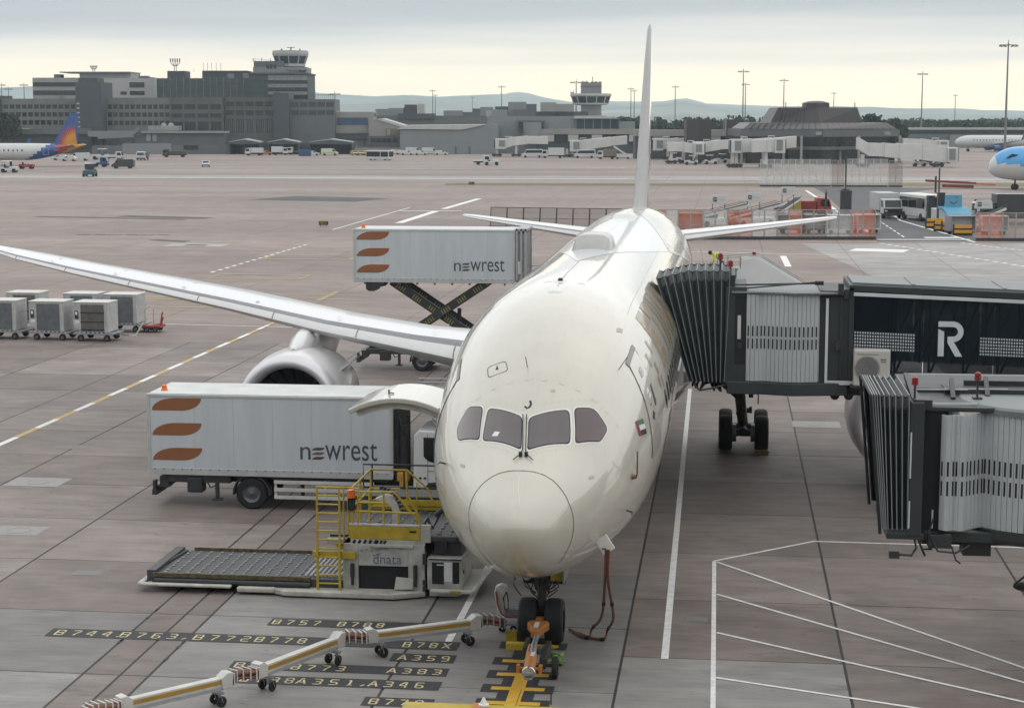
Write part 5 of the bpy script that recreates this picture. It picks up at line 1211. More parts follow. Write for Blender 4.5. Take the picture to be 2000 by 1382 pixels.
rail([(-5.05, yn, 2.45), (-4.38, yn, 2.45)]); rail([(-4.75, yn, 1.6), (-4.75, yn, 2.72)]); rail([(-4.0, yn, 1.6), (-4.0, yn, 2.2)]); rail([(-5.3, 5.0, 1.6), (-5.3, 5.0, 2.72)]); rail([(-5.3, yn, 2.2), (-5.3, 6.4, 2.2)]); rail([(-5.3, 6.4, 2.72), (-4.3, 6.4, 2.72), (-3.6, 6.4, 2.1)]); rail([(-4.3, 6.4, 1.6), (-4.3, 6.4, 2.72)])
bw(mb, 'guard_rail', M['yellow'], LD, smooth=True)
mb = MB()
for x in (-6.08, -5.50):
    mb.box(x-.03, x+.03, 3.22, 3.28, .06, 1.40); mb.box(x-.025, x+.025, 3.26, 3.31, 1.3, 2.88)
mb.path([(-6.06, 3.28, 2.86), (-5.48, 3.28, 2.86), (-5.3, 3.4, 2.84), (-5.02, 3.45, 2.80), (-5.05, 3.45, 2.7)], .028, 6); mb.box(-6.22, -5.1, 3.3, 3.36, 1.0, 1.18); mb.path([(-5.42, 3.45, 2.8), (-5.42, 3.45, 1.5)], .025, 6)
lad = bw(mb, 'ladder', M['yellow'], LD, bev=.006)
for k in range(12): mb = MB(); mb.tube((-6.06, 3.25, .12+k*.23), (-5.52, 3.25, .12+k*.23), .022, 6); bw(mb, 'rung', M['yellow'], LD)
# white curved hose guard and hoses
rings = []
for k in range(10):
    a = R(0+10*k); c = Vector((-4.50+.30*math.cos(a), 4.3, 2.05+.34*math.sin(a))) 
    n = Vector((math.cos(a), 0, math.sin(a)))*.10; rings.append([c-n+Vector((0, -.1, 0)), c+n+Vector((0, -.1, 0)), c+n+Vector((0, .1, 0)), c-n+Vector((0, .1, 0))])
mb = MB(); mb.loft(rings); mb.box(-4.30, -4.10, 4.2, 4.4, 1.6, 2.05); mb.prism([(-4.50, 2.29), (-4.50, 2.49), (-4.75, 2.38)], 'Y', 4.2, 4.4); bw(mb, 'hose_guard', M['offwhite'], LD, smooth=True)
mb = MB()
for k in range(8): a = R(10+11*k); mb.cbox((-4.62+.55*math.cos(a), 4.25, 2.1+.58*math.sin(a)), (.09, .16, .07), Matrix.Rotation(-a, 3, 'Y'))
for k in range(4): mb.path([(-3.45, 3.6+.1*k, 1.7), (-3.3, 3.6+.1*k, 2.0), (-3.15, 3.7, 1.75), (-3.0, 3.8+.1*k, 2.1), (-2.8, 3.9, 2.25)], .025, 6)
mb.tube((-3.1, 3.7, 2.1), (-2.85, 3.8, 2.3), .07, 8); mb.cbox((-2.85, 3.5, 1.4), (.2, .1, .2)); mb.box(-3.1, -2.4, 3.6, 5.5, 1.1, 1.46)
bw(mb, 'hydraulic_hose', M['dark'], LD)
mb = MB(); mb.path([(-5.2, 3.4, 2.58), (-5.22, 3.4, 2.78)], .10, 12); bw(mb, 'beacon', M['beacon'], LD, smooth=True)
mb = MB(); mb.box(-5.3, -5.12, 3.36, 3.5, 2.25, 2.55); bw(mb, 'control_panel', M['black'], LD, bev=.02)
mb = MB()
for p in ([(-5.75, 7.6, 2.0), (-5.75, 7.6, 2.62), (-2.9, 7.6, 2.62)], [(-5.5, 7.6, 2.0), (-5.5, 7.6, 2.62)], [(-4.6, 7.6, 1.9), (-4.6, 7.6, 2.62)], [(-5.75, 7.6, 1.98), (-2.9, 7.6, 1.98)]): mb.path(p, .025, 6)
mb.box(-5.8, -2.7, 6.5, 7.6, 1.84, 1.96); mb.box(-5.0, -4.0, 6.6, 7.4, .3, 1.84); bw(mb, 'rear_walkway', M['dark'], LD)
for x in (-9.6, -7.0, -4.4, -2.6):
    for y in (3.95, 5.9): mb = MB(); mb.lathe([(-.1, .08), (-.1, .15), (.1, .15), (.1, .08)], (x, y, .155), 'Y', 14); bw(mb, 'wheel', M['black'], LD, smooth=True)

# ---- power cable carrier creeping across to the nose gear
CR = thing('cable_carrier', 'jointed white power cable carrier on castors leading to the nose wheels', 'cable carrier', (-4.5, -2.4, 0))
m_sash = mat('ochre_stripe', (.42, .24, .04), .5, var=.15); m_cab = mat('brown_cable', (.20, .075, .045), .55, var=.25)
segs = [(G(250, 1372, .50), G(432, 1330, .50)), (G(512, 1306, .50), G(655, 1252, .50)), (G(732, 1240, .50), G(920, 1216, .50))]
chain = [G(165, 1395, .5)]
for a, b in segs:
    d = (b-a).normalized(); n = Vector((d.y, -d.x, 0)); n = n if n.y < 0 else -n
    mb = MB(); mb.bar(a, b, .18, .20); beam = bw(mb, 'beam', M['offwhite'], CR, bev=.015)
    mb = MB(); mb.bar(a+d*.02+n*.091+Vector((0, 0, .015)), b-d*.02+n*.091+Vector((0, 0, .015)), .012, .085); bw(mb, 'beam_stripe', m_sash, CR)
    mb = MB(); mb.bar(a+n*.04-Vector((0, 0, .13)), b+n*.04-Vector((0, 0, .13)), .08, .07); bw(mb, 'under_channel', M['midgrey'], CR)
    for e, sg in ((a, -1), (b, 1)):
        c = e+d*sg*.10
        mb = MB(); u = d*sg; P = [c-u*.14+Vector((0, 0, -.14)), c+u*.10+Vector((0, 0, -.14)), c+u*.13+Vector((0, 0, .18)), c-u*.02+Vector((0, 0, .20)), c-u*.16+Vector((0, 0, .10))]
        mb.loft([[p+n*.13 for p in P], [p-n*.13 for p in P]]); bw(mb, 'end_housing', M['offwhite'], CR, bev=.015)
        for q in (.14, -.14):
            wc = e-d*sg*.12+n*q; wc.z = 0
            mb = MB(); mb.lathe([(-.03, .03), (-.035, .09), (-.02, .115), (.02, .115), (.035, .09), (.03, .03)], (0, 0, .115), 'Y', 16); w_ = mb.build('castor_wheel', M['black'], CR, smooth=True); w_.location = rp*0 if False else CR.matrix_basis.inverted() @ (wc+d*.04); w_.rotation_euler = (0, 0, math.atan2(d.y, d.x)+R(30*q))
            mb = MB(); mb.tube(wc+Vector((0, 0, .2)), wc+Vector((0, 0, .34)), .025, 6); mb.bar(wc+d*.04+Vector((0, 0, .11))+n*.05, wc+Vector((0, 0, .24))+n*.05, .03, .012); mb.bar(wc+d*.04+Vector((0, 0, .11))-n*.05, wc+Vector((0, 0, .24))-n*.05, .03, .012); bw(mb, 'castor_fork', M['steel'], CR)
        mb = MB(); mb.bar(e-d*sg*.12+n*.22+Vector((0, 0, -.19)), e-d*sg*.12-n*.22+Vector((0, 0, -.19)), .12, .04); bw(mb, 'axle_plate', M['steel'], CR)
    chain += [a-d*.2, b+d*.2]
chain.append(G(985, 1213, .45))
for i in range(0, len(chain), 2):
    a, b = chain[i], chain[i+1]; d = (b-a).normalized(); n = Vector((-d.y, d.x, 0)); L = (b-a).length
    ns = max(5, int(L/.115))
    cpts = [a.lerp(b, k/8)+Vector((0, 0, .05*math.sin(math.pi*k/8)))+n*(.10*math.sin(2*math.pi*k/8)) for k in range(9)]
    mb = MB()
    for q in (-.09, -.03, .03, .09):
        for z in (-.07, .03): mb.path([p+n*q+Vector((0, 0, z)) for p in cpts], .036, 6)
    bw(mb, 'cable_bundle', m_cab, CR, smooth=True)
    for k in range(ns):
        t = (k+.5)/ns; j = min(int(t*8), 7); p = cpts[j].lerp(cpts[j+1], t*8-j); mb = MB(); 
        mb.cbox(p+n*.14, (.032, .012, .25), Matrix.Rotation(math.atan2(d.y, d.x), 3, 'Z')); mb.cbox(p-n*.14, (.032, .012, .25), Matrix.Rotation(math.atan2(d.y, d.x), 3, 'Z')); mb.cbox(p+Vector((0, 0, .12)), (.032, .29, .012), Matrix.Rotation(math.atan2(d.y, d.x), 3, 'Z'))
        bw(mb, 'chain_link', M['offwhite'] if i < 6 else M['midgrey'], CR)
# plug cart by the nose wheels
PC = thing('power_plug_cart', 'small white and grey upright cart with cables left of the nose wheels', 'cart', (-.92, .75, 0))
mb = MB(); mb.prism([(-.16, .42), (.02, .36), (.06, 1.12), (-.08, 1.16), (-.22, 1.10), (-.24, .95)], 'Y', -.14, .10); mb.build('shell', M['offwhite'], PC, bev=.03)
mb = MB(); mb.box(.0, .34, -.12, .12, .34, .56); mb.box(-.14, .30, -.15, .15, .16, .22); mb.tube((-.12, -.1, .2), (-.16, -.1, .5), .02, 6); mb.build('frame', M['grey'], PC, bev=.02)
mb = MB(); mb.path([(.06, -.18, 1.0), (.1, -.2, .8), (.1, -.2, .6), (.02, -.18, .55), (-.02, -.18, .85), (.06, -.18, 1.0)], .015, 6); mb.build('handle', M['black'], PC)
mb = MB(); mb.path([(-.2, -.16, 1.0), (-.16, -.2, .7), (-.05, -.22, .45), (.15, -.22, .40), (.3, -.2, .46)], .022, 6); mb.path([(.2, -.1, 1.2), (.3, -.15, 1.05), (.4, -.1, .9)], .02, 6); mb.build('red_cable', mat('red_cable', (.30, .07, .06), .5), PC, smooth=True)
for x in (-.05, .22): mb = MB(); mb.lathe([(-.03, .03), (-.035, .085), (.035, .085), (.03, .03)], (x, -.12, .085), 'Y', 14); mb.build('castor_wheel', M['black'], PC, smooth=True)
# orange ground power hoses hanging from the belly
for k, (dx, px) in enumerate((((0), (1187, 1130)), ((.05), (1203, 1130)))):
    gp = [PANEL+Vector((dx, -.03, .06))]
    e = G(1110+8*k, 1228+6*k, .04); lo = G(1150+30*k, 1245+3*k, .04)
    mid = gp[0].lerp(lo, .35); mid.z = gp[0].z*.40; mid += Vector((.05+.10*k, 0, 0)); q = gp[0].lerp(lo, .06); q.z = gp[0].z*.75
    gp += [q, mid, Vector((lo.x+.08, lo.y, .28)), lo+Vector((0, 0, .02)), lo.lerp(e, .4)+Vector((0, -.1, .0)), lo.lerp(e, .8)+Vector((0, .05, 0)), e]
    P = []
    for i in range(len(gp)-1):
        p0, p1, p2, p3 = gp[max(i-1, 0)], gp[i], gp[i+1], gp[min(i+2, len(gp)-1)]
        for j in range(5):
            t = j/5; P.append(.5*((2*p1)+(-p0+p2)*t+(2*p0-5*p1+4*p2-p3)*t*t+(-p0+3*p1-3*p2+p3)*t**3))
    P = [Vector((v.x, v.y, max(v.z, .035))) for v in P]
    hz_ = thing('ground_power_cable', ('left', 'right')[k]+' one of two orange brown power cables hanging from the belly panel', 'cable', (lo.x, lo.y, 0), 0, 'power cables hanging from the belly')
    mb = MB(); mb.path(P, .032, 8); bw(mb, 'sheath', mat('rust_cable', (.15, .05, .03), .5, var=.15), hz_, smooth=True)
    mb = MB()
    for i in (8, 14, 21): d = (P[i+1]-P[i-1]).normalized(); mb.tube(P[i]-d*.06, P[i]+d*.06, .042, 8)
    bw(mb, 'clip_band', M['black'], hz_)
# tow bar with its round eye, chocks, rope
TB = thing('tow_bar', 'orange tow bar pinned to the nose gear with a round steel eye', 'tow bar', (.1, -2.6, 0))
mb = MB(); mb.tube((.04, -.2, .52), (.10, -2.4, .55), .06, 10); mb.tube((.10, -2.2, .55), (.18, -3.6, .52), .075, 10); mb.tube((.0, -1.9, .4), (.0, -3.2, .45), .04, 8); mb.tube((.22, -1.9, .4), (.26, -3.2, .45), .04, 8); bw(mb, 'shaft', M['steel'], TB, smooth=True)
mb = MB(); mb.prism([(-.16, -.55), (.24, -.55), (.30, -.75), (.16, -1.15), (.14, -1.45), (-.06, -1.45), (-.08, -1.15), (-.22, -.75)], 'Z', .48, .66); mb.cbox((.04, -.42, .6), (.2, .2, .2)); bw(mb, 'head', M['orange'], TB, bev=.03)
mb = MB(); mb.box(-.02, .08, -1.2, -.85, .66, .70); bw(mb, 'plate', M['white'], TB)
mb = MB(); mb.tube((.13, -3.0, .53), (.17, -3.95, .5), .13, 14); mb.tube((-.08, -3.75, .5), (.42, -3.75, .5), .04, 8); mb.cbox((-.08, -3.75, .5), (.07, .16, .16)); mb.cbox((.40, -3.75, .5), (.07, .16, .16)); mb.tube((.0, -2.1, .5), (.02, -2.9, .5), .05, 8); bw(mb, 'shock_sleeve', M['orange'], TB, smooth=True)
mb = MB(); mb.box(.13, .22, -3.35, -3.05, .655, .665); bw(mb, 'plate', M['white'], TB)
mb = MB(); mb.lathe([(-.05, .0), (-.05, .135), (-.03, .15), (.03, .15), (.05, .13), (.05, 0)], (.18, -4.05, .5), 'Y', 28); bw(mb, 'eye_flange', M['chrome'], TB, smooth=True, ang=30)
mb = MB(); mb.cbox((.18, -4.14, .5), (.22, .10, .05)); mb.lathe([(-.02, .09), (.02, .09), (.02, .05), (-.02, .05)], (.18, -4.16, .42), 'Z', 16); bw(mb, 'tow_eye', M['steel'], TB)
mb = MB(); mb.box(-.62, -.1, -1.55, -1.38, .22, .38); mb.box(-.1, .5, -1.52, -1.42, .26, .34); bw(mb, 'axle_beam', M['yellow'], TB, bev=.015)
mb = MB(); mb.bar((-.12, -1.5, .36), (.02, -2.6, .5), .06, .06); mb.bar((.34, -1.5, .36), (.24, -2.6, .5), .06, .06); mb.box(-.16, -.06, -2.2, -1.4, .2, .5); mb.box(.30, .42, -2.9, -1.5, .22, .46); mb.tube((.3, -2.75, .26), (.62, -2.75, .26), .03, 8); bw(mb, 'carriage', M['dark'], TB, bev=.01)
for x in (.62,): mb = MB(); mb.lathe([(-.06, .08), (-.065, .2), (-.045, .24), (.045, .24), (.065, .2), (.06, .08)], (x, -2.75, .24), 'X', 18); bw(mb, 'wheel', M['black'], TB, smooth=True)
rope = thing('tow_rope', 'tangle of bright green rope on the ground beside the tow bar', 'rope', (.55, -1.75, 0))
mb = MB(); mb.path([(.22*math.sin(k*1.9)*(1-.02*k), .16*math.cos(k*2.7), .03+.012*k) for k in range(18)], .028, 6); mb.build('strand', mat('lime_rope', (.26, .42, .15), .6, var=.2), rope, smooth=True)
for x, y, lb in ((-.66, -.05, 'yellow wheel chock against the left nose wheel'),):
    ck = thing('wheel_chock', lb, 'chock', (x, y, 0)); mb = MB(); mb.prism([(-.12, 0), (.12, 0), (.12, .10), (.02, .26), (-.10, .26)], 'X', -.14, .14); mb.build('wedge', M['yellow'], ck, bev=.02)
    mb = MB(); mb.tube((-.1, 0, .2), (.1, 0, .22), .02, 6); mb.build('handle', M['dark'], ck)
for side, lb in ((1, 'wooden chock in front of the right hand main wheels'),):
    ck = thing('wheel_chock', lb, 'chock', (5.62, 24.35, 0)); mb = MB(); mb.prism([(-.15, 0), (.15, 0), (.08, .16), (-.08, .16)], 'X', -.25, .25); mb.build('wedge', mat('chock_wood', (.30, .22, .12), .7), ck, bev=.02)
    mb = MB(); mb.tube((-.3, -.1, .1), (.3, -.1, .1), .012, 5); mb.build('cord', M['dark'], ck)
# pushback tug waiting at the tow bar
TG = thing('pushback_tug', 'yellow pushback tug with a flat deck at the end of the tow bar', 'tug', (-.2, -11.0, 0))
mb = MB(); mb.box(-1.50, 1.50, -2.4, 2.5, .35, 1.29); tb_ = mb.build('body', M['yellow'], TG, bev=.06, seg=3)
mb = MB(); mb.box(-1.3, 1.3, -2.3, .2, 1.29, 1.31); mb.box(-1.52, 1.52, 2.38, 2.5, .4, .75); mb.build('deck_plate', M['dark'], TG, bev=.01)
mb = MB(); mb.box(-1.3, -.2, -1.9, -.6, 1.38, 1.44); mb.box(-1.2, -.4, -1.9, -1.7, 1.38, 1.8); mb.build('driver_seat', M['black'], TG, bev=.05)
mb = MB(); mb.lathe([(0, .10), (.04, .10), (.05, .07), (.16, .02), (.17, 0)], (.05, 2.25, 1.33), 'Z', 14); mb.build('beacon', M['white'], TG, smooth=True)
mb = MB(); mb.box(-.16, .06, 2.05, 2.42, 1.29, 1.33); mb.build('beacon_base', M['orange'], TG)
mb = MB(); mb.tube((1.3, 2.4, 1.35), (1.3, 2.4, 1.6), .015, 6); mb.build('aerial', M['dark'], TG)
for x in (-1.35, 1.35):
    for y in (-1.6, 1.6): simple_wheel(TG, x, y, .5, .32, axis='X')

# ---- boarding steps at the aft door with a worker on the platform
ST = thing('boarding_steps', 'white covered boarding steps marked with a blue emblem at the aft door', 'steps', (8, 46.6, 0))
prof = [(3.75, 4.42), (3.75, 5.30), (5.55, 5.62), (5.75, 5.62), (13.2, .95), (13.2, .45), (5.4, 4.42)]
for y in (45.9, 47.3):
    mb = MB(); mb.prism([(3.9, 3.9), (3.9, 4.95), (4.95, 4.98), (5.0, 5.42), (5.75, 5.50), (13.3, .95), (13.3, .35), (5.4, 3.9)], 'Y', y-.03, y+.03); bw(mb, 'side_panel', M['white'], ST, bev=.01)
    mb = MB(); mb.path([(3.8, y, 4.4), (3.8, y, 5.45), (5.5, y, 5.62), (5.8, y, 5.60), (13.3, y, 1.25)], .03, 6)
    for x in (4.3, 4.9, 5.5): mb.path([(x, y, 4.4), (x, y, 5.5)], .025, 6)
    mb.path([(3.8, y, 5.1), (5.2, y, 5.25)], .02, 6); bw(mb, 'handrail', M['steel'], ST)
mb = MB(); mb.box(3.3, 5.4, 45.9, 47.3, 4.32, 4.42); bw(mb, 'platform', M['grey'], ST)
for k in range(17): mb = MB(); mb.box(5.4+k*.46, 5.4+k*.46+.46, 45.95, 47.25, 4.12-k*.235, 4.17-k*.235); bw(mb, 'tread', M['grey'], ST)
mb = MB(); mb.box(4.5, 12.8, 46.0, 47.2, .5, .8); mb.bar((5, 46.6, .8), (6.6, 46.6, 3.4), .5, .3); mb.bar((11.5, 46.6, .6), (5.4, 46.6, 4.1), .7, .25); bw(mb, 'chassis', M['dark'], ST)
for x in (5.4, 11.8):
    for y in (45.95, 47.25): mb = MB(); mb.lathe([(-.12, .2), (-.12, .38), (.12, .38), (.12, .2)], (x, y, .38), 'Y', 18); bw(mb, 'wheel', M['black'], ST, smooth=True)
mb = MB(); n_ = 20
mb.add([(4.42+r_*math.cos(2*math.pi*k/n_), 45.862, 4.55+r_*math.sin(2*math.pi*k/n_)) for r_ in (.23, .31) for k in range(n_)], [(k, (k+1) % n_, n_+(k+1) % n_, n_+k) for k in range(n_)])
mb.add([(4.66, 45.862, 4.6), (4.73, 45.862, 4.6), (4.73, 45.862, 5.0), (4.66, 45.862, 5.0)], [(0, 1, 2, 3)]); mb.add([(4.6, 45.861, 4.88), (4.8, 45.861, 4.93), (4.8, 45.861, 4.98), (4.6, 45.861, 4.94)], [(0, 1, 2, 3)])
bw(mb, 'emblem', mat('emblem_teal', (.06, .20, .26), .5), ST, recalc=False)
mb = MB(); mb.path([(5.55, 46.0, 5.62), (5.55, 46.0, 5.78)], .09, 10); bw(mb, 'beacon', M['redlens'], ST, smooth=True)
mb = MB(); mb.bar((5.9, 45.84, 4.05), (6.9, 45.84, 4.08), .02, .06); bw(mb, 'panel_slot', M['dark'], ST)

def person(name, label, loc, rz, joints, edges, rad, cloth, face):
    """one continuous skinned body; cloth(co) -> material index"""
    me = bpy.data.meshes.new(name); me.from_pydata(joints, edges, []); o = bpy.data.objects.new(name, me); COL.objects.link(o)
    o.modifiers.new('skin', 'SKIN'); sv = me.skin_vertices[0].data
    for i, r_ in enumerate(rad): sv[i].radius = (r_, r_)
    sv[0].use_root = True; o.modifiers.new('sub', 'SUBSURF').levels = 2
    dg = bpy.context.evaluated_depsgraph_get(); m2 = bpy.data.meshes.new_from_object(o.evaluated_get(dg)); bpy.data.objects.remove(o)
    for m in (mat('hivis_yellow', (.55, .60, .10), .6), mat('work_trousers_blue', (.035, .085, .19), .7), mat('skin_tone', (.38, .22, .15), .5), M['black']): m2.materials.append(m)
    for p in m2.polygons: p.material_index = cloth(p.center); p.use_smooth = True
    r = thing(name, label, 'person', loc, rz); b = bpy.data.objects.new('body', m2); COL.objects.link(b); b.parent = r
    return r
# bending forward, knees bent, arms reaching down in front (faces -x)
J = [(0.10, 0, .84), (0.02, 0, 1.02), (-.14, 0, 1.18), (-.30, 0, 1.26), (-.38, 0, 1.27), (-.48, 0, 1.26), (-.55, 0, 1.24),
     (.08, .10, .80), (-.06, .13, .46), (.06, .13, .09), (-.10, .14, .04), (.08, -.10, .80), (-.06, -.13, .46), (.06, -.13, .09), (-.10, -.14, .04),
     (-.28, .19, 1.20), (-.32, .24, .92), (-.48, .20, .74), (-.56, .18, .68), (-.28, -.19, 1.20), (-.32, -.24, .92), (-.48, -.20, .74), (-.56, -.18, .68)]
E_ = [(0, 1), (1, 2), (2, 3), (3, 4), (4, 5), (5, 6), (0, 7), (7, 8), (8, 9), (9, 10), (0, 11), (11, 12), (12, 13), (13, 14), (3, 15), (15, 16), (16, 17), (17, 18), (3, 19), (19, 20), (20, 21), (21, 22)]
Rd = [.15, .14, .16, .13, .06, .10, .08, .11, .075, .055, .05, .11, .075, .055, .05, .07, .055, .045, .04, .07, .055, .045, .04]
def cloth(c):
    if c.x < -.42 and c.z > 1.1: return 3 if c.z > 1.27 else 2
    if c.z < .10: return 3
    if c.x < -.44 and c.z < .85: return 2
    if c.z > .93 or (c.x < -.22 and c.z > .6): return 0
    return 1
pr = person('person', 'person in a yellow hi-vis top and blue trousers bending on the boarding steps', (3.95, 46.2, 4.42), 0, J, E_, Rd, cloth, None)
mb = MB(); mb.lathe([(-.10, .02), (-.08, .075), (0, .105), (.06, .085), (.10, .02)], (-.50, 0, 1.30), 'Z', 12); mb.build('hair', M['black'], pr, smooth=True)

# ---- baggage containers on dollies at the left
m_curt = mat('container_curtain', (.115, .128, .135), .75, var=.25, scale=3, bump=.3); m_curtb = mat('container_curtain_brown', (.115, .108, .10), .75, var=.3, scale=3, bump=.3)
m_ulw = mat('container_white', (.42, .43, .42), .5, var=.2, scale=3)
def dolly(loc, rz, label):
    d = thing('container_dolly', label, 'dolly', loc, rz, 'dollies in the container trains')
    mb = MB(); mb.box(-1.15, 1.15, -.85, .85, .38, .46); mb.box(-1.15, 1.15, -.05, .05, .28, .38); mb.bar((1.1, 0, .4), (1.75, 0, .3), .06, .06); d_ = mb.build('frame', M['grey'], d, bev=.015)
    for k in range(9): mb = MB(); mb.lathe([(-.05, .02), (-.05, .05), (.05, .05), (.05, .02)], (-1.0+k*.25, -.8, .48), 'X', 8); mb.build('roller', M['steel'], d)
    for x in (-.75, .75):
        for y in (-.7, .7): simple_wheel(d, x, y, .18, .14, n=14)
    return d
def container(loc, rz, label, brown):
    c = thing('baggage_container', label, 'container', loc, rz, 'baggage containers on the dollies')
    # end panels with the cut lower corner facing the viewer's left, curtain between
    out = [(-1.15, .42), (-.72, 0), (.85, 0), (.85, 1.62), (-1.15, 1.62)]
    mb = MB(); mb.prism(out, 'Y', -.74, .76); mb.build('shell', m_ulw, c, bev=.02)
    mb = MB(); mb.box(-.70, .62, -.775, -.742, .06, 1.52); cu = mb.build('curtain', m_curtb if brown else m_curt, c, bev=.01)
    mb = MB(); mb.box(-1.17, .87, -.77, .78, 1.62, 1.66); mb.build('roof', M['offwhite'], c, bev=.008)
    mb = MB(); mb.box(.85, .865, -.5, .5, .95, 1.4); mb.build('end_lettering_panel', M['midgrey'], c)
    mb = MB(); mb.box(-1.06, -.84, -.750, -.742, .72, 1.18); mb.build('notice_board', M['dark'], c)
    mb = MB(); mb.box(-1.02, -.9, -.757, -.75, .95, 1.12); mb.box(-1.04, -.80, -.750, -.742, .50, .64); mb.build('notice_sheet', M['white'], c)
    if brown:
        for z in (.12, .55, 1.05): mb = MB(); mb.box(-.72, .64, -.79, -.775, z, z+.045); mb.build('strap', M['black'], c)
    return c
ul = [(-30.1, 54.2, 1, 'with strapped brown curtain, right end of front train'), (-32.7, 54.4, 0, 'with plain curtain, second from right in front train'), (-35.5, 54.6, 0, 'cut by left picture edge in front train'),
      (-29.95, 58.6, 0, 'heading the back train beside the red drawbar'), (-32.4, 58.8, 0, 'in middle of back train, mostly hidden'), (-35.9, 59.0, 1, 'with strapped brown curtain, left of back train')]
for x, y, b, tx in ul:
    dolly((x, y, 0), R(-2), 'low dolly under container '+tx); container((x, y, .50), R(-2), 'grey baggage container '+tx, b)
TF = thing('drawbar_frame', 'red drawbar frame standing at the head of the back container train', 'drawbar', (-28.3, 58.4, 0))
mb = MB(); mb.box(-.6, .5, -.5, .5, .25, .38); mb.bar((.45, -.3, .3), (.6, -.3, 1.15), .07, .07); mb.bar((.3, .3, .3), (.45, .3, .8), .06, .06); mb.bar((-.6, 0, .3), (.5, 0, .42), .1, .1); mb.build('frame', M['red'], TF)
for x in (-.3, .2):
    for y in (-.45, .45): simple_wheel(TF, x, y, .16, .1, n=12)
mb = MB(); mb.path([(-.4, -.4, .4), (-.4, -.4, 1.3), (-.1, -.4, 1.5), (.1, -.4, 1.3), (.1, -.4, .4)], .02, 6); mb.build('hoop', M['steel'], TF)
bar = thing('tow_bar', 'yellow drawbar handle of the front container train', 'drawbar', (-28.3, 54.2, 0)); mb = MB(); mb.bar((-.5, 0, .3), (.35, 0, .28), .07, .07); mb.bar((.3, 0, .28), (.75, .3, 1.1), .06, .06); mb.build('pole', M['offwhite'], bar); mb = MB(); mb.bar((.7, .1, 1.1), (.8, .5, 1.1), .05, .05); mb.build('grip', M['yellow'], bar)
# ------------------------------------------------------------------ far side of the airfield
m_conc = mat('grey_concrete_wall', (.110, .118, .120), .8, var=.14, scale=.25)
m_concl = mat('light_concrete_wall', (.27, .275, .272), .8, var=.14, scale=.2)
m_concd = mat('dark_stair_tower', (.060, .072, .076), .8, var=.14, scale=.2)
m_band = mat('spandrel_concrete', (.150, .152, .146), .8, var=.2, scale=.5)
m_bandb = mat('brown_concrete', (.095, .091, .088), .8, var=.2, scale=.4)
m_fglass = mat('far_dark_glass', (.012, .017, .020), .18, var=.3, scale=.3)
m_bgl = mat('blue_green_glass', (.02, .042, .048), .12, var=.3, scale=.3)
m_clad = mat('grey_cladding', (.19, .205, .21), .6, var=.08, scale=.2)
m_cladp = mat('pale_cladding', (.36, .36, .35), .6, var=.08, scale=.15)
m_taupe = mat('taupe_cladding', (.25, .24, .23), .7, var=.08, scale=.15)
m_rbrown = mat('brown_metal_roof', (.038, .031, .029), .5, var=.2, scale=.2)
m_rbrownl = mat('weathered_brown_roof', (.105, .095, .090), .5, var=.25, scale=.25)
m_brownbox = mat('brown_cladding', (.050, .038, .040), .6, var=.15, scale=.3)
m_jbw = mat('far_bridge_white', (.55, .55, .53), .55, var=.10, scale=.4)
m_rooflt = mat('light_roof', (.42, .42, .40), .6, var=.12, scale=.2)

class FF:
    """a place at distance D, facing the viewer: px/py of the photograph -> local metres"""
    def __init__(s, name, label, cat, px, D, group=None):
        p = AD(px, 691, D); s.px, s.D = px, D; s.k = (D*_cp+CH*_sp)/FPX
        s.t = thing(name, label, cat, (p.x, p.y, -.03), YAW, group)
    def x(s, px): return (px-s.px)*s.k
    def z(s, py): return AD(s.px, py, s.D).z+.03
    def box(s, mb, px0, px1, yT, yB, d0, d1):
        return mb.box(s.x(px0), s.x(px1), d0, d1, 0 if yB is None else s.z(yB), s.z(yT))
    def part(s, name, m, px0, px1, yT, yB, d0, d1, parent=None, **k):
        mb = MB(); s.box(mb, px0, px1, yT, yB, d0, d1); return mb.build(name, m, parent or s.t, **k)
_unit = MB(); _unit.box(-.5, .5, -.5, .5, -.5, .5)
_unit_src = {}
def unit(name, m, parent, x0, x1, y0, y1, z0, z1):
    key = m.name
    if key not in _unit_src:
        o = _unit.build(name, m, parent); _unit_src[key] = o
    else: o = share(_unit_src[key], name, parent)
    o.location = ((x0+x1)/2, (y0+y1)/2, (z0+z1)/2); o.scale = (x1-x0, y1-y0, z1-z0); return o
def facade(f, px0, px1, yT, yB, depth, wall, rows, bays, glass, d0=0.0, rec=.5, pillar=.5, band=None):
    """storeys: bands proud of the glass, a pillar at each bay line, every window a part"""
    f.part('wall', wall, px0, px1, yT, yB, d0+rec, d0+depth)
    ys = [yT]+[v for r in rows for v in r]+[yB]
    for i in range(0, len(ys), 2):
        zt, zb_ = ys[i], ys[i+1]
        if zb_ is None or zb_ > zt: f.part('spandrel', band or wall, px0, px1, zt, zb_, d0, d0+rec)
    mb = MB()
    for (t, b) in rows:
        for px in bays: x = f.x(px); mb.box(x-pillar/2, x+pillar/2, d0+.08, d0+rec, f.z(b), f.z(t))
        for a, c in zip(bays[:-1], bays[1:]): unit('window', glass, f.t, f.x(a)+pillar/2, f.x(c)-pillar/2, d0+rec-.12, d0+rec-.02, f.z(b), f.z(t))
    mb.build('pillar', band or wall, f.t)['kind'] = 'stuff'
def lin(a, b, n): return [a+(b-a)*k/n for k in range(n+1)]

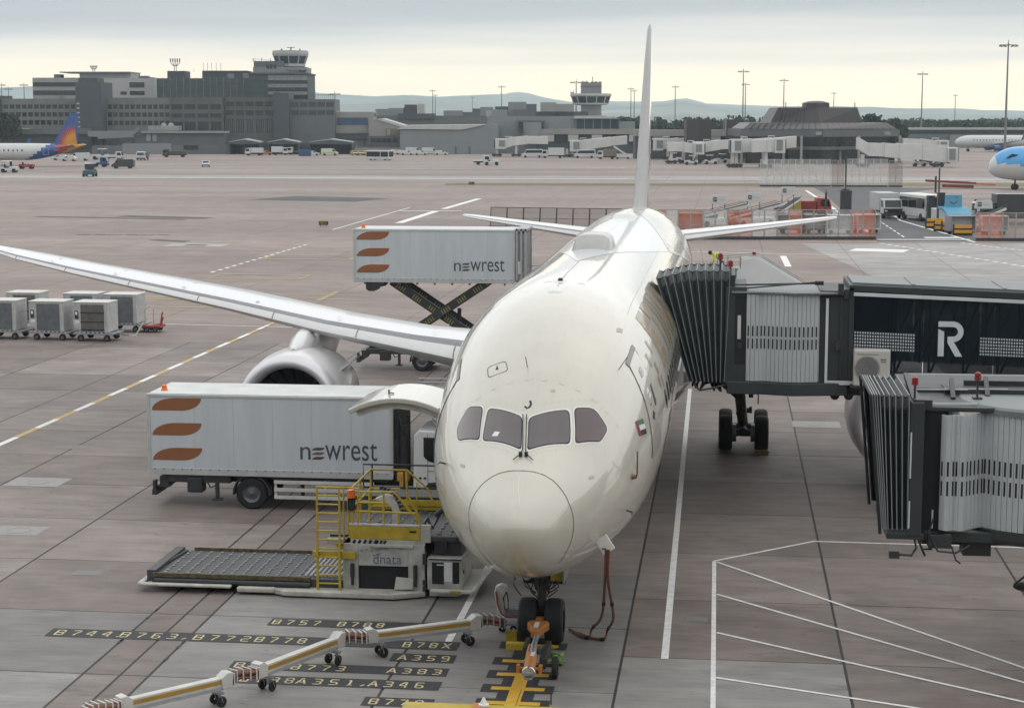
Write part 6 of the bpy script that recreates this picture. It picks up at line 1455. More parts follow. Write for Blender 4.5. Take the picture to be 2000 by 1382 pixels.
# --- offices at the left
f = FF('office_building', 'long grey office block with rows of square windows left of the dark stair tower', 'building', 92, 600)
facade(f, 20, 166, 193, None, 16, m_conc, [(204.5, 212.5), (219.5, 228), (235, 244)], lin(22, 165, 12), m_fglass, band=m_band)
f.part('roof_plant', m_concl, 80, 130, 188, 193, 3, 9); f.part('end_block', m_concd, -6, 19, 187, None, -1, 14)
f = FF('stair_tower', 'tall dark windowless stair tower with small slit windows down its left side', 'building', 190, 598)
f.part('wall', m_concd, 167, 217, 161, None, -3, 14); f.part('roof_cap', m_concd, 170, 206, 152.5, 161, 0, 10)
for k in range(6): unit('slit_window', m_cladp, f.t, f.x(169), f.x(174.5), -3.1, -2.98, f.z(204+9*k), f.z(201+9*k))
f = FF('office_building', 'grey office block with three window rows right of the dark stair tower', 'building', 330, 602)
facade(f, 217.5, 345, 191, None, 16, m_conc, [(204.5, 213), (220, 228.5), (236, 245)], lin(221, 344, 11), m_fglass, band=m_band)
facade(f, 345, 448, 190.5, None, 16, m_bandb, [(204, 214), (222, 230), (238, 255)], lin(346, 447, 4), m_fglass, d0=-1.2, band=m_bandb, pillar=.7)
f = FF('white_office_building', 'pale stepped office block with dark window strips behind the stair tower', 'building', 200, 660)
f.part('wall', m_concl, 80, 168, 152, None, 0, 18)
for yT, yB in ((161, 169), (177, 186)): f.part('window_strip', m_fglass, 81, 167, yT, yB, -.15, 0)
f.part('wall', m_concl, 168, 268, 141.5, None, 3, 20); f.part('roof_edge', m_clad, 131, 269, 140, 142, 1.5, 20); f.part('wall', m_cladp, 206, 318, 153, None, .5, 18)
for a, b, yT, yB in ((268, 297, 161, 171), (268, 297, 178, 186), (250, 262, 179, 185), (218, 222, 167, 176)): f.part('window_strip', m_fglass, a, b, yT, yB, .35, .5)
for a, b, yT in ((118, 131, 145), (283, 300, 148), (300, 312, 151)): f.part('roof_plant', m_conc, a, b, yT, 153, 3, 8)
def dish_mast(px, ytop, ybase, D, w, label):
    f = FF('aerial_mast', label, 'aerial', px, D, 'aerial masts on the office roofs'); mb = MB(); zb, zt = f.z(ybase), f.z(ytop); h = zt-zb
    for x in (-.35, .35): mb.tube((x, 0, zb), (x, 0, zb+h*.45), .12, 6)
    mb.box(-.8, .8, -.8, .8, zb+h*.42, zb+h*.48); f_ = mb.build('lattice', m_concl, f.t); mb = MB()
    for k in range(5): x = (k-2)*w/4; mb.path([(x*.3, 0, zb+h*.46), (x*.9, 0, zb+h*.6), (x, -.1, zt)], .13, 5); mb.cbox((x, -.2, zt-h*.14), (.42, .3, h*.26))
    mb.build('antenna', m_concl, f.t)['kind'] = 'stuff'
dish_mast(200, 128.5, 141, 662, 2.2, 'small aerial mast on the pale stepped office roof')
dish_mast(356, 114.5, 140, 640, 3.2, 'tall aerial mast with curved arms on the dark glass roof')
f = FF('glass_office_building', 'dark glass office block with thin vertical mullions and rooftop plant', 'building', 420, 640)
f.part('wall', m_concd, 318, 500, 153, None, .4, 22)
for a, b in zip(lin(318, 500, 14)[:-1], lin(318, 500, 14)[1:]):
    for yT, yB in ((153, 162), (163, 172), (173, 182), (183, 192)): unit('window', m_bgl, f.t, f.x(a)+.1, f.x(b)-.1, .2, .38, f.z(yB)+.08, f.z(yT)-.08)
mb = MB()
for px in lin(318, 500, 14): x = f.x(px); mb.box(x-.09, x+.09, 0, .4, f.z(192), f.z(152))
mb.build('mullion', m_clad, f.t)['kind'] = 'stuff'
f.part('roof_plant', m_concd, 337, 372, 138.5, 153, 2, 12); f.part('roof_plant', m_concd, 405, 495, 140, 153, 2, 14); f.part('roof_edge', m_conc, 406, 493, 138, 140, 1.5, 14); f.part('roof_plant', m_clad, 455, 468, 144, 153, 1, 6); f.part('roof_plant', m_clad, 485, 497, 143, 153, .8, 6)
mb = MB()
for px in (386, 405, 413, 421, 430, 439): mb.tube((f.x(px), 5, f.z(140)), (f.x(px), 5, f.z(122 if px > 400 else 134)), .07, 5)
mb.build('whip_aerial', m_conc, f.t)['kind'] = 'stuff'
f = FF('tower_block', 'banded office tower block carrying the glazed control room', 'building', 555, 636)
f.part('wall', m_concd, 496, 609.5, 145, None, .5, 24)
for k, (yT, yB) in enumerate(((147, 157), (164, 171), (179, 185))):
    for a, b in zip(lin(532, 609, 6)[:-1], lin(532, 609, 6)[1:]): unit('spandrel_panel', m_clad, f.t, f.x(a)+.05, f.x(b)-.05, .2, .5, f.z(yB), f.z(yT))
for yT, yB in ((157, 164), (171, 179), (185, 193)):
    for a, b in zip(lin(532, 609, 6)[:-1], lin(532, 609, 6)[1:]): unit('window', m_fglass, f.t, f.x(a)+.06, f.x(b)-.06, .32, .5, f.z(yB), f.z(yT))
for a, b in zip(lin(496, 532, 4)[:-1], lin(496, 532, 4)[1:]):
    for yT, yB in ((147, 158), (159, 170), (171, 182), (183, 193)): unit('window', m_bgl, f.t, f.x(a)+.12, f.x(b)-.12, .3, .5, f.z(yB)+.1, f.z(yT)-.1)
f.part('roof_edge', m_concd, 494, 611.5, 142.5, 145.5, -.2, 24)
f.part('penthouse', m_clad, 502, 606, 131, 143, 2, 18); f.part('penthouse_step', m_conc, 503, 560, 119, 131, 3, 14); f.part('penthouse_step', m_clad, 570, 607, 131.5, 137, 1.5, 8); f.part('vent', m_fglass, 592, 604, 137, 140, 1.3, 1.6)
for px in (530, 537, 545): f.part('vent', m_fglass, px-2, px+3, 126, 134, 1.9, 2.05)
mb = MB()
for px, y in ((501.5, 113), (518, 112), (535, 113), (505, 116)): mb.tube((f.x(px), 4, f.z(120)), (f.x(px), 4, f.z(y)), .10, 5)
mb.path([(f.x(501), 3, f.z(120)), (f.x(501), 3, f.z(114.5)), (f.x(540), 3, f.z(118)), (f.x(540), 3, f.z(121))], .06, 5); mb.build('roof_rail', m_conc, f.t)['kind'] = 'stuff'
def cab(parent, f, px, hw_b, hw_t, y_roofT, y_roofB, y_glT, y_glB, y_base, depth, n=8, glass=m_bgl, frame=m_cladp, dc=8):
    cx = f.x(px); k = f.k
    def ring(hw, z, s=1.0): return [(cx+hw*k*math.cos(a)*1.06, dc+hw*k*math.sin(a)*1.0, z) for a in [2*math.pi*(i+.5)/n for i in range(n)]]
    mb = MB(); mb.loft([ring(hw_t*1.03, f.z(y_glT)), ring(hw_t*1.07, f.z(y_roofB)), ring(hw_t*1.04, f.z(y_roofT))]); mb.build('cab_roof', frame, parent)
    hb = hw_b; zb, zt = f.z(y_glB), f.z(y_glT); r0, r1 = ring(hb, zb), ring(hw_t*.99, zt)
    for i in range(n):
        j = (i+1) % n; mb = MB()
        A, B_, C, D_ = [Vector(v) for v in (r0[i], r0[j], r1[j], r1[i])]; mb.quad(A.lerp(B_, .03), B_.lerp(A, .03), C.lerp(D_, .03), D_.lerp(C, .03)); mb.build('cab_window', glass, parent)
        mb = MB(); mb.bar(A, D_, .35, .35); mb.build('cab_mullion', frame, parent)
    mb = MB(); mb.loft([ring(hb*.98, zb), ring(hb*.98, zt-.3)]); 
    mb2 = MB(); mb2.loft([ring(hb*.8, f.z(y_base)), ring(hb*1.03, f.z(y_base)+.3), ring(hb*1.03, zb)]); mb2.build('cab_base', frame, parent)
    mb3 = MB(); mb3.loft([ring(hb*.55, zb), ring(hb*.55, zt)]); mb3.build('cab_core', m_fglass, parent)
c = FF('control_tower', 'glazed control tower cab with outward leaning windows on the tower block', 'control tower', 573, 640)
cab(c.t, c, 572, 27, 32, 98, 104.5, 109, 124, 131, 14, n=10, dc=7)
mb = MB(); mb.tube((0, 7, c.z(98)), (0, 7, c.z(91)), .25, 6); mb.box(-1.4, 1.4, 6.8, 7.2, c.z(92.2), c.z(91)); mb.tube((-3.4, 7, c.z(98)), (-3.2, 7, c.z(94)), .3, 6); mb.tube((3.2, 7, c.z(98)), (3.2, 7, c.z(94)), .2, 6); mb.build('roof_aerial', m_conc, c.t)

f = FF('terminal_block', 'brown banded terminal block with tall vertical glazing below the tower block', 'building', 555, 604)
facade(f, 448, 545, 190, None, 18, m_bandb, [(199, 208), (216, 225), (233, 259)], lin(449, 544, 5), m_fglass, d0=-1, band=m_bandb, pillar=.6)
f.part('stair_block', m_concd, 545, 575, 182, None, -4, 10); mb = MB(); mb.prism([(f.x(545), f.z(182)), (f.x(575), f.z(187)), (f.x(553), f.z(180))], 'Y', -4, 10); mb.build('stair_roof', m_concd, f.t)
facade(f, 575, 662, 194, None, 18, m_conc, [(200, 209), (216, 225)], lin(576, 661, 5), m_bgl, d0=-1, band=m_conc, pillar=.4)
mb = MB()
for px in lin(450, 543, 26): x = f.x(px); mb.box(x-.07, x+.07, -1.1, -.7, f.z(258), f.z(234))
mb.build('mullion', m_clad, f.t)['kind'] = 'stuff'
mb = MB()
for px in lin(612, 661, 12): mb.tube((f.x(px), 2, f.z(195)), (f.x(px), 2, f.z(185)), .05, 4)
mb.box(f.x(611), f.x(662), 1.9, 2.1, f.z(186), f.z(185)); mb.build('roof_fence', m_conc, f.t)['kind'] = 'stuff'
f = FF('taupe_wall_building', 'plain taupe clad hall with a blue glazed panel at its right end', 'building', 665, 606)
f.part('wall', m_taupe, 594, 735, 218.5, None, 0, 14); f.part('parapet', m_taupe, 593, 663, 216.5, 218.5, -.2, 14); f.part('glazing', mat('blue_glazing', (.02, .06, .13), .2, var=.4, scale=.3), 664, 724, 230, 244, -.2, 0); f.part('roof_strip', m_concd, 662, 735, 222, 229, 1, 12)
f.part('base_shadow_strip', m_concd, 594, 735, 260, 265, -.6, 0); f.part('canopy', m_concd, 594, 735, 266, 271, -2.2, -.1)  # dark strip proud of the wall, the gap's shade put into its colour
for px in range(690, 735, 12): f.part('post', m_concl, px, px+1, 265, None, -2, -1.7)
f = FF('gable_hall', 'low taupe hall with a pale pitched roof between the taupe wall and the warehouse', 'building', 775, 602)
mb = MB(); x = f.x; mb.prism([(x(724), 0), (x(724), f.z(238)), (x(740), f.z(232.5)), (x(795), f.z(247)), (x(795), 0)], 'Y', 0, 20); mb.build('wall', m_taupe, f.t)
mb = MB(); mb.prism([(x(738), f.z(233)), (x(750), f.z(231.5)), (x(797), f.z(246)), (x(786), f.z(248))], 'Y', -.3, 20); mb.build('roof', m_rooflt, f.t); f.part('door_block', mat('ochre_panel', (.17, .14, .10), .7), 758, 784, 251, 264, -.4, 0); f.part('door', m_concl, 760, 766, 253, 264, -.5, -.4)
f.part('annexe', m_bandb, 722, 800, 266, None, -4, 0)
for px in (730, 740, 750, 760, 772, 786): f.part('window', m_fglass, px, px+9, 270, 278, -4.15, -4.0)
f.part('annexe_base', m_concl, 690, 830, 288, None, -5, -4.2)
f = FF('warehouse', 'large plain grey warehouse with a low pitched pale roof', 'building', 880, 588)
mb = MB(); x = f.x; mb.prism([(x(783), 0), (x(783), f.z(254)), (x(912), f.z(254.5)), (x(962), f.z(240)), (x(975), f.z(245)), (x(975), 0)], 'Y', 0, 30); mb.build('wall', m_clad, f.t)
mb = MB(); mb.prism([(x(776), f.z(252.5)), (x(795), f.z(245)), (x(950), f.z(243.5)), (x(905), f.z(253.5))], 'Y', -.5, 30); mb.build('roof', m_rooflt, f.t)
for px in (890, 917): f.part('door', m_conc, px, px+4, 286, None, -.1, 0)
f = FF('terminal_roofscape', 'grey long low terminal with rooftop plant behind the warehouse', 'building', 870, 720)
f.part('wall', m_conc, 735, 990, 226, None, 0, 20); f.part('upper_wall', m_clad, 735, 790, 213, 226, 2, 20); f.part('tank_block', m_brownbox, 792, 815, 204.5, 224, 2, 10); f.part('tank_block', m_cladp, 818, 831, 203, 224, 2, 10); f.part('dark_store', m_concd, 780, 852, 222, 232, -1, 8)
for a, b, yT in ((735, 760, 217), (760, 790, 211), (868, 905, 216), (925, 958, 212), (940, 965, 209), (968, 985, 208), (905, 925, 219), (735, 850, 229)): f.part('roof_plant', m_conc if a % 2 else m_clad, a, b, yT, 228, 3+a % 4, 9)
f = FF('central_terminal', 'grey central terminal with green glazed hall below the second control tower', 'building', 1090, 600)
f.part('wall', m_clad, 950, 1122, 227, None, 0, 24); f.part('glazed_hall', m_bgl, 1122, 1208, 232, 254, -1, 20)
mb = MB(); mb.prism([(f.x(1118), f.z(231.5)), (f.x(1120), f.z(226.5)), (f.x(1175), f.z(226)), (f.x(1210), f.z(232))], 'Y', -2, 22); mb.build('hall_roof', m_rooflt, f.t)
for px in lin(1123, 1207, 5): f.part('glazing_bar', m_clad, px-.7, px+.7, 233, 252, -1.2, -1)
f.part('drum', m_clad, 1202, 1238, 238, None, -.5, 12); f.part('annexe', m_conc, 1010, 1063, 235, 255, -3, 0); f.part('annexe_window', m_bgl, 1012, 1060, 238, 252, -3.2, -3)
mb = MB(); mb.lathe([(0, 3.0), (4.6, 3.0), (4.6, 0)], (f.x(1038), -5, f.z(266)), 'Z', 20); mb.build('round_stair', m_clad, f.t)
f.part('lower_band', m_taupe, 1046, 1250, 252, 262, -6, 0); f.part('lower_wall', m_concd, 1046, 1250, 262, None, -4.5, 0)
for a, b in ((1050, 1080), (1107, 1127), (1153, 1173), (1225, 1245)): f.part('white_panel', m_cladp, a, b, 263, 276, -6, -4.5)
for a, b in ((1081, 1106), (1128, 1152), (1174, 1200)): f.part('window', m_fglass, a, b, 263, 279, -4.8, -4.5)
for a, b, yT, mm in ((960, 990, 214, m_clad), (967, 994, 208, m_concd), (991, 1027, 199, m_clad), (1027, 1047, 203, m_conc), (1055, 1085, 200, m_taupe), (1085, 1120, 203, m_taupe), (1066, 1118, 212, m_cladp), (1000, 1045, 214, m_conc), (1045, 1148, 218, m_concd), (948, 962, 216, m_cladp)): f.part('roof_plant', mm, a, b, yT, 228, 4+a % 5, 12)
f = FF('control_tower', 'second grey control tower with a wide glazed collar and box top', 'control tower', 1153, 610)
f.part('stem', m_clad, 1134.5, 1173, 203, None, 4, 12); f.part('top_box', m_clad, 1134, 1173, 161, 184, 4, 12); f.part('top_band', m_conc, 1133.5, 1173.5, 168, 170, 3.9, 12.1)
cab(f.t, f, 1153, 33, 37, 182.5, 186.5, 188.5, 201, 205.5, 14, n=12, dc=8, frame=m_cladp)
mb = MB()
for px, y in ((1137, 157), (1145, 156.5), (1156, 149), (1163, 158), (1171, 158.5), (1139, 159)): mb.tube((f.x(px), 8, f.z(161)), (f.x(px), 8, f.z(y)), .12, 5); mb.cbox((f.x(px), 8, f.z(160.3)), (1.0, .6, .5))
mb.box(f.x(1113), f.x(1120), 7, 8, f.z(182), f.z(180)); mb.path([(f.x(1113), 7, f.z(183)), (f.x(1113), 7, f.z(176)), (f.x(1119), 7, f.z(176)), (f.x(1119), 7, f.z(183))], .08, 5); mb.build('roof_aerial', m_conc, f.t)['kind'] = 'stuff'

# low link buildings, sheds and walls at the left
f = FF('link_corridor', 'grey raised pier corridor with a sagging roofline behind the striped tail', 'building', 250, 592)
f.part('wall', m_conc, -10, 190, 251, 262, 0, 6); f.part('roof_edge', m_cladp, -10, 70, 250.5, 252.5, -.5, 6); f.part('lower_wall', m_concd, -10, 190, 262, None, 1.5, 6); f.part('link', m_clad, 185, 275, 256, 267, -1, 5); f.part('end_wall', m_conc, 275, 450, 258, None, 0, 6); f.part('plant_house', m_concl, 303, 362, 246, 255, -1, 5); f.part('band', m_concl, 290, 460, 256, 260, -1.2, 0)
for px in (298, 310): f.part('door', m_concl, px, px+8, 262, 276, -.3, 0)
f.part('window_strip', m_fglass, 148, 188, 277, 292, 1.3, 1.5)
for px in (330, 344): mb = MB(); mb.lathe([(0, 1.0), (.5, .9), (.9, .5), (1.0, 0)], (f.x(px), 2, f.z(246)), 'Z', 14); mb.build('roof_dome', m_concl, f.t, smooth=True)
mb = MB(); mb.bar((f.x(275), -1.5, f.z(264)), (f.x(205), -1.5, f.z(268)), .5, 1.2); mb.bar((f.x(285), -1.5, f.z(250)), (f.x(275), -1.5, f.z(262)), .5, .8); mb.build('walkway', m_clad, f.t)
f = FF('blast_wall', 'long plain grey boundary wall behind the parked vehicles', 'wall', 310, 584)
f.part('panel', m_conc, 190, 250, 284, None, 0, .5); f.part('panel', m_clad, 250, 345, 280, None, 0, .5); f.part('panel', m_conc, 345, 460, 283, None, .2, .7); f.part('opening', m_fglass, 369, 398, 284, 292, -.1, 0)
for i, (a, b, lb) in enumerate(((455, 515, 'left'), (530, 590, 'middle'), (610, 693, 'right'))):
    f = FF('vehicle_shed', lb+' one of three open dark vehicle sheds with a pale roof edge', 'shed', (a+b)/2, 582, 'vehicle sheds by the apron'); x = f.x
    mb = MB(); mb.prism([(x(a), f.z(277)), (x((a+b)/2), f.z(271)), (x(b), f.z(277)), (x(b), f.z(279)), (x(a), f.z(279))], 'Y', 0, 9); mb.build('roof', m_rooflt, f.t); mb = MB(); mb.prism([(x(a), f.z(278)), (x((a+b)/2), f.z(273)), (x(b), f.z(278)), (x(b), f.z(282)), (x(a), f.z(282))], 'Y', -.3, 0); mb.build('fascia', m_concd, f.t)
    f.part('back_wall', m_concd, a, b, 279, None, 7, 9); f.part('side_wall', m_concd, a, a+1.5, 279, None, 0, 9); f.part('side_wall', m_concd, b-1.5, b, 279, None, 0, 9); f.part('post', m_concd, (a+b)/2-.7, (a+b)/2+.7, 279, None, 0, .3)
    if i < 2: mb = MB(); mb.prism([(x(b), f.z(279)), (x(b+20), f.z(281)), (x(b+20), 0), (x(b), 0)], 'Y', 6, 8); mb.build('lean_to', m_concd, f.t)

# --- the satellite pier with its brown hipped roof
f = FF('satellite_pier', 'brown hip roofed satellite pier with dark glazing and a grey fascia', 'building', 1589, 470)
x, z = f.x, f.z
def diamond(pl, pr, zz, fr, bk): return [(x(pl), 4, zz), (x(1589), -fr, zz), (x(pr), 4, zz), (x(pr), bk, zz), (x(pl), bk, zz)]
mb = MB(); mb.loft([diamond(1446, 1748, z(252), 6, 30), diamond(1460, 1728, z(240), 3, 26)]); mb.build('lower_roof', m_rbrownl, f.t)
mb = MB(); mb.loft([diamond(1499, 1680, z(240.5), 1.5, 24), diamond(1514, 1669, z(210), -1, 20)]); mb.build('upper_roof', m_rbrown, f.t)
mb = MB(); mb.loft([[(x(1568), 3, z(210)), (x(1590), 1, z(210)), (x(1613), 3, z(210)), (x(1613), 10, z(210)), (x(1568), 10, z(210))], [(x(1568), 3, z(201)), (x(1590), 1, z(201)), (x(1613), 3, z(201)), (x(1613), 10, z(201)), (x(1568), 10, z(201))], [(x(1578), 5, z(197.5)), (x(1590), 4, z(197)), (x(1603), 5, z(197.5)), (x(1603), 8, z(197.5)), (x(1578), 8, z(197.5))]]); mb.build('roof_lantern', m_brownbox, f.t)
mb = MB()
for k in range(1, 12):
    for sgn, pl0, pl1 in ((-1, 1446, 1460), (1, 1748, 1728)):
        t = k/12; a = Vector((x(1589), -6, z(252))).lerp(Vector((x(pl0), 4, z(252))), t); b = Vector((x(1589), -3, z(240))).lerp(Vector((x(pl1), 4, z(240))), t); mb.bar(a, b, .16, .16)
    for pl0, pl1 in ((1499, 1514), (1680, 1669)):
        t = k/12; a = Vector((x(1589), -1.5, z(240.5))).lerp(Vector((x(pl0), 4, z(240.5))), t); b = Vector((x(1589), 1, z(210))).lerp(Vector((x(pl1), 4, z(210))), t); mb.bar(a, b, .14, .14)
mb.build('roof_seam', m_rbrown, f.t)['kind'] = 'stuff'
mb = MB(); mb.loft([diamond(1440, 1754, z(267), 7, 32), diamond(1440, 1754, z(253), 7, 32)]); mb.build('fascia', m_conc, f.t)
mb = MB(); mb.loft([diamond(1452, 1745, 0, 3.5, 30), diamond(1452, 1745, z(267), 3.5, 30)]); mb.build('core_wall', m_fglass, f.t)
mb = MB(); mb.loft([diamond(1442, 1752, z(292), 6.4, 31), diamond(1442, 1752, z(286), 6.4, 31)]); mb.build('floor_band', m_conc, f.t)
for px in (1550, 1661, 1752, 1442): f.part('pier_column', m_concl, px-2, px+2, 265, None, -5.5 if 1500 < px < 1700 else 2, -4.8 if 1500 < px < 1700 else 3)
for px in (1480, 1520, 1585, 1630): f.part('column', m_concl, px-2, px+2, 292, None, -2, -1.2)
for px in (1580, 1712): f.part('flood_box', m_concl, px-5, px+5, 257, 263, -8, -6.5)
for px, yT in ((1531, 200), (1667, 200)): mb = MB(); mb.tube((x(px), 6, z(211)), (x(px), 6, z(yT)), .12, 5); mb.build('roof_vent', m_conc, f.t)
f = FF('pier_corridor', 'grey concrete pier corridor with white panels leading left from the satellite', 'building', 1330, 520)
f.part('fascia', m_taupe, 1236, 1448, 254, 266, 0, 10); f.part('wall', m_concd, 1236, 1448, 266, None, 1, 10)
for a, b in ((1270, 1300), (1345, 1362), (1383, 1402), (1426, 1445)): f.part('white_panel', m_cladp, a, b, 264, 276, .4, 1)
for a, b in ((1301, 1344), (1403, 1425)): f.part('window', m_fglass, a, b, 266, 280, .7, 1)
f = FF('brown_tower_block', 'windowless dark brown clad block on the pier corridor', 'building', 1358, 500)
f.part('wall', m_brownbox, 1335, 1359, 233, None, 0, 8); f.part('wall', m_rbrown, 1359, 1383.5, 233.5, None, .3, 8)
f = FF('brown_tower_block', 'wide dark brown clad block beside the satellite pier roof', 'building', 1425, 520); f.part('wall', m_brownbox, 1411, 1446, 233.5, None, 0, 8); f.part('flue', m_concl, 1410, 1411.5, 232, 255, -.2, .2)
f = FF('far_concourse', 'long low concourse with a flat grey roof beyond the right hand lamp mast', 'building', 1880, 700)
f.part('wall', m_fglass, 1745, 2100, 254, None, 1, 8); f.part('roof', m_cladp, 1745, 2100, 249.5, 253.5, 0, 9); f.part('sill', m_conc, 1745, 2100, 262, None, .5, 1.2); f.part('white_box', m_clad, 1840, 1890, 264, None, -2, 0)

# --- far jet bridges
def far_bridge(label, pts, D, h, px_sup, cab_dark=True):
    """pts: tunnel line [(px, y_top)] from the building to the cab, h: tunnel height in photograph pixels"""
    f = FF('far_jet_bridge', label, 'jet bridge', sum(p[0] for p in pts)/len(pts), D, 'white jet bridges of the far piers')
    for i in range(len(pts)-1):
        (a, ya), (b, yb) = pts[i], pts[i+1]; g = .12*i; mb = MB()
        mb.prism([(f.x(a), f.z(ya)+g), (f.x(b), f.z(yb)+g), (f.x(b), f.z(yb+h)-g), (f.x(a), f.z(ya+h)-g)], 'Y', -g, 3+g); mb.build('tunnel_section', m_jbw, f.t, bev=.05)
    a, ya = pts[-1]; s = 1 if pts[-1][0] > pts[0][0] else -1
    f.part('cab', m_jbw, min(a, a+s*20), max(a, a+s*20), ya-2, ya+h+3, -1.2, 3.5, bev=.08)
    f.part('cab_window', m_clad, min(a, a+s*16)+3, max(a, a+s*16)-1, ya+1, ya+h-2, -1.35, -1.2)
    f.part('cab_mouth', m_fglass, min(a+s*17, a+s*22), max(a+s*17, a+s*22), ya, ya+h+1, -.8, 3)
    for px in px_sup:
        j = min(range(len(pts)), key=lambda i: abs(pts[i][0]-px)); yy = pts[j][1]+h
        mb = MB(); mb.box(f.x(px)-.35, f.x(px)+.35, .6, 1.2, 0, f.z(yy)+.3); mb.box(f.x(px)-.3, f.x(px)+.3, 2, 2.5, 0, f.z(yy)+.3); mb.build('support', m_jbw, f.t)
        mb = MB(); mb.box(f.x(px)-1.5, f.x(px)+1.5, .2, 2.8, .3, .8); mb.lathe([(-.2, .1), (-.2, .5), (.2, .5), (.2, .1)], (f.x(px)-.9, .2, .5), 'Y', 10); mb.lathe([(-.2, .1), (-.2, .5), (.2, .5), (.2, .1)], (f.x(px)+.9, .2, .5), 'Y', 10); mb.build('drive_bogie', M['dark'], f.t)
    mb = MB(); px = pts[-1][0]-s*6; mb.path([(f.x(px-6), 0, f.z(ya)), (f.x(px-6), 0, f.z(ya-6)), (f.x(px+6), 0, f.z(ya-6)), (f.x(px+6), 0, f.z(ya))], .12, 5); mb.build('roof_hoop', m_jbw, f.t)
    return f
far_bridge('white jet bridge furthest left, against the warehouse end', [(1070, 267), (1030, 266), (1000, 269), (987, 273)], 548, 15, (970, 1008))
far_bridge('white jet bridge with round portholes sloping up to the central terminal', [(1222, 265), (1190, 268), (1160, 272), (1130, 276)], 540, 17, (1105, 1115))
far_bridge('white jet bridge just right of the tail fin', [(1352, 270), (1320, 270), (1290, 273)], 512, 18, (1300,))
far_bridge('white jet bridge with open cab left of the brown block', [(1445, 272), (1400, 274), (1368, 279)], 470, 18, (1330, 1355))
far_bridge('white jet bridge with stairs in front of the pier corridor', [(1300, 278), (1330, 278), (1350, 281)], 466, 18, (1307, 1352))
far_bridge('white jet bridge meeting the left wall of the satellite pier', [(1548, 266), (1500, 270), (1462, 273), (1440, 274)], 432, 22, (1425, 1432))
far_bridge('short white jet bridge in front of the satellite glazing', [(1462, 274), (1490, 273), (1505, 272)], 428, 24, (1490,))
far_bridge('long white telescopic jet bridge on the right of the satellite', [(1665, 268), (1686, 280), (1716, 281), (1745, 283), (1790, 285), (1838, 290)], 436, 24, (1676, 1822))
far_bridge('grey railed jet bridge behind the long white one', [(1752, 270), (1790, 272), (1820, 276)], 470, 15, (1800, 1835))

# --- lamp masts
def lamp_mast(px, ytop, label, D=None, h=30.0):
    D = D or (h-CH)*FPX/max(8, 226-ytop)*.985
    p = AD(px, 691, D); z = AD(px, ytop, D).z; t = thing('lamp_mast', label, 'lamp post', (p.x, p.y, -.03), YAW, 'floodlight masts across the airfield')
    s = max(1, D/650); mb = MB(); mb.tube((0, 0, 0), (0, 0, z), .34*s**.5, 10, .15*s**.5); mb.build('mast', MATS.get('mast_grey') or mat('mast_grey', (.16, .175, .18), .6), t)
    mb = MB(); w = 2.0; mb.box(-w, w, -.12, .12, z-.55, z-.35); mb.box(-.15, .15, -w*.7, w*.7, z-.55, z-.35); mb.tube((0, 0, z), (0, 0, z+.7), .08, 6); mb.build('head_frame', MATS['mast_grey'], t)
    for k in (-1.8, -.9, .9, 1.8): mb = MB(); mb.cbox((k, -.25, z-.72), (.7, .6, .28), Matrix.Rotation(R(-12 if k > 0 else 12), 3, 'Y')); mb.build('floodlight', MATS['mast_grey'], t)
for px, y, D, lb in ((1948, 84, 415, 'tallest floodlight mast at the right edge above the blue nosed airliner'), (1786, 142, None, 'floodlight mast right of the satellite pier'), (1443, 137, None, 'tall floodlight mast left of the satellite pier roof'), (1447.5, 163, None, 'shorter floodlight mast just behind the tall one left of the satellite'),
    (1521, 155, None, 'floodlight mast above the left slope of the satellite roof'), (1617, 181, None, 'small floodlight mast just right of the satellite roof lantern'), (1850, 185, None, 'distant floodlight mast over the far concourse'), (1996, 187, None, 'distant floodlight mast at the very right edge'),
    (1313, 168, None, 'lone floodlight mast between tail fin and brown block'), (1228, 172, None, 'left mast of the close pair left of the tail fin'), (1234.5, 176, None, 'right mast of the close pair left of the tail fin'), (1123, 158, 640, 'floodlight mast in front of the second control tower'),
    (980, 168, None, 'floodlight mast above the warehouse right end'), (848, 176, None, 'floodlight mast above the warehouse roof with a twin'), (853, 185, None, 'lower twin mast above the warehouse roof'), (924, 189, None, 'small distant mast over the terminal roofscape'), (660.5, 181, 700, 'thin mast on the end of the banded terminal block'),
    (22, 164, 900, 'leftmost distant mast over the hill'), (35, 172, 900, 'second distant mast from the left over the hill'), (65, 164, 900, 'third distant mast from the left over the hill')):
    lamp_mast(px, y, lb, D)

# --- trees
m_leaf = mat('foliage', (.034, .052, .026), .8, var=.55, scale=.35, spec=.2); m_bark = mat('bark', (.07, .06, .05), .9)
def crown(mb, c, rx, rz, n, s, rg):
    for _ in range(n):
        while True:
            d = Vector((rg.uniform(-1, 1), rg.uniform(-1, 1), rg.uniform(-1, 1)))
            if .05 < d.length < 1: break
        d = d.normalized()*(d.length**.33); p = Vector(c)+Vector((d.x*rx, d.y*rx, d.z*rz*(1 if d.z > 0 else .75)))
        a = Vector((rg.gauss(0, 1), rg.gauss(0, 1), rg.gauss(0, 1))).normalized(); b = a.cross(Vector((rg.gauss(0, 1), rg.gauss(0, 1), rg.gauss(0, 1)))).normalized(); k = s*rg.uniform(.6, 1.3)
        mb.quad(p-a*k-b*k*.6, p+a*k-b*k*.6, p+a*k*.8+b*k*.6, p-a*k*.8+b*k*.6)
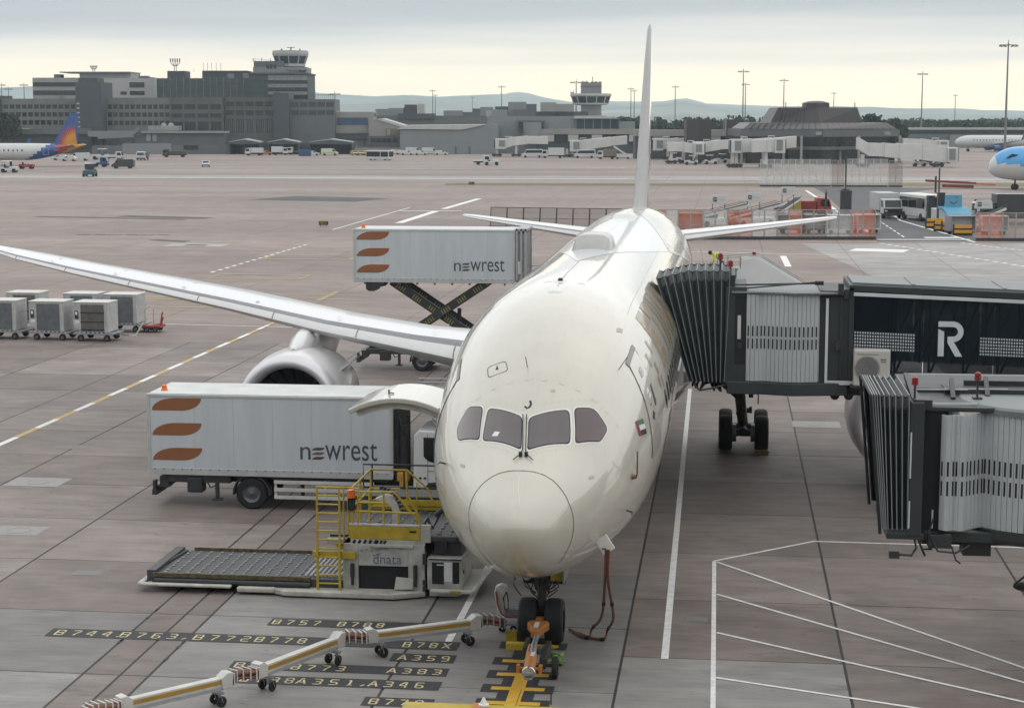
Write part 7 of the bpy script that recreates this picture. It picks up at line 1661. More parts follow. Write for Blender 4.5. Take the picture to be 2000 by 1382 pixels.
def tree(px, ytop, D, w, label, name='tree', group='trees standing apart'):
    p = AD(px, 691, D); h = AD(px, ytop, D).z; t = thing(name, label, 'tree', (p.x, p.y, -.1), YAW, group); rg = random.Random(int(px*7))
    mb = MB(); mb.tube((0, 0, 0), (0, 0, h*.55), w*.07, 8, w*.03)
    for k in range(5): a = k*1.3; mb.tube((0, 0, h*.3), (math.cos(a)*w*.35, math.sin(a)*w*.35, h*.65), w*.03, 5, w*.012)
    mb.build('trunk', m_bark, t)
    mb = MB()
    for k in range(9): a = rg.uniform(0, 6.28); q = rg.uniform(0, .55)*w/2; crown(mb, (math.cos(a)*q, math.sin(a)*q, h*rg.uniform(.42, .80)), w*rg.uniform(.2, .34), h*rg.uniform(.16, .22), 110, w*.055, rg)
    mb.build('crown', m_leaf, t, recalc=False)
tree(20, 212, 585, 9, 'broad dark tree in front of the office block at the left edge'); tree(42, 222, 582, 6, 'smaller dark tree beside the left edge tree')
tree(1690, 218, 560, 9, 'rounded dark tree behind the right slope of the satellite roof'); tree(1735, 228, 620, 12, 'wide bushy tree beside the right end of the satellite roof')
tree(1210, 225, 720, 8, 'dark tree just left of the tail fin'); tree(1352, 226, 690, 9, 'dark tree right of the lone mast')
def wood(px0, px1, ys, D, label):
    t0 = AD((px0+px1)/2, 691, D); rg = random.Random(int(px0)); mb = MB(); k = (D*_cp)/FPX; W = (px1-px0)*k; n = int(W/3.4)
    for row in range(3):
        for i in range(n):
            u = (i+rg.uniform(.1, .9))/n; q = u*(len(ys)-1); j = min(int(q), len(ys)-2); yy = ys[j]*(1-(q-j))+ys[j+1]*(q-j)
            h = AD(px0, yy, D).z*rg.uniform(.84, 1.06)*(1-.05*(2-row)); X = (u-.5)*W; Y = row*7+rg.uniform(-2, 2)
            for c in range(3): crown(mb, (X+rg.uniform(-1.6, 1.6), Y, h*(.35+.22*c)), rg.uniform(2.0, 3.2), h*.22, 46, .75, rg)
    o = mb.build('woodland', m_leaf, None, recalc=False); o.location = (t0.x, t0.y, -.1); o.rotation_euler = (0, 0, YAW); tag(o, label, 'woodland', kind='stuff')
wood(1195, 1560, [231, 226, 229, 234, 230, 231, 227, 232, 229, 233], 800, 'dark belt of woodland behind the tail fin and pier corridor')
wood(1670, 2060, [228, 234, 238, 236, 231, 235, 232, 236, 233, 236, 230], 860, 'dark belt of woodland behind the far concourse')
wood(1700, 2100, [233, 231, 234, 229, 233, 230], 1300, 'more distant belt of trees along the right horizon')
wood(600, 1250, [232, 230, 233, 229, 232], 1250, 'distant belt of trees behind the terminal roofs')

# --- the terminal the picture is taken from: unseen behind the viewer, added for its shade and reflections
TM = thing('terminal_building', 'large unseen grey terminal building with tinted glazing, added to shade the stand', 'building', (20, -44, -.03))
mb = MB(); mb.box(-110, 90, -30, 0, 0, 5.2); mb.box(-110, 90, -30, 0, 17, 21); mb.box(-110, 90, -30, -4, 5.2, 17); mb.build('wall', m_conc, TM)
for k in range(20): unit('window', m_fglass, TM, -109+k*10, -100.4+k*10, -1.2, -1.0, 5.2, 17)
mb = MB()
for k in range(21): mb.box(-110+k*10, -109.2+k*10, -1.4, .2, 5.2, 17)
mb.build('column', m_clad, TM)
# --- hills
RG = [(-700, 190), (-200, 182), (0, 172.5), (80, 169), (300, 176), (500, 176), (610, 180), (660, 184.5), (740, 188), (800, 185.5), (860, 189), (930, 185.5), (985, 183.5), (1000, 181), (1015, 180), (1032, 182), (1052, 188), (1080, 194), (1110, 199), (1180, 198), (1240, 198.5), (1290, 198), (1315, 194), (1333, 192), (1348, 195), (1372, 202), (1440, 205), (1520, 208), (1600, 207), (1700, 209.5), (1760, 212), (1860, 212), (1900, 215), (1960, 216), (2100, 219), (2700, 222)]
def hills(D, ridge, depth, name):
    mb = MB(); rg = random.Random(int(D)); rows = []; pts = []
    for (a, ya), (b, yb) in zip(ridge[:-1], ridge[1:]):
        n = max(1, int(abs(b-a)/12)); pts += [(a+(b-a)*k/n, ya+(yb-ya)*k/n) for k in range(n)]
    pts.append(ridge[-1])
    for j in range(9):
        f = j/8; row = []
        for px, y in pts:
            p = AD(px, 691, D-depth*(1-f)); z = AD(px, y+rg.uniform(-.35, .35), D).z; row.append((p.x, p.y, -1+(z+1)*(f**1.4)*(1+ (rg.uniform(-.07, .07) if 0 < j < 8 else 0))))
        rows.append(row)
    row = []
    for px, y in pts: p = AD(px, 691, D+900); row.append((p.x, p.y, -1))
    rows.append(row); mb.grid(rows); o = mb.build(name, m_hill, None, smooth=True, ang=60); o['kind'] = 'structure'; return o
m_hill = mat('moorland', (.24, .25, .22), .9, var=.5, scale=.0016, spec=.1)
hills(6000, RG, 2000, 'hills')
hills(4400, [(p, min(225, y+16+6*math.sin(p*.013))) for p, y in RG], 1300, 'foothills')
# ------------------------------------------------------------------ far vehicles, aircraft, fences
m_vw = mat('vehicle_white', (.52, .53, .525), .35, var=.05, coat=.3); m_vy = mat('vehicle_yellow', (.45, .33, .06), .4, var=.08, coat=.3); m_vd = mat('vehicle_charcoal', (.03, .034, .038), .35, var=.1, coat=.3)
m_vteal = mat('vehicle_teal', (.03, .09, .11), .45, var=.2); m_vgreen = mat('vehicle_olive', (.06, .065, .04), .6, var=.3); m_vblue = mat('container_blue', (.03, .08, .20), .5, var=.2); m_lime = mat('lime_marking', (.30, .48, .08), .5)
VG = 'vehicles working across the airfield'
def veh_root(name, label, cat, px, py, rz, group=VG):
    p = G(px, py, -.03); return thing(name, label, cat, (p.x, p.y, -.03), YAW+R(rz), group)
def wheels4(t, xs, hw, r, w=.22):
    src = None
    for x in xs:
        for y in (-hw, hw):
            if src is None:
                mb = MB(); mb.lathe([(-w/2, .02), (-w/2, r*.9), (-w*.3, r), (w*.3, r), (w/2, r*.9), (w/2, .02)], (0, 0, r), 'Y', 14); src = mb.build('wheel', M['black'], t, smooth=True, ang=40); src.location = (x, y, 0)
            else: share(src, 'wheel', t, (x, y, 0))
def car(name, label, cat, px, py, rz, m, kind='car', stripe=None, bar=False):
    t = veh_root(name, label, cat, px, py, rz)
    P = dict(car=(4.3, 1.75, [(-2.15, .35), (2.15, .35), (2.15, .75), (1.2, .95), (.55, 1.45), (-1.3, 1.48), (-1.9, 1.0), (-2.15, .85)], [(.48, 1.0), (1.05, .98), (.5, 1.40), (.1, 1.40)], (-1.3, 1.3)),
             van=(5.2, 1.95, [(-2.6, .4), (2.6, .4), (2.6, 1.0), (2.0, 1.25), (1.3, 2.15), (-2.5, 2.2), (-2.6, 1.9)], [(1.0, 1.3), (1.9, 1.28), (1.3, 2.0), (1.0, 2.0)], (-1.6, 1.7)),
             minibus=(6.2, 2.0, [(-3.1, .4), (3.1, .4), (3.1, 1.05), (2.5, 1.35), (1.8, 2.45), (-3.0, 2.5), (-3.1, 2.2)], [(-2.8, 1.45), (2.3, 1.4), (1.75, 2.2), (-2.8, 2.25)], (-2.0, 2.1)))[kind]
    L, W, prof, win, wx = P; h = W/2
    mb = MB(); mb.prism(prof, 'Y', -h, h); mb.build('body', m, t, bev=.06)
    for s in (-1, 1): mb = MB(); mb.prism(win, 'Y', s*h-.012*(s < 0), s*h+.012*(s > 0)); mb.build('side_window', M['glass'], t)
    n = len(prof); a, b = {'car': (prof[3], prof[4]), 'van': (prof[3], prof[4]), 'minibus': (prof[3], prof[4])}[kind]
    mb = MB(); q = Vector((b[0]-a[0], 0, b[1]-a[1])); nn = Vector((q.z, 0, -q.x)).normalized()*.02; A = Vector((a[0], 0, a[1]))+q*.08+nn; B_ = Vector((a[0], 0, a[1]))+q*.92+nn
    mb.quad((A.x, -h*.86, A.z), (A.x, h*.86, A.z), (B_.x, h*.8, B_.z), (B_.x, -h*.8, B_.z)); mb.build('windscreen', M['glass'], t)
    mb = MB(); mb.box(prof[1][0]-.02, prof[1][0]+.06, -h, h, .38, .6); mb.build('bumper', M['dark'], t)
    for y in (-h*.75, h*.75): mb = MB(); mb.cbox((prof[1][0]+.02, y, .78), (.06, .28, .16)); mb.build('headlight', M['white'], t)
    if stripe:
        for s in (-1, 1): mb = MB(); mb.box(-L/2+.2, L/2-.6, s*h-.02*(s < 0), s*h+.02*(s > 0), .75, 1.05); mb.build('side_stripe', stripe, t)
    if bar: mb = MB(); mb.box(-.2, .2, -.6, .6, prof[4][1], prof[4][1]+.16); mb.build('light_bar', M['beacon'], t)
    wheels4(t, wx, h-.1, .34 if kind == 'car' else .37); return t
def lorry(name, label, px, py, rz, cabm, boxm, L=6.5, H=3.2, flat_=False, cat='truck'):
    t = veh_root(name, label, cat, px, py, rz); h = 1.15
    mb = MB(); mb.prism([(L/2-1.7, .6), (L/2, .6), (L/2+.05, 1.3), (L/2-.25, 2.3), (L/2-1.7, 2.4)], 'Y', -h, h); mb.build('cab', cabm, t, bev=.06)
    mb = MB(); mb.quad((L/2+.06, -.95, 1.4), (L/2+.06, .95, 1.4), (L/2-.19, .95, 2.2), (L/2-.19, -.95, 2.2)); mb.build('windscreen', M['glass'], t)
    for s in (-1, 1): mb = MB(); mb.prism([(L/2-1.3, 1.4), (L/2-.1, 1.35), (L/2-.35, 2.15), (L/2-1.3, 2.15)], 'Y', s*h-.012*(s < 0), s*h+.012*(s > 0)); mb.build('side_window', M['glass'], t)
    mb = MB(); mb.box(-L/2, L/2-.2, -.5, .5, .55, .85); mb.box(L/2-.02, L/2+.14, -h, h, .4, .75); mb.build('chassis', M['dark'], t)
    if boxm:
        mb = MB(); mb.box(-L/2, L/2-1.85, -1.22, 1.22, .9, 1.15 if flat_ else H); b = mb.build('box_body', boxm, t, bev=.03)
    for y in (-.85, .85): mb = MB(); mb.cbox((L/2+.06, y, .95), (.08, .3, .18)); mb.build('headlight', M['white'], t)
    wheels4(t, (-L/2+1.2, L/2-.9), .98, .45, .3); return t
def tractor(name, label, px, py, rz, m, scale=1.0, canopy_=True):
    t = veh_root(name, label, 'tractor', px, py, rz); t.scale = (scale,)*3
    mb = MB(); mb.prism([(-1.4, .35), (1.5, .35), (1.5, .95), (.3, 1.05), (.2, .8), (-.7, .8), (-.8, 1.05), (-1.4, 1.0)], 'Y', -.75, .75); mb.build('body', m, t, bev=.05)
    mb = MB(); mb.box(-.75, -.2, -.5, .5, .8, 1.0); mb.box(-.8, -.7, -.5, .5, .9, 1.4); mb.build('seat', M['black'], t)
    if canopy_:
        mb = MB()
        for x in (-1.0, .35):
            for y in (-.65, .65): mb.tube((x, y, .95), (x, y, 1.95), .035, 6)
        mb.build('cab_frame', M['dark'], t); mb = MB(); mb.box(-1.1, .5, -.75, .75, 1.95, 2.05); mb.build('cab_roof', M['white'], t, bev=.03)
        mb = MB(); mb.quad((.4, -.62, 1.1), (.4, .62, 1.1), (.36, .62, 1.9), (.36, -.62, 1.9)); mb.build('windscreen', M['glass'], t)
    wheels4(t, (-.9, 1.0), .72, .36, .26); return t
# left group around the sunburst tailed jet
tractor('baggage_tractor', 'white baggage tractor under the sunburst tailed jet at the left edge', 18, 337, 0, m_vw, 1.25); tractor('baggage_tractor', 'low red tow tractor behind the left jet landing gear', 52, 330, 0, M['red'], 1.15, False)
tractor('tow_tractor', 'teal tow tractor with big wheels out on the open apron', 176, 345, -90, m_vteal, 1.35); lorry('flatbed_truck', 'small blue platform truck behind the teal tractor', 194, 326, 0, m_vblue, m_vblue, 4.2, 2, True)
car('van', 'charcoal van parked broadside on the left apron', 'van', 241, 329, 180, m_vd, 'van'); lorry('lorry', 'white cabbed lorry facing us in front of the boundary wall', 279, 313, -90, m_vw, m_conc, 6.5, 2.3)
car('car', 'small white car alone on the apron below the vehicle sheds', 'car', 402, 326, -80, m_vw); lorry('crane_truck', 'olive tractor loader by the boundary wall', 342, 307, 180, m_vgreen, m_vgreen, 7.0, 1.9, cat='truck')
for px, py, lb, k in ((118, 313, 'white pickup nearest the sunburst tail', 'car'), (135, 315, 'white tug right of the sunburst tail', 'car'), (156, 314, 'white van in front of the glazed corridor', 'van')): car('service_vehicle', lb, 'car' if k == 'car' else 'van', px, py, 180, m_vw, k)
tractor('lift_truck', 'white lift truck behind the charcoal van', 197, 312, 180, m_vw, 1.5); lorry('flatbed_truck', 'low white flat trailer truck left of the lorry facing us', 220, 313, 0, m_vw, m_vw, 5.5, 2, True)
# row in front of the sheds and the warehouse
lorry('lorry', 'white box lorry inside the left vehicle shed', 497, 304, 180, m_vw, m_vw, 5.5, 2.4); car('car', 'orange service car by the left vehicle shed', 'car', 519, 303, 0, mat('vehicle_orange', (.40, .17, .05), .4)); lorry('lorry', 'white flat nosed lorry between left and middle sheds', 547, 303, 0, m_vw, m_vw, 5.2, 2.7)
lorry('flatbed_truck', 'low flat truck beside the blue container', 577, 302, 180, m_vw, m_conc, 5, 1.5, True)
bc = veh_root('shipping_container', 'blue open container standing before the middle shed', 'container', 596, 305, 0); mb = MB(); mb.box(-1.8, 1.8, -1.2, 1.2, 0, 1.9); mb.build('shell', m_vblue, bc, bev=.04); mb = MB(); mb.box(-1.6, 1.6, -1.22, -1.2, .1, 1.75); mb.build('door', mat('container_blue_dark', (.025, .06, .15), .5), bc)
car('car', 'white car right of the blue container', 'car', 611, 304, 0, m_vw); car('ambulance', 'white ambulance with lime markings before the right shed', 'ambulance', 644, 304, 0, m_vw, 'van', m_lime, True)
for px, lb in ((692, 'leftmost yellow car of the parked row'), (704, 'middle yellow car of the parked row'), (716, 'right hand pale yellow car of the parked row')): car('car', lb, 'car', px, 303.5, -70, m_vy)
for px, py, lb in ((772, 301, 'first white car right of the apron bus'), (784, 302, 'second white car right of the apron bus'), (795, 303, 'third white car right of the apron bus'), (822, 303, 'white car between the two white vans'), (862, 303, 'white car at the right end of the parked row')): car('car', lb, 'car', px, py, 0, m_vw)
car('van', 'white van behind the parked white cars', 'van', 808, 301, 0, m_vw, 'van'); car('van', 'white and lime van with roof beacon near the warehouse', 'van', 840, 302, 0, m_vw, 'van', m_lime, True)
bs = veh_root('apron_bus', 'white apron bus with wide dark windows on the taxiway', 'bus', 743, 313, -25); mb = MB(); mb.box(-3.9, 3.4, -1.35, 1.35, .3, 2.75); mb.build('body', m_vw, bs, bev=.12)
for x0, x1 in ((-3.7, .6), (.8, 3.2)): mb = MB(); mb.box(x0, x1, -1.37, -1.35, 1.0, 2.4); mb.build('side_window', M['glass'], bs)
mb = MB(); mb.box(3.4, 3.42, -1.2, 1.2, 1.0, 2.45); mb.build('windscreen', M['glass'], bs); wheels4(bs, (-2.4, 2.2), 1.2, .42)
tractor('baggage_tractor', 'white tow tractor crossing the apron left of the tail', 960, 323, 0, m_vw, 1.3, False); lorry('flatbed_truck', 'flat white trailer behind the crossing tow tractor', 941, 322, 0, m_vw, m_vw, 4.2, 1.4, True)
car('minibus', 'silver minibus left of the white truck under the terminal', 'minibus', 1040, 308, 180, m_vw, 'minibus'); lorry('lorry', 'white catering lorry beside the silver minibus', 1080, 309, 180, m_vw, m_vw, 6.5, 3.0); car('minibus', 'white minibus under the porthole jet bridge', 'minibus', 1142, 309, 180, m_vw, 'minibus')
lorry('lorry', 'white truck with an ochre side left of the tail fin', 1185, 311, 180, m_vw, MATS['ochre_panel'], 5.5, 2.8)
stp = veh_root('passenger_steps', 'white wheeled steps parked beside the ochre sided truck', 'steps', 1216, 311, 0)
for y in (-.7, .7): mb = MB(); mb.bar((-2.5, y, 3.6), (2.3, y, .5), .08, .5); mb.build('stringer', m_jbw, stp)
mb = MB(); mb.box(-2.6, -1.4, -.7, .7, 3.3, 3.4); mb.box(-2, 1.8, -.6, .6, .3, .6); mb.build('frame', M['grey'], stp); wheels4(stp, (-1.5, 1.5), .6, .3)
for px, py, lb, rz in ((1318, 316, 'white tractor under the bridge right of the fin', 0), (1350, 322, 'white tractor among stacked gear under the pier corridor', 180), (1388, 321, 'grey white tractor with conveyor under the pier corridor', 0), (1408, 318, 'white tractor next to the satellite corner', 180), (1795, 325, 'white tractor under the long telescopic bridge', 0)): tractor('baggage_tractor', lb, px, py, rz, m_vw, 1.15)

# --- far airliners, all nose to the left
def far_airliner(label, px_nose, py_ground, L, dia, zc, liv, rz=0):
    p = G(px_nose, py_ground, -.03); t = thing('far_airliner', label, 'airplane', (p.x, p.y, -.03), YAW+R(rz)); r = dia/2
    n = 40; rings = []; xs = [0, .05, .15, .35, .7, 1.2, 2, 3, 4.2, 5.5]+[5.5+(L*.70-5.5)*k/24 for k in range(1, 25)]+[L*(.70+.30*k/14) for k in range(1, 15)]
    for x in xs:
        f = min(1, math.sqrt(max(0, 1-(1-min(1, x/5.5))**2))**.85) if x < 5.5 else 1; dz = -.18*r*(1-f)*1.8
        if x > L*.70: u = (x-L*.70)/(L*.30); f = max(.08, 1-u**1.6*.95); dz = r*.80*u**1.6
        rings.append([(x, r*f*math.sin(a), zc+dz+r*f*math.cos(a)) for a in [2*math.pi*k/n for k in range(n)]])
    mb = MB(); mb.loft(rings); ms, fn = liv; o = mb.build('fuselage', ms, t, smooth=True, ang=60)
    for q in o.data.polygons: q.material_index = fn(q.center.x, q.center.z)
    o.data.update()
    mb = MB()
    for k in range(int((L*.72-6)/1.1)): mb.cbox((6+k*1.1, -r*.985, zc+r*.18), (.32, .06, .42))
    mb.build('cabin_window', M['glass'], o)['kind'] = 'stuff'
    for s in (-1, 1):
        mb = MB(); A = [(L*.36, 0), (L*.52, 0), (L*.585, 15), (L*.555, 15)]; mb.loft([[(L*.36, s*r*.7, zc-r*.6), (L*.53, s*r*.7, zc-r*.55), (L*.45, s*r*.7, zc-r*.32)], [(L*.56, s*L*.42, zc+.6), (L*.59, s*L*.42, zc+.62), (L*.575, s*L*.42, zc+.75)]]); w = mb.build('wing', m_vw, t)
        mb = MB(); mb.lathe([(0, .75), (.2, .95), (1.6, 1.0), (3.0, .75), (3.6, .4)], (L*.36, s*6.0, zc-r*1.15), 'X', 18); mb.build('engine', liv[0][1], t, smooth=True)
        mb = MB(); mb.prism([(L*.575, zc+.6), (L*.60, zc+.6), (L*.615, zc+2.9), (L*.60, zc+2.9)], 'Y', s*L*.42-.06, s*L*.42+.06); mb.build('winglet', M['dark'] if False else liv[0][1], w)
        mb = MB(); mb.loft([[(L*.86, s*.3, zc+r*.45), (L*.95, s*.3, zc+r*.5), (L*.9, s*.3, zc+r*.65)], [(L*.95, s*6, zc+r*.8), (L*.985, s*6, zc+r*.8), (L*.965, s*6, zc+r*.9)]]); mb.build('tailplane', liv[0][1], t)
    for x, yy in ((4.5, 0), (L*.5, -3.0), (L*.5, 3.0)):
        mb = MB(); mb.tube((x, yy, .5), (x, yy, zc-r*.7), .16, 8); mb.build('landing_gear', M['dark'], t)
        for y in (-.35, .35): mb = MB(); mb.lathe([(-.16, .1), (-.16, .5), (.16, .5), (.16, .1)], (x, yy+y, .5), 'Y', 14); mb.build('wheel', M['black'], t, smooth=True)
    return t
m_blue = mat('tail_blue', (.015, .075, .26), .35, coat=.4); m_sun = mat('sunburst_orange', (.62, .27, .02), .4, var=.2, scale=.3); m_sunr = mat('sunburst_red', (.42, .06, .05), .4, var=.2, scale=.4)
def sunburst_tail(t, L, zc, dia, h):
    r = dia/2; b = [(L*.795, zc+r*.9), (L*.845, zc+r*1.05), (L*.935, zc+h), (L*.975, zc+h), (L*.965, zc+r*.85)]
    mb = MB(); mb.prism(b, 'Y', -.16, .16); fin = mb.build('tail_fin', m_blue, t, bev=.05)
    cx, cz = L*.955, zc+r*.55
    for mm, R0, n, off in ((m_sunr, h*.62, 11, .172), (m_sun, h*.47, 11, .180)):
        for s in (-1, 1):
            mb = MB(); P = []
            for k in range(2*n+1):
                a = R(88+92*k/(2*n)); rr = R0*(1.0 if k % 2 else .72); x = cx+rr*math.cos(a)*.78; z = cz+rr*math.sin(a)
                P.append((min(x, L*.968), max(z, zc+r*.86)))
            P = P+[(L*.84, zc+r*.86), (L*.965, zc+r*.86)]
            mb.add([(x, s*off, z) for x, z in P], [tuple(range(len(P)))]); mb.build('sunburst', mm, fin, recalc=False)
def liv_sun(L, zc, r):
    def fn(x, z):
        e = L*.70+(z-zc+r)/(2*r)*L*.13
        if x < e: return 0
        if x > L*.90+.8*math.sin(z*5): return 2
        if x > L*.865+.9*math.sin(z*6): return 3
        return 1
    return ([m_vw, m_blue, m_sun, m_sunr], fn)
L1 = 47; k1 = (447*_cp+CH*_sp)/FPX; noseL = 160-L1/k1
t = far_airliner('white jet with a blue tail and orange sunburst at the left edge', noseL, 325.5, L1, 4.1, 3.6, liv_sun(L1, 3.6, 2.05)); sunburst_tail(t, L1, 3.6, 4.1, 9.3)
mb = MB(); mb.path([(L1*.80, -1.86, 4.5), (L1*.80, -1.86, 2.9), (L1*.824, -1.78, 2.9), (L1*.824, -1.78, 4.5), (L1*.80, -1.86, 4.5)], .05, 4); mb.build('door_outline', m_vw, t)
t = far_airliner('white jet with a sunburst tail parked far off beyond the right lamp mast', 1865, 296, 33, 4.0, 3.6, liv_sun(33, 3.6, 2.0)); sunburst_tail(t, 33, 3.6, 4.0, 8.6)
m_sky = mat('nose_sky_blue', (.05, .30, .62), .3, coat=.5)
t = far_airliner('airliner with a sky blue upper nose and white belly entering at the right edge', 1931, 371, 50, 5.7, 4.4, ([m_vw, m_sky], lambda x, z: 1 if z > 4.15+.09*max(0, 4-x) and x > .9 else 0), 6)
mb = MB(); mb.prism([(2.0, 5.35), (3.2, 5.5), (4.1, 5.45), (3.9, 5.9), (3.0, 6.05)], 'Y', -2.35, -1.9); mb.build('cockpit_window', M['glass'], t, bev=.03)

# --- blast fence, mesh screens
def mesh_mat(name, col, a):
    m = mat(name, col, .7, var=.2, scale=3, alpha=a); return m
m_mw, m_mo, m_mc, m_mp = mesh_mat('white_mesh', (.60, .60, .58), .38), mesh_mat('orange_mesh', (.55, .17, .09), .62), mesh_mat('clear_mesh', (.24, .205, .19), .48), mesh_mat('pink_mesh', (.62, .22, .16), .55)
def fence(label, pts, h, cols, frame, lean=0.0, foot=True):
    """pts: ground pixels of the panel joints"""
    P = [G(px, py, -.02) for px, py in pts]; o = P[len(P)//2]; t = thing('screen_fence', label, 'fence', (o.x, o.y, -.02))
    for i in range(len(P)-1):
        a, b = P[i]-o, P[i+1]-o; d = (b-a).normalized(); n = Vector((-d.y, d.x, 0)); up = Vector((0, 0, h))+n*lean
        mb = MB(); mb.bar(a+d*.03, a+d*.03+up, .07, .07); mb.bar(b-d*.03, b-d*.03+up, .07, .07); mb.bar(a+up, b+up, .07, .07); mb.bar(a+up*.06, b+up*.06, .07, .07); mb.bar(a+up*.5, b+up*.5, .035, .035)
        fr = mb.build('panel_frame', frame, t); c = cols[i % len(cols)]
        if c: mb = MB(); mb.quad(a+up*.06, b+up*.06, b+up, a+up); mb.build('mesh_sheet', c, fr, recalc=False)
    if foot:
        mb = MB(); a, b = P[0]-o, P[-1]-o; mb.bar(a+Vector((0, -.2, .15)), b+Vector((0, -.2, .15)), .7, .3); mb.build('ballast_kerb', M['dark'], t)
    return t
def jl(x0, y0, x1, y1, n): return [(x0+(x1-x0)*k/n, y0+(y1-y0)*k/n) for k in range(n+1)]
fence('row of orange, white and clear mesh screens behind the right tailplane', jl(1276, 467, 1709, 467.5, 18), 2.95, [m_mo, m_mw, m_mo, m_mo, m_mw, m_mw, m_mo, m_mp, m_mw, m_mw, m_mc, m_mp, m_mc, m_mc, m_mw, m_mw, m_mp, m_mo], mat('screen_frame', (.33, .31, .29), .6))
fence('dark framed clear blast screens behind the left tailplane', jl(957, 446, 1215, 450, 8), 2.3, [m_mc], M['dark'], .35)
fence('pink and clear mesh screens at the right edge of the picture', jl(1905, 470, 2035, 470.5, 5), 2.75, [m_mp, m_mp, m_mc, m_mc, m_mc], MATS['screen_frame'])
fence('tall white mesh blast fence with many uprights before the satellite pier', jl(1484, 364, 1622, 364.5, 10), 4.7, [m_mw], m_vw); fence('tall grey mesh blast fence joining two white fences', jl(1624, 364.6, 1648, 364.7, 2), 4.6, [m_mc], MATS['screen_frame'])
fence('tall white mesh blast fence right of the gate mast', jl(1650, 364.8, 1733, 365.2, 6), 4.8, [m_mw], m_vw); fence('tall grey lattice blast fence next to the road', jl(1735, 365.2, 1762, 365.3, 2), 4.5, [m_mc], MATS['screen_frame'])

# --- service yard at the right
lb_box = lorry('lorry', 'white box lorry coming towards us on the service road', 1730, 424, -88, m_vw, mat('lorry_box_grey', (.40, .41, .42), .5), 7.0, 3.0)
mb = MB(); mb.box(3.4, 3.6, -1.1, 1.1, .35, 1.2); mb.build('front_guard', M['black'], lb_box)
bus = veh_root('bus', 'white bus with a big windscreen waiting at the yard edge', 'bus', 1803, 430, -80, None); mb = MB(); mb.box(-4.5, 3.6, -1.3, 1.3, .45, 3.1); mb.build('body', m_vw, bus, bev=.15)
mb = MB(); mb.box(3.6, 3.63, -1.15, 1.15, 1.3, 2.85); mb.build('windscreen', M['glass'], bus)
for x0, x1 in ((-4.2, -1.6), (-1.5, 1.0), (1.1, 3.3)):
    for s in (-1, 1): mb = MB(); mb.box(x0, x1, s*1.3-.02*(s < 0), s*1.3+.02*(s > 0), 1.5, 2.7); mb.build('side_window', M['glass'], bus)
mb = MB(); mb.box(3.5, 3.7, -1.25, 1.25, .4, .9); mb.build('bumper', M['midgrey'], bus, bev=.04); wheels4(bus, (-2.8, 2.3), 1.2, .48, .3)
for y in (-1.55, 1.55): mb = MB(); mb.box(3.5, 3.62, y-.15, y+.15, 1.7, 2.3); mb.tube((3.5, y*.85, 2.6), (3.55, y, 2.3), .04, 6); mb.build('mirror', M['black'], bus)
sm = veh_root('baggage_loader', 'light blue ground vehicle with a dark smile emblem on its board', 'loader', 1858, 441, -80, None); m_tb = mat('light_blue_paint', (.09, .30, .44), .45, var=.08)
mb = MB(); mb.prism([(-3, .5), (2.6, .5), (2.6, 1.1), (1.2, 1.7), (-3, 1.9)], 'Y', -1.2, 1.2); mb.build('body', m_vw, sm, bev=.06); mb = MB(); mb.prism([(2.4, 1.35), (1.0, 2.1), (-.5, 2.2), (-.5, 1.9), (1.2, 1.72)], 'Y', -1.5, 1.5); mb.build('bonnet', m_tb, sm, bev=.05)
mb = MB(); mb.prism([(-1.05, 2.1), (1.05, 2.1), (1.0, 3.5), (-1.0, 3.5)], 'X', .3, .42); bd = mb.build('board', m_tb, sm, bev=.03)
mb = MB(); P = [(.428, .42*math.sin(a), 2.95-.42*math.cos(a)) for a in [R(-70+14*k) for k in range(11)]]; mb.path(P, .05, 5); mb.cbox((.43, .35, 3.2), (.02, .16, .12)); mb.build('smile_emblem', m_vd, bd); wheels4(sm, (-2, 1.6), 1.05, .42, .3)
mb = MB(); mb.box(1.4, 1.6, -1.1, 1.1, 1.0, 1.2); mb.build('bumper', M['dark'], sm)
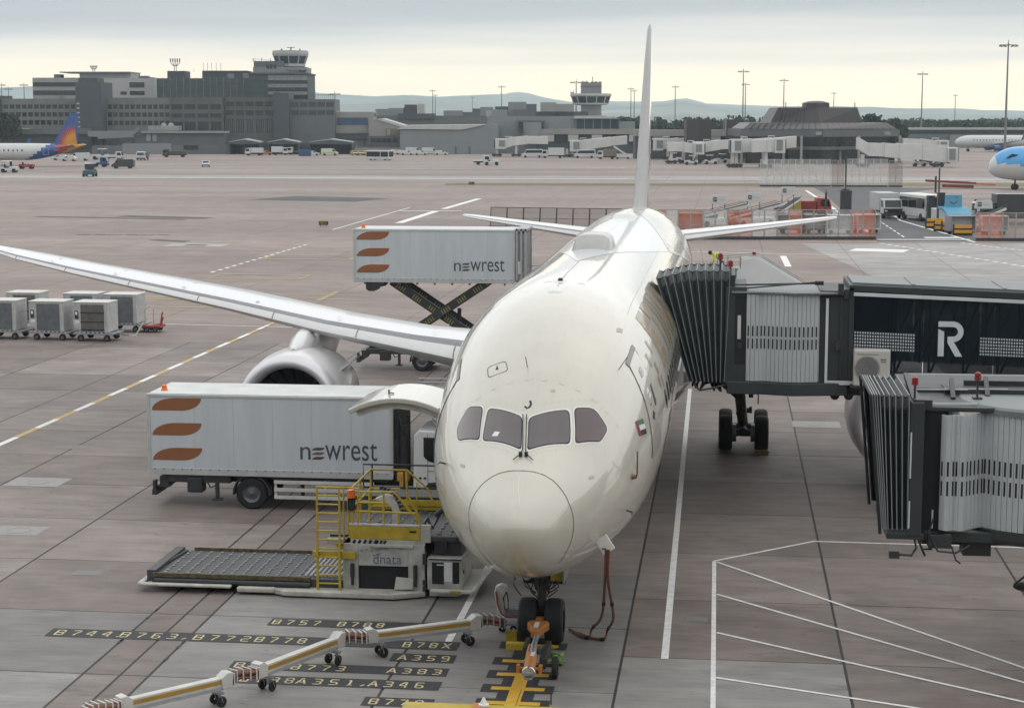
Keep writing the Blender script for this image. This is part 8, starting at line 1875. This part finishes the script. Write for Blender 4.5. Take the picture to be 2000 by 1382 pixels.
def belt_loader(px, py, rz, label, boardz=2.7):
    t = veh_root('belt_loader', label, 'belt loader', px, py, rz, 'white belt loaders with M boards'); mb = MB(); mb.box(-2.6, 2.6, -.8, .8, .45, .95); mb.build('chassis', m_vw, t, bev=.05)
    mb = MB(); mb.bar((-3.4, 0, .9), (3.6, 0, 2.3), .9, .25); cv = mb.build('conveyor', m_vw, t, bev=.03); mb = MB(); mb.bar((-3.3, 0, 1.05), (3.5, 0, 2.45), .7, .03); mb.build('belt', M['black'], cv)
    mb = MB(); mb.box(-1.9, .3, .75, 1.0, .9, 1.5); mb.build('seat_box', M['dark'], t); mb = MB(); 
    for s in (-1, 1): mb.tube((-3.2, s*.55, 1.4), (3.4, s*.55, 2.75), .03, 5)
    mb.build('side_rail', M['dark'], t)
    # board faces the viewer
    e = thing('x', '', '', (0, 0, 0)); bpy.data.objects.remove(e); M3 = Matrix.Rotation(-R(rz), 4, 'Z')
    mb = MB(); w, h = 1.0, .95; P = [(-w, -h/2+.1), (-w+.1, -h/2), (w-.02, -h/2), (w, -h/2+.1), (w-.1, h/2-.12), (w-.22, h/2), (-w+.32, h/2), (-w+.2, h/2-.12)]; mb.prism(P, 'Y', -.06, .06); b = mb.build('sign_board', m_vw, t, bev=.03); b.matrix_basis = Matrix.Translation((0, 0, boardz)) @ M3
    mb = MB(); mb.prism([(-.62, -.24), (-.2, -.24), (-.2, .2), (-.3, .24), (-.52, .24), (-.62, .2)], 'Y', -.07, -.06); mb.build('badge', m_vd, b)
    q = text_mesh('M', .4, 'badge_letter', m_vw, b, (-.55, -.074, -.14), (math.pi/2, 0, 0)); fit_text('menzies', -.12, .66, -.10, .10, -.064, M['midgrey'], b)
    mb = MB()
    for s in (-.7, .7): mb.tube((s, 0, .9-boardz), (s, 0, -.3), .04, 6)
    mb.build('board_post', M['dark'], b); wheels4(t, (-1.8, 1.8), .7, .36); return t
belt_loader(1403, 442, 20, 'white belt loader with an M board, leftmost behind the mesh screens', 3.0); belt_loader(1471, 441, 25, 'white belt loader with an M board, second from the left behind the screens', 3.2); belt_loader(1538, 428, 60, 'white belt loader with a high M board nearest the blast fence', 3.4); belt_loader(1919, 452, 40, 'white belt loader with an M board beside the pink screens at right', 2.9)
tk = lorry('flatbed_truck', 'red and yellow service truck between the belt loaders and the road', 1580, 424, 0, M['red'], mat('truck_red_panel', (.22, .025, .02), .5), 5.0, 2.0); mb = MB(); mb.box(-2.5, -1.2, -1.24, -1.22, .95, 1.95); mb.build('yellow_panel', m_vy, tk)
lorry('lorry', 'white high cab truck behind the right hand M board', 1928, 432, -120, m_vw, M['dark'], 6.5, 2.6); lorry('lorry', 'dark tarpaulin truck at the right edge behind the screens', 1985, 436, 180, m_vd, m_vd, 9, 3.4)
for px, py, lb in ((1350, 452, 'grey cart behind the orange screens'), (1545, 456, 'dark cart behind the clear screens'), (1590, 456, 'black cart nearest the road behind the screens'), (1640, 456, 'white cart behind the last white screens'), (1690, 455, 'pale cart behind the pink screens by the road'), (1875, 458, 'grey cart beside the striped barriers'), (1940, 458, 'white cart behind the right edge screens')):
    c = veh_root('baggage_cart', lb, 'cart', px, py, rng.uniform(-20, 20), 'baggage carts in the service yard'); mm = m_vw if 'white' in lb or 'pale' in lb else m_vd if 'dark' in lb or 'black' in lb else M['grey']
    mb = MB(); mb.box(-1.4, 1.4, -.75, .75, .4, .52); mb.box(-1.4, -1.3, -.75, .75, .5, 1.9); mb.box(1.3, 1.4, -.75, .75, .5, 1.9); mb.box(-1.4, 1.4, -.78, .78, 1.9, 1.98); mb.build('frame', mm, c); mb = MB(); mb.box(-1.3, 1.3, -.05, .05, .5, 1.85); mb.build('partition', M['midgrey'], c); wheels4(c, (-.9, .9), .6, .22, .16)
for px, py, h, lb in ((1645, 430, 3.4, 'left dark steel gate post by the road'), (1657, 430, 3.4, 'right dark steel gate post by the road')):
    t = veh_root('gate_post', lb, 'post', px, py, 0, 'dark gate posts by the service road'); mb = MB(); mb.box(-.28, .28, -.28, .28, 0, h); mb.build('shaft', M['dark'], t, bev=.03); mb = MB(); mb.box(-.32, .32, -.32, .32, h, h+.12); mb.build('cap', M['dark'], t)
t = veh_root('signal_mast', 'thin dark mast standing on the gate posts by the road', 'mast', 1650, 428, 0); mb = MB(); mb.tube((0, 0, 0), (0, 0, 7.5), .10, 8); mb.build('pole', M['dark'], t); mb = MB(); mb.box(-.5, .5, -.15, .15, 3.4, 3.6); mb.build('crossbar', M['dark'], t)
t = veh_root('signal_mast', 'single dark post left of the gate posts', 'mast', 1612, 446, 0); mb = MB(); mb.tube((0, 0, 0), (0, 0, 3.9), .13, 8); mb.tube((0, 0, 3.9), (0, 0, 4.2), .05, 8); mb.build('pole', M['dark'], t)
for px, py, h, lb in ((1817, 434, 3.0, 'left thick black gate pillar beside the bus'), (1836, 440, 3.6, 'right thick black gate pillar beside the blue vehicle')):
    t = veh_root('gate_pillar', lb, 'post', px, py, 0, 'black gate pillars at the yard'); mb = MB(); mb.box(-.38, .38, -.38, .38, 0, h); mb.build('shaft', M['dark'], t, bev=.04); mb = MB(); mb.box(-.42, .42, -.42, .42, h, h+.1); mb.build('cap', M['dark'], t)
t = veh_root('barrier_mast', 'dark mast with red barrier arms above the yard pillars', 'mast', 1832, 436, 0); mb = MB(); mb.tube((0, 0, 0), (0, 0, 6.3), .09, 8); mb.tube((-.4, 0, 3.5), (-.4, 0, 5.4), .12, 8); mb.build('pole', M['dark'], t); mb = MB(); mb.bar((-1.6, 0, 4.9), (4.2, 0, 4.6), .2, .25); mb.bar((.4, .2, 4.3), (4, .2, 4.2), .2, .35); mb.build('arm', mat('arm_dark_red', (.22, .04, .035), .5, var=.2), t)
mb = MB(); mb.bar((4.2, 0, 4.55), (6.5, 0, 4.4), .15, .2); mb.build('arm_tip', M['orange'], t)
stripe_y = mat('barrier_yellow', (.60, .30, .02), .5, var=.1)
for px, py, rz, lb in ((1825, 446, 0, 'yellow and black barrier furthest up the road edge'), (1842, 452, -25, 'yellow and black barrier turned along the road edge'), (1856, 453, 5, 'yellow and black barrier behind the turned one'), (1880, 460, 0, 'yellow and black barrier nearest the pink screens')):
    t = veh_root('striped_barrier', lb, 'barrier', px, py, rz, 'striped barriers along the service road')
    for z in (.25, .75): 
        mb = MB(); mb.box(-.95, .95, -.10, .10, z, z+.34); rl = mb.build('rail', stripe_y, t, bev=.02)
    mb = MB(); mb.box(-.97, .97, -.11, .11, .60, .74); mb.box(-1.0, -.9, -.14, .14, 0, 1.15); mb.box(-.97, .97, -.11, .11, 0, .24); mb.build('black_band', M['black'], t)
# taxiway signs
for px, py, tx, lb, w in ((632, 442, 'ND.2', 'black taxiway sign with yellow lettering on the open apron', 1.05), (921, 361.5, 'ND.1', 'small distant black taxiway sign on the grass edge', 1.0)):
    t = veh_root('taxiway_sign', lb, 'sign', px, py, 0, 'black taxiway signs'); mb = MB(); mb.box(-w/2, w/2, -.08, .08, .12, .58); mb.build('board', M['black'], t, bev=.02); mb = MB(); mb.box(-w*.35, -w*.30, -.05, .05, 0, .12); mb.box(w*.30, w*.35, -.05, .05, 0, .12); mb.build('stand', M['dark'], t)
    mb = MB(); mb.box(-w/2+.03, w/2-.03, -.086, -.08, .15, .18); mb.box(-w/2+.03, w/2-.03, -.086, -.08, .52, .55); mb.build('border', M['yellow'], t); fit_text(tx, -w*.38, w*.38, .24, .47, -.085, M['yellow'], t)
# --- air: pale haze over the whole airfield
mb = MB(); mb.box(-6300, 6300, -1900, 7000, -1.6, 118); hz = mb.build('haze', None, None); hz.data.materials.clear()
hm = bpy.data.materials.new('haze_air'); hm.use_nodes = True; hn = hm.node_tree.nodes; hn.clear(); ho = hn.new('ShaderNodeOutputMaterial'); hv = hn.new('ShaderNodeVolumePrincipled')
hv.inputs['Color'].default_value = (.74, .91, 1.0, 1); hv.inputs['Density'].default_value = .00012; hv.inputs['Anisotropy'].default_value = .62
hm.node_tree.links.new(hv.outputs[0], ho.inputs['Volume']); hz.data.materials.append(hm); tag(hz, 'thin pale blue haze over the airfield', 'haze', kind='stuff'); hz.display_type = 'WIRE'
# ------------------------------------------------------------------ pieces standing apart become parts of their own
import numpy as np
_STUFF = {'frosted_squares', 'slot', 'rivet', 'grille_bar', 'hazard_stripe', 'canopy_edge', 'hydraulic_line', 'joint_spall', 'far_white_line', 'dark_stain', 'skin_joint', 'flap_gap', 'cable_bundle', 'under_cab_linkage'}
def tidy():
    for o in [o for o in COL.objects if o.type == 'MESH' and not o.get('kind')]:
        me = o.data; base = o.name.split('.')[0]
        if base in _STUFF and o.parent: o['kind'] = 'stuff'; continue
        nv = len(me.vertices)
        if nv > 20000 or base == 'crown' or base == 'fuselage': continue
        par = list(range(nv))
        def find(i):
            while par[i] != i: par[i] = par[par[i]]; i = par[i]
            return i
        ed = np.empty(len(me.edges)*2, dtype=np.int32); me.edges.foreach_get('vertices', ed)
        for a, b in ed.reshape(-1, 2).tolist():
            a, b = find(a), find(b)
            if a != b: par[a] = b
        root = [find(i) for i in range(nv)]; ids = {r: k for k, r in enumerate(dict.fromkeys(root))}; n = len(ids)
        if n < 2: continue
        if n > 400: o['kind'] = 'stuff'; continue
        isl = np.array([ids[r] for r in root]); co = np.empty(nv*3, dtype=np.float32); me.vertices.foreach_get('co', co); co = co.reshape(-1, 3)*np.array(o.scale)
        lo = np.full((n, 3), 1e9); hi = np.full((n, 3), -1e9); np.minimum.at(lo, isl, co); np.maximum.at(hi, isl, co)
        size = (hi-lo).max(axis=1); gap = np.maximum(0, np.maximum(lo[:, None]-hi[None], lo[None]-hi[:, None]))
        near = np.sqrt((gap**2).sum(axis=2)) <= np.maximum(.02, .5*np.maximum(size[:, None], size[None]))*.93
        pp = list(range(n))
        def f2(i):
            while pp[i] != i: i = pp[i]
            return i
        for a, b in zip(*np.nonzero(np.triu(near, 1))):
            a, b = f2(a), f2(b)
            if a != b: pp[a] = b
        grp = [f2(i) for i in range(n)]; keys = list(dict.fromkeys(grp))
        if len(keys) < 2: continue
        if len(keys) > 14 or me.users > 1: o['kind'] = 'stuff'; continue
        polys = [(list(p.vertices), p.material_index, p.use_smooth) for p in me.polygons]
        for kk in keys:
            use = [i for i in range(nv) if grp[isl[i]] == kk]; mp = {v: k for k, v in enumerate(use)}
            fs = [(vs, mi, sm) for vs, mi, sm in polys if vs[0] in mp]
            m2 = bpy.data.meshes.new(base); m2.from_pydata([me.vertices[i].co[:] for i in use], [], [[mp[v] for v in vs] for vs, _a, _b in fs])
            for m in me.materials: m2.materials.append(m)
            m2.polygons.foreach_set('material_index', [mi for _v, mi, _s in fs]); m2.polygons.foreach_set('use_smooth', [sm for _v, _m, sm in fs])
            if fs and fs[0][2]: m2.set_sharp_from_angle(angle=R(35))
            m2.update()
            if kk == keys[0]: first = m2; continue
            c = o.copy(); c.data = m2; COL.objects.link(c)
        o.data = first
tidy()
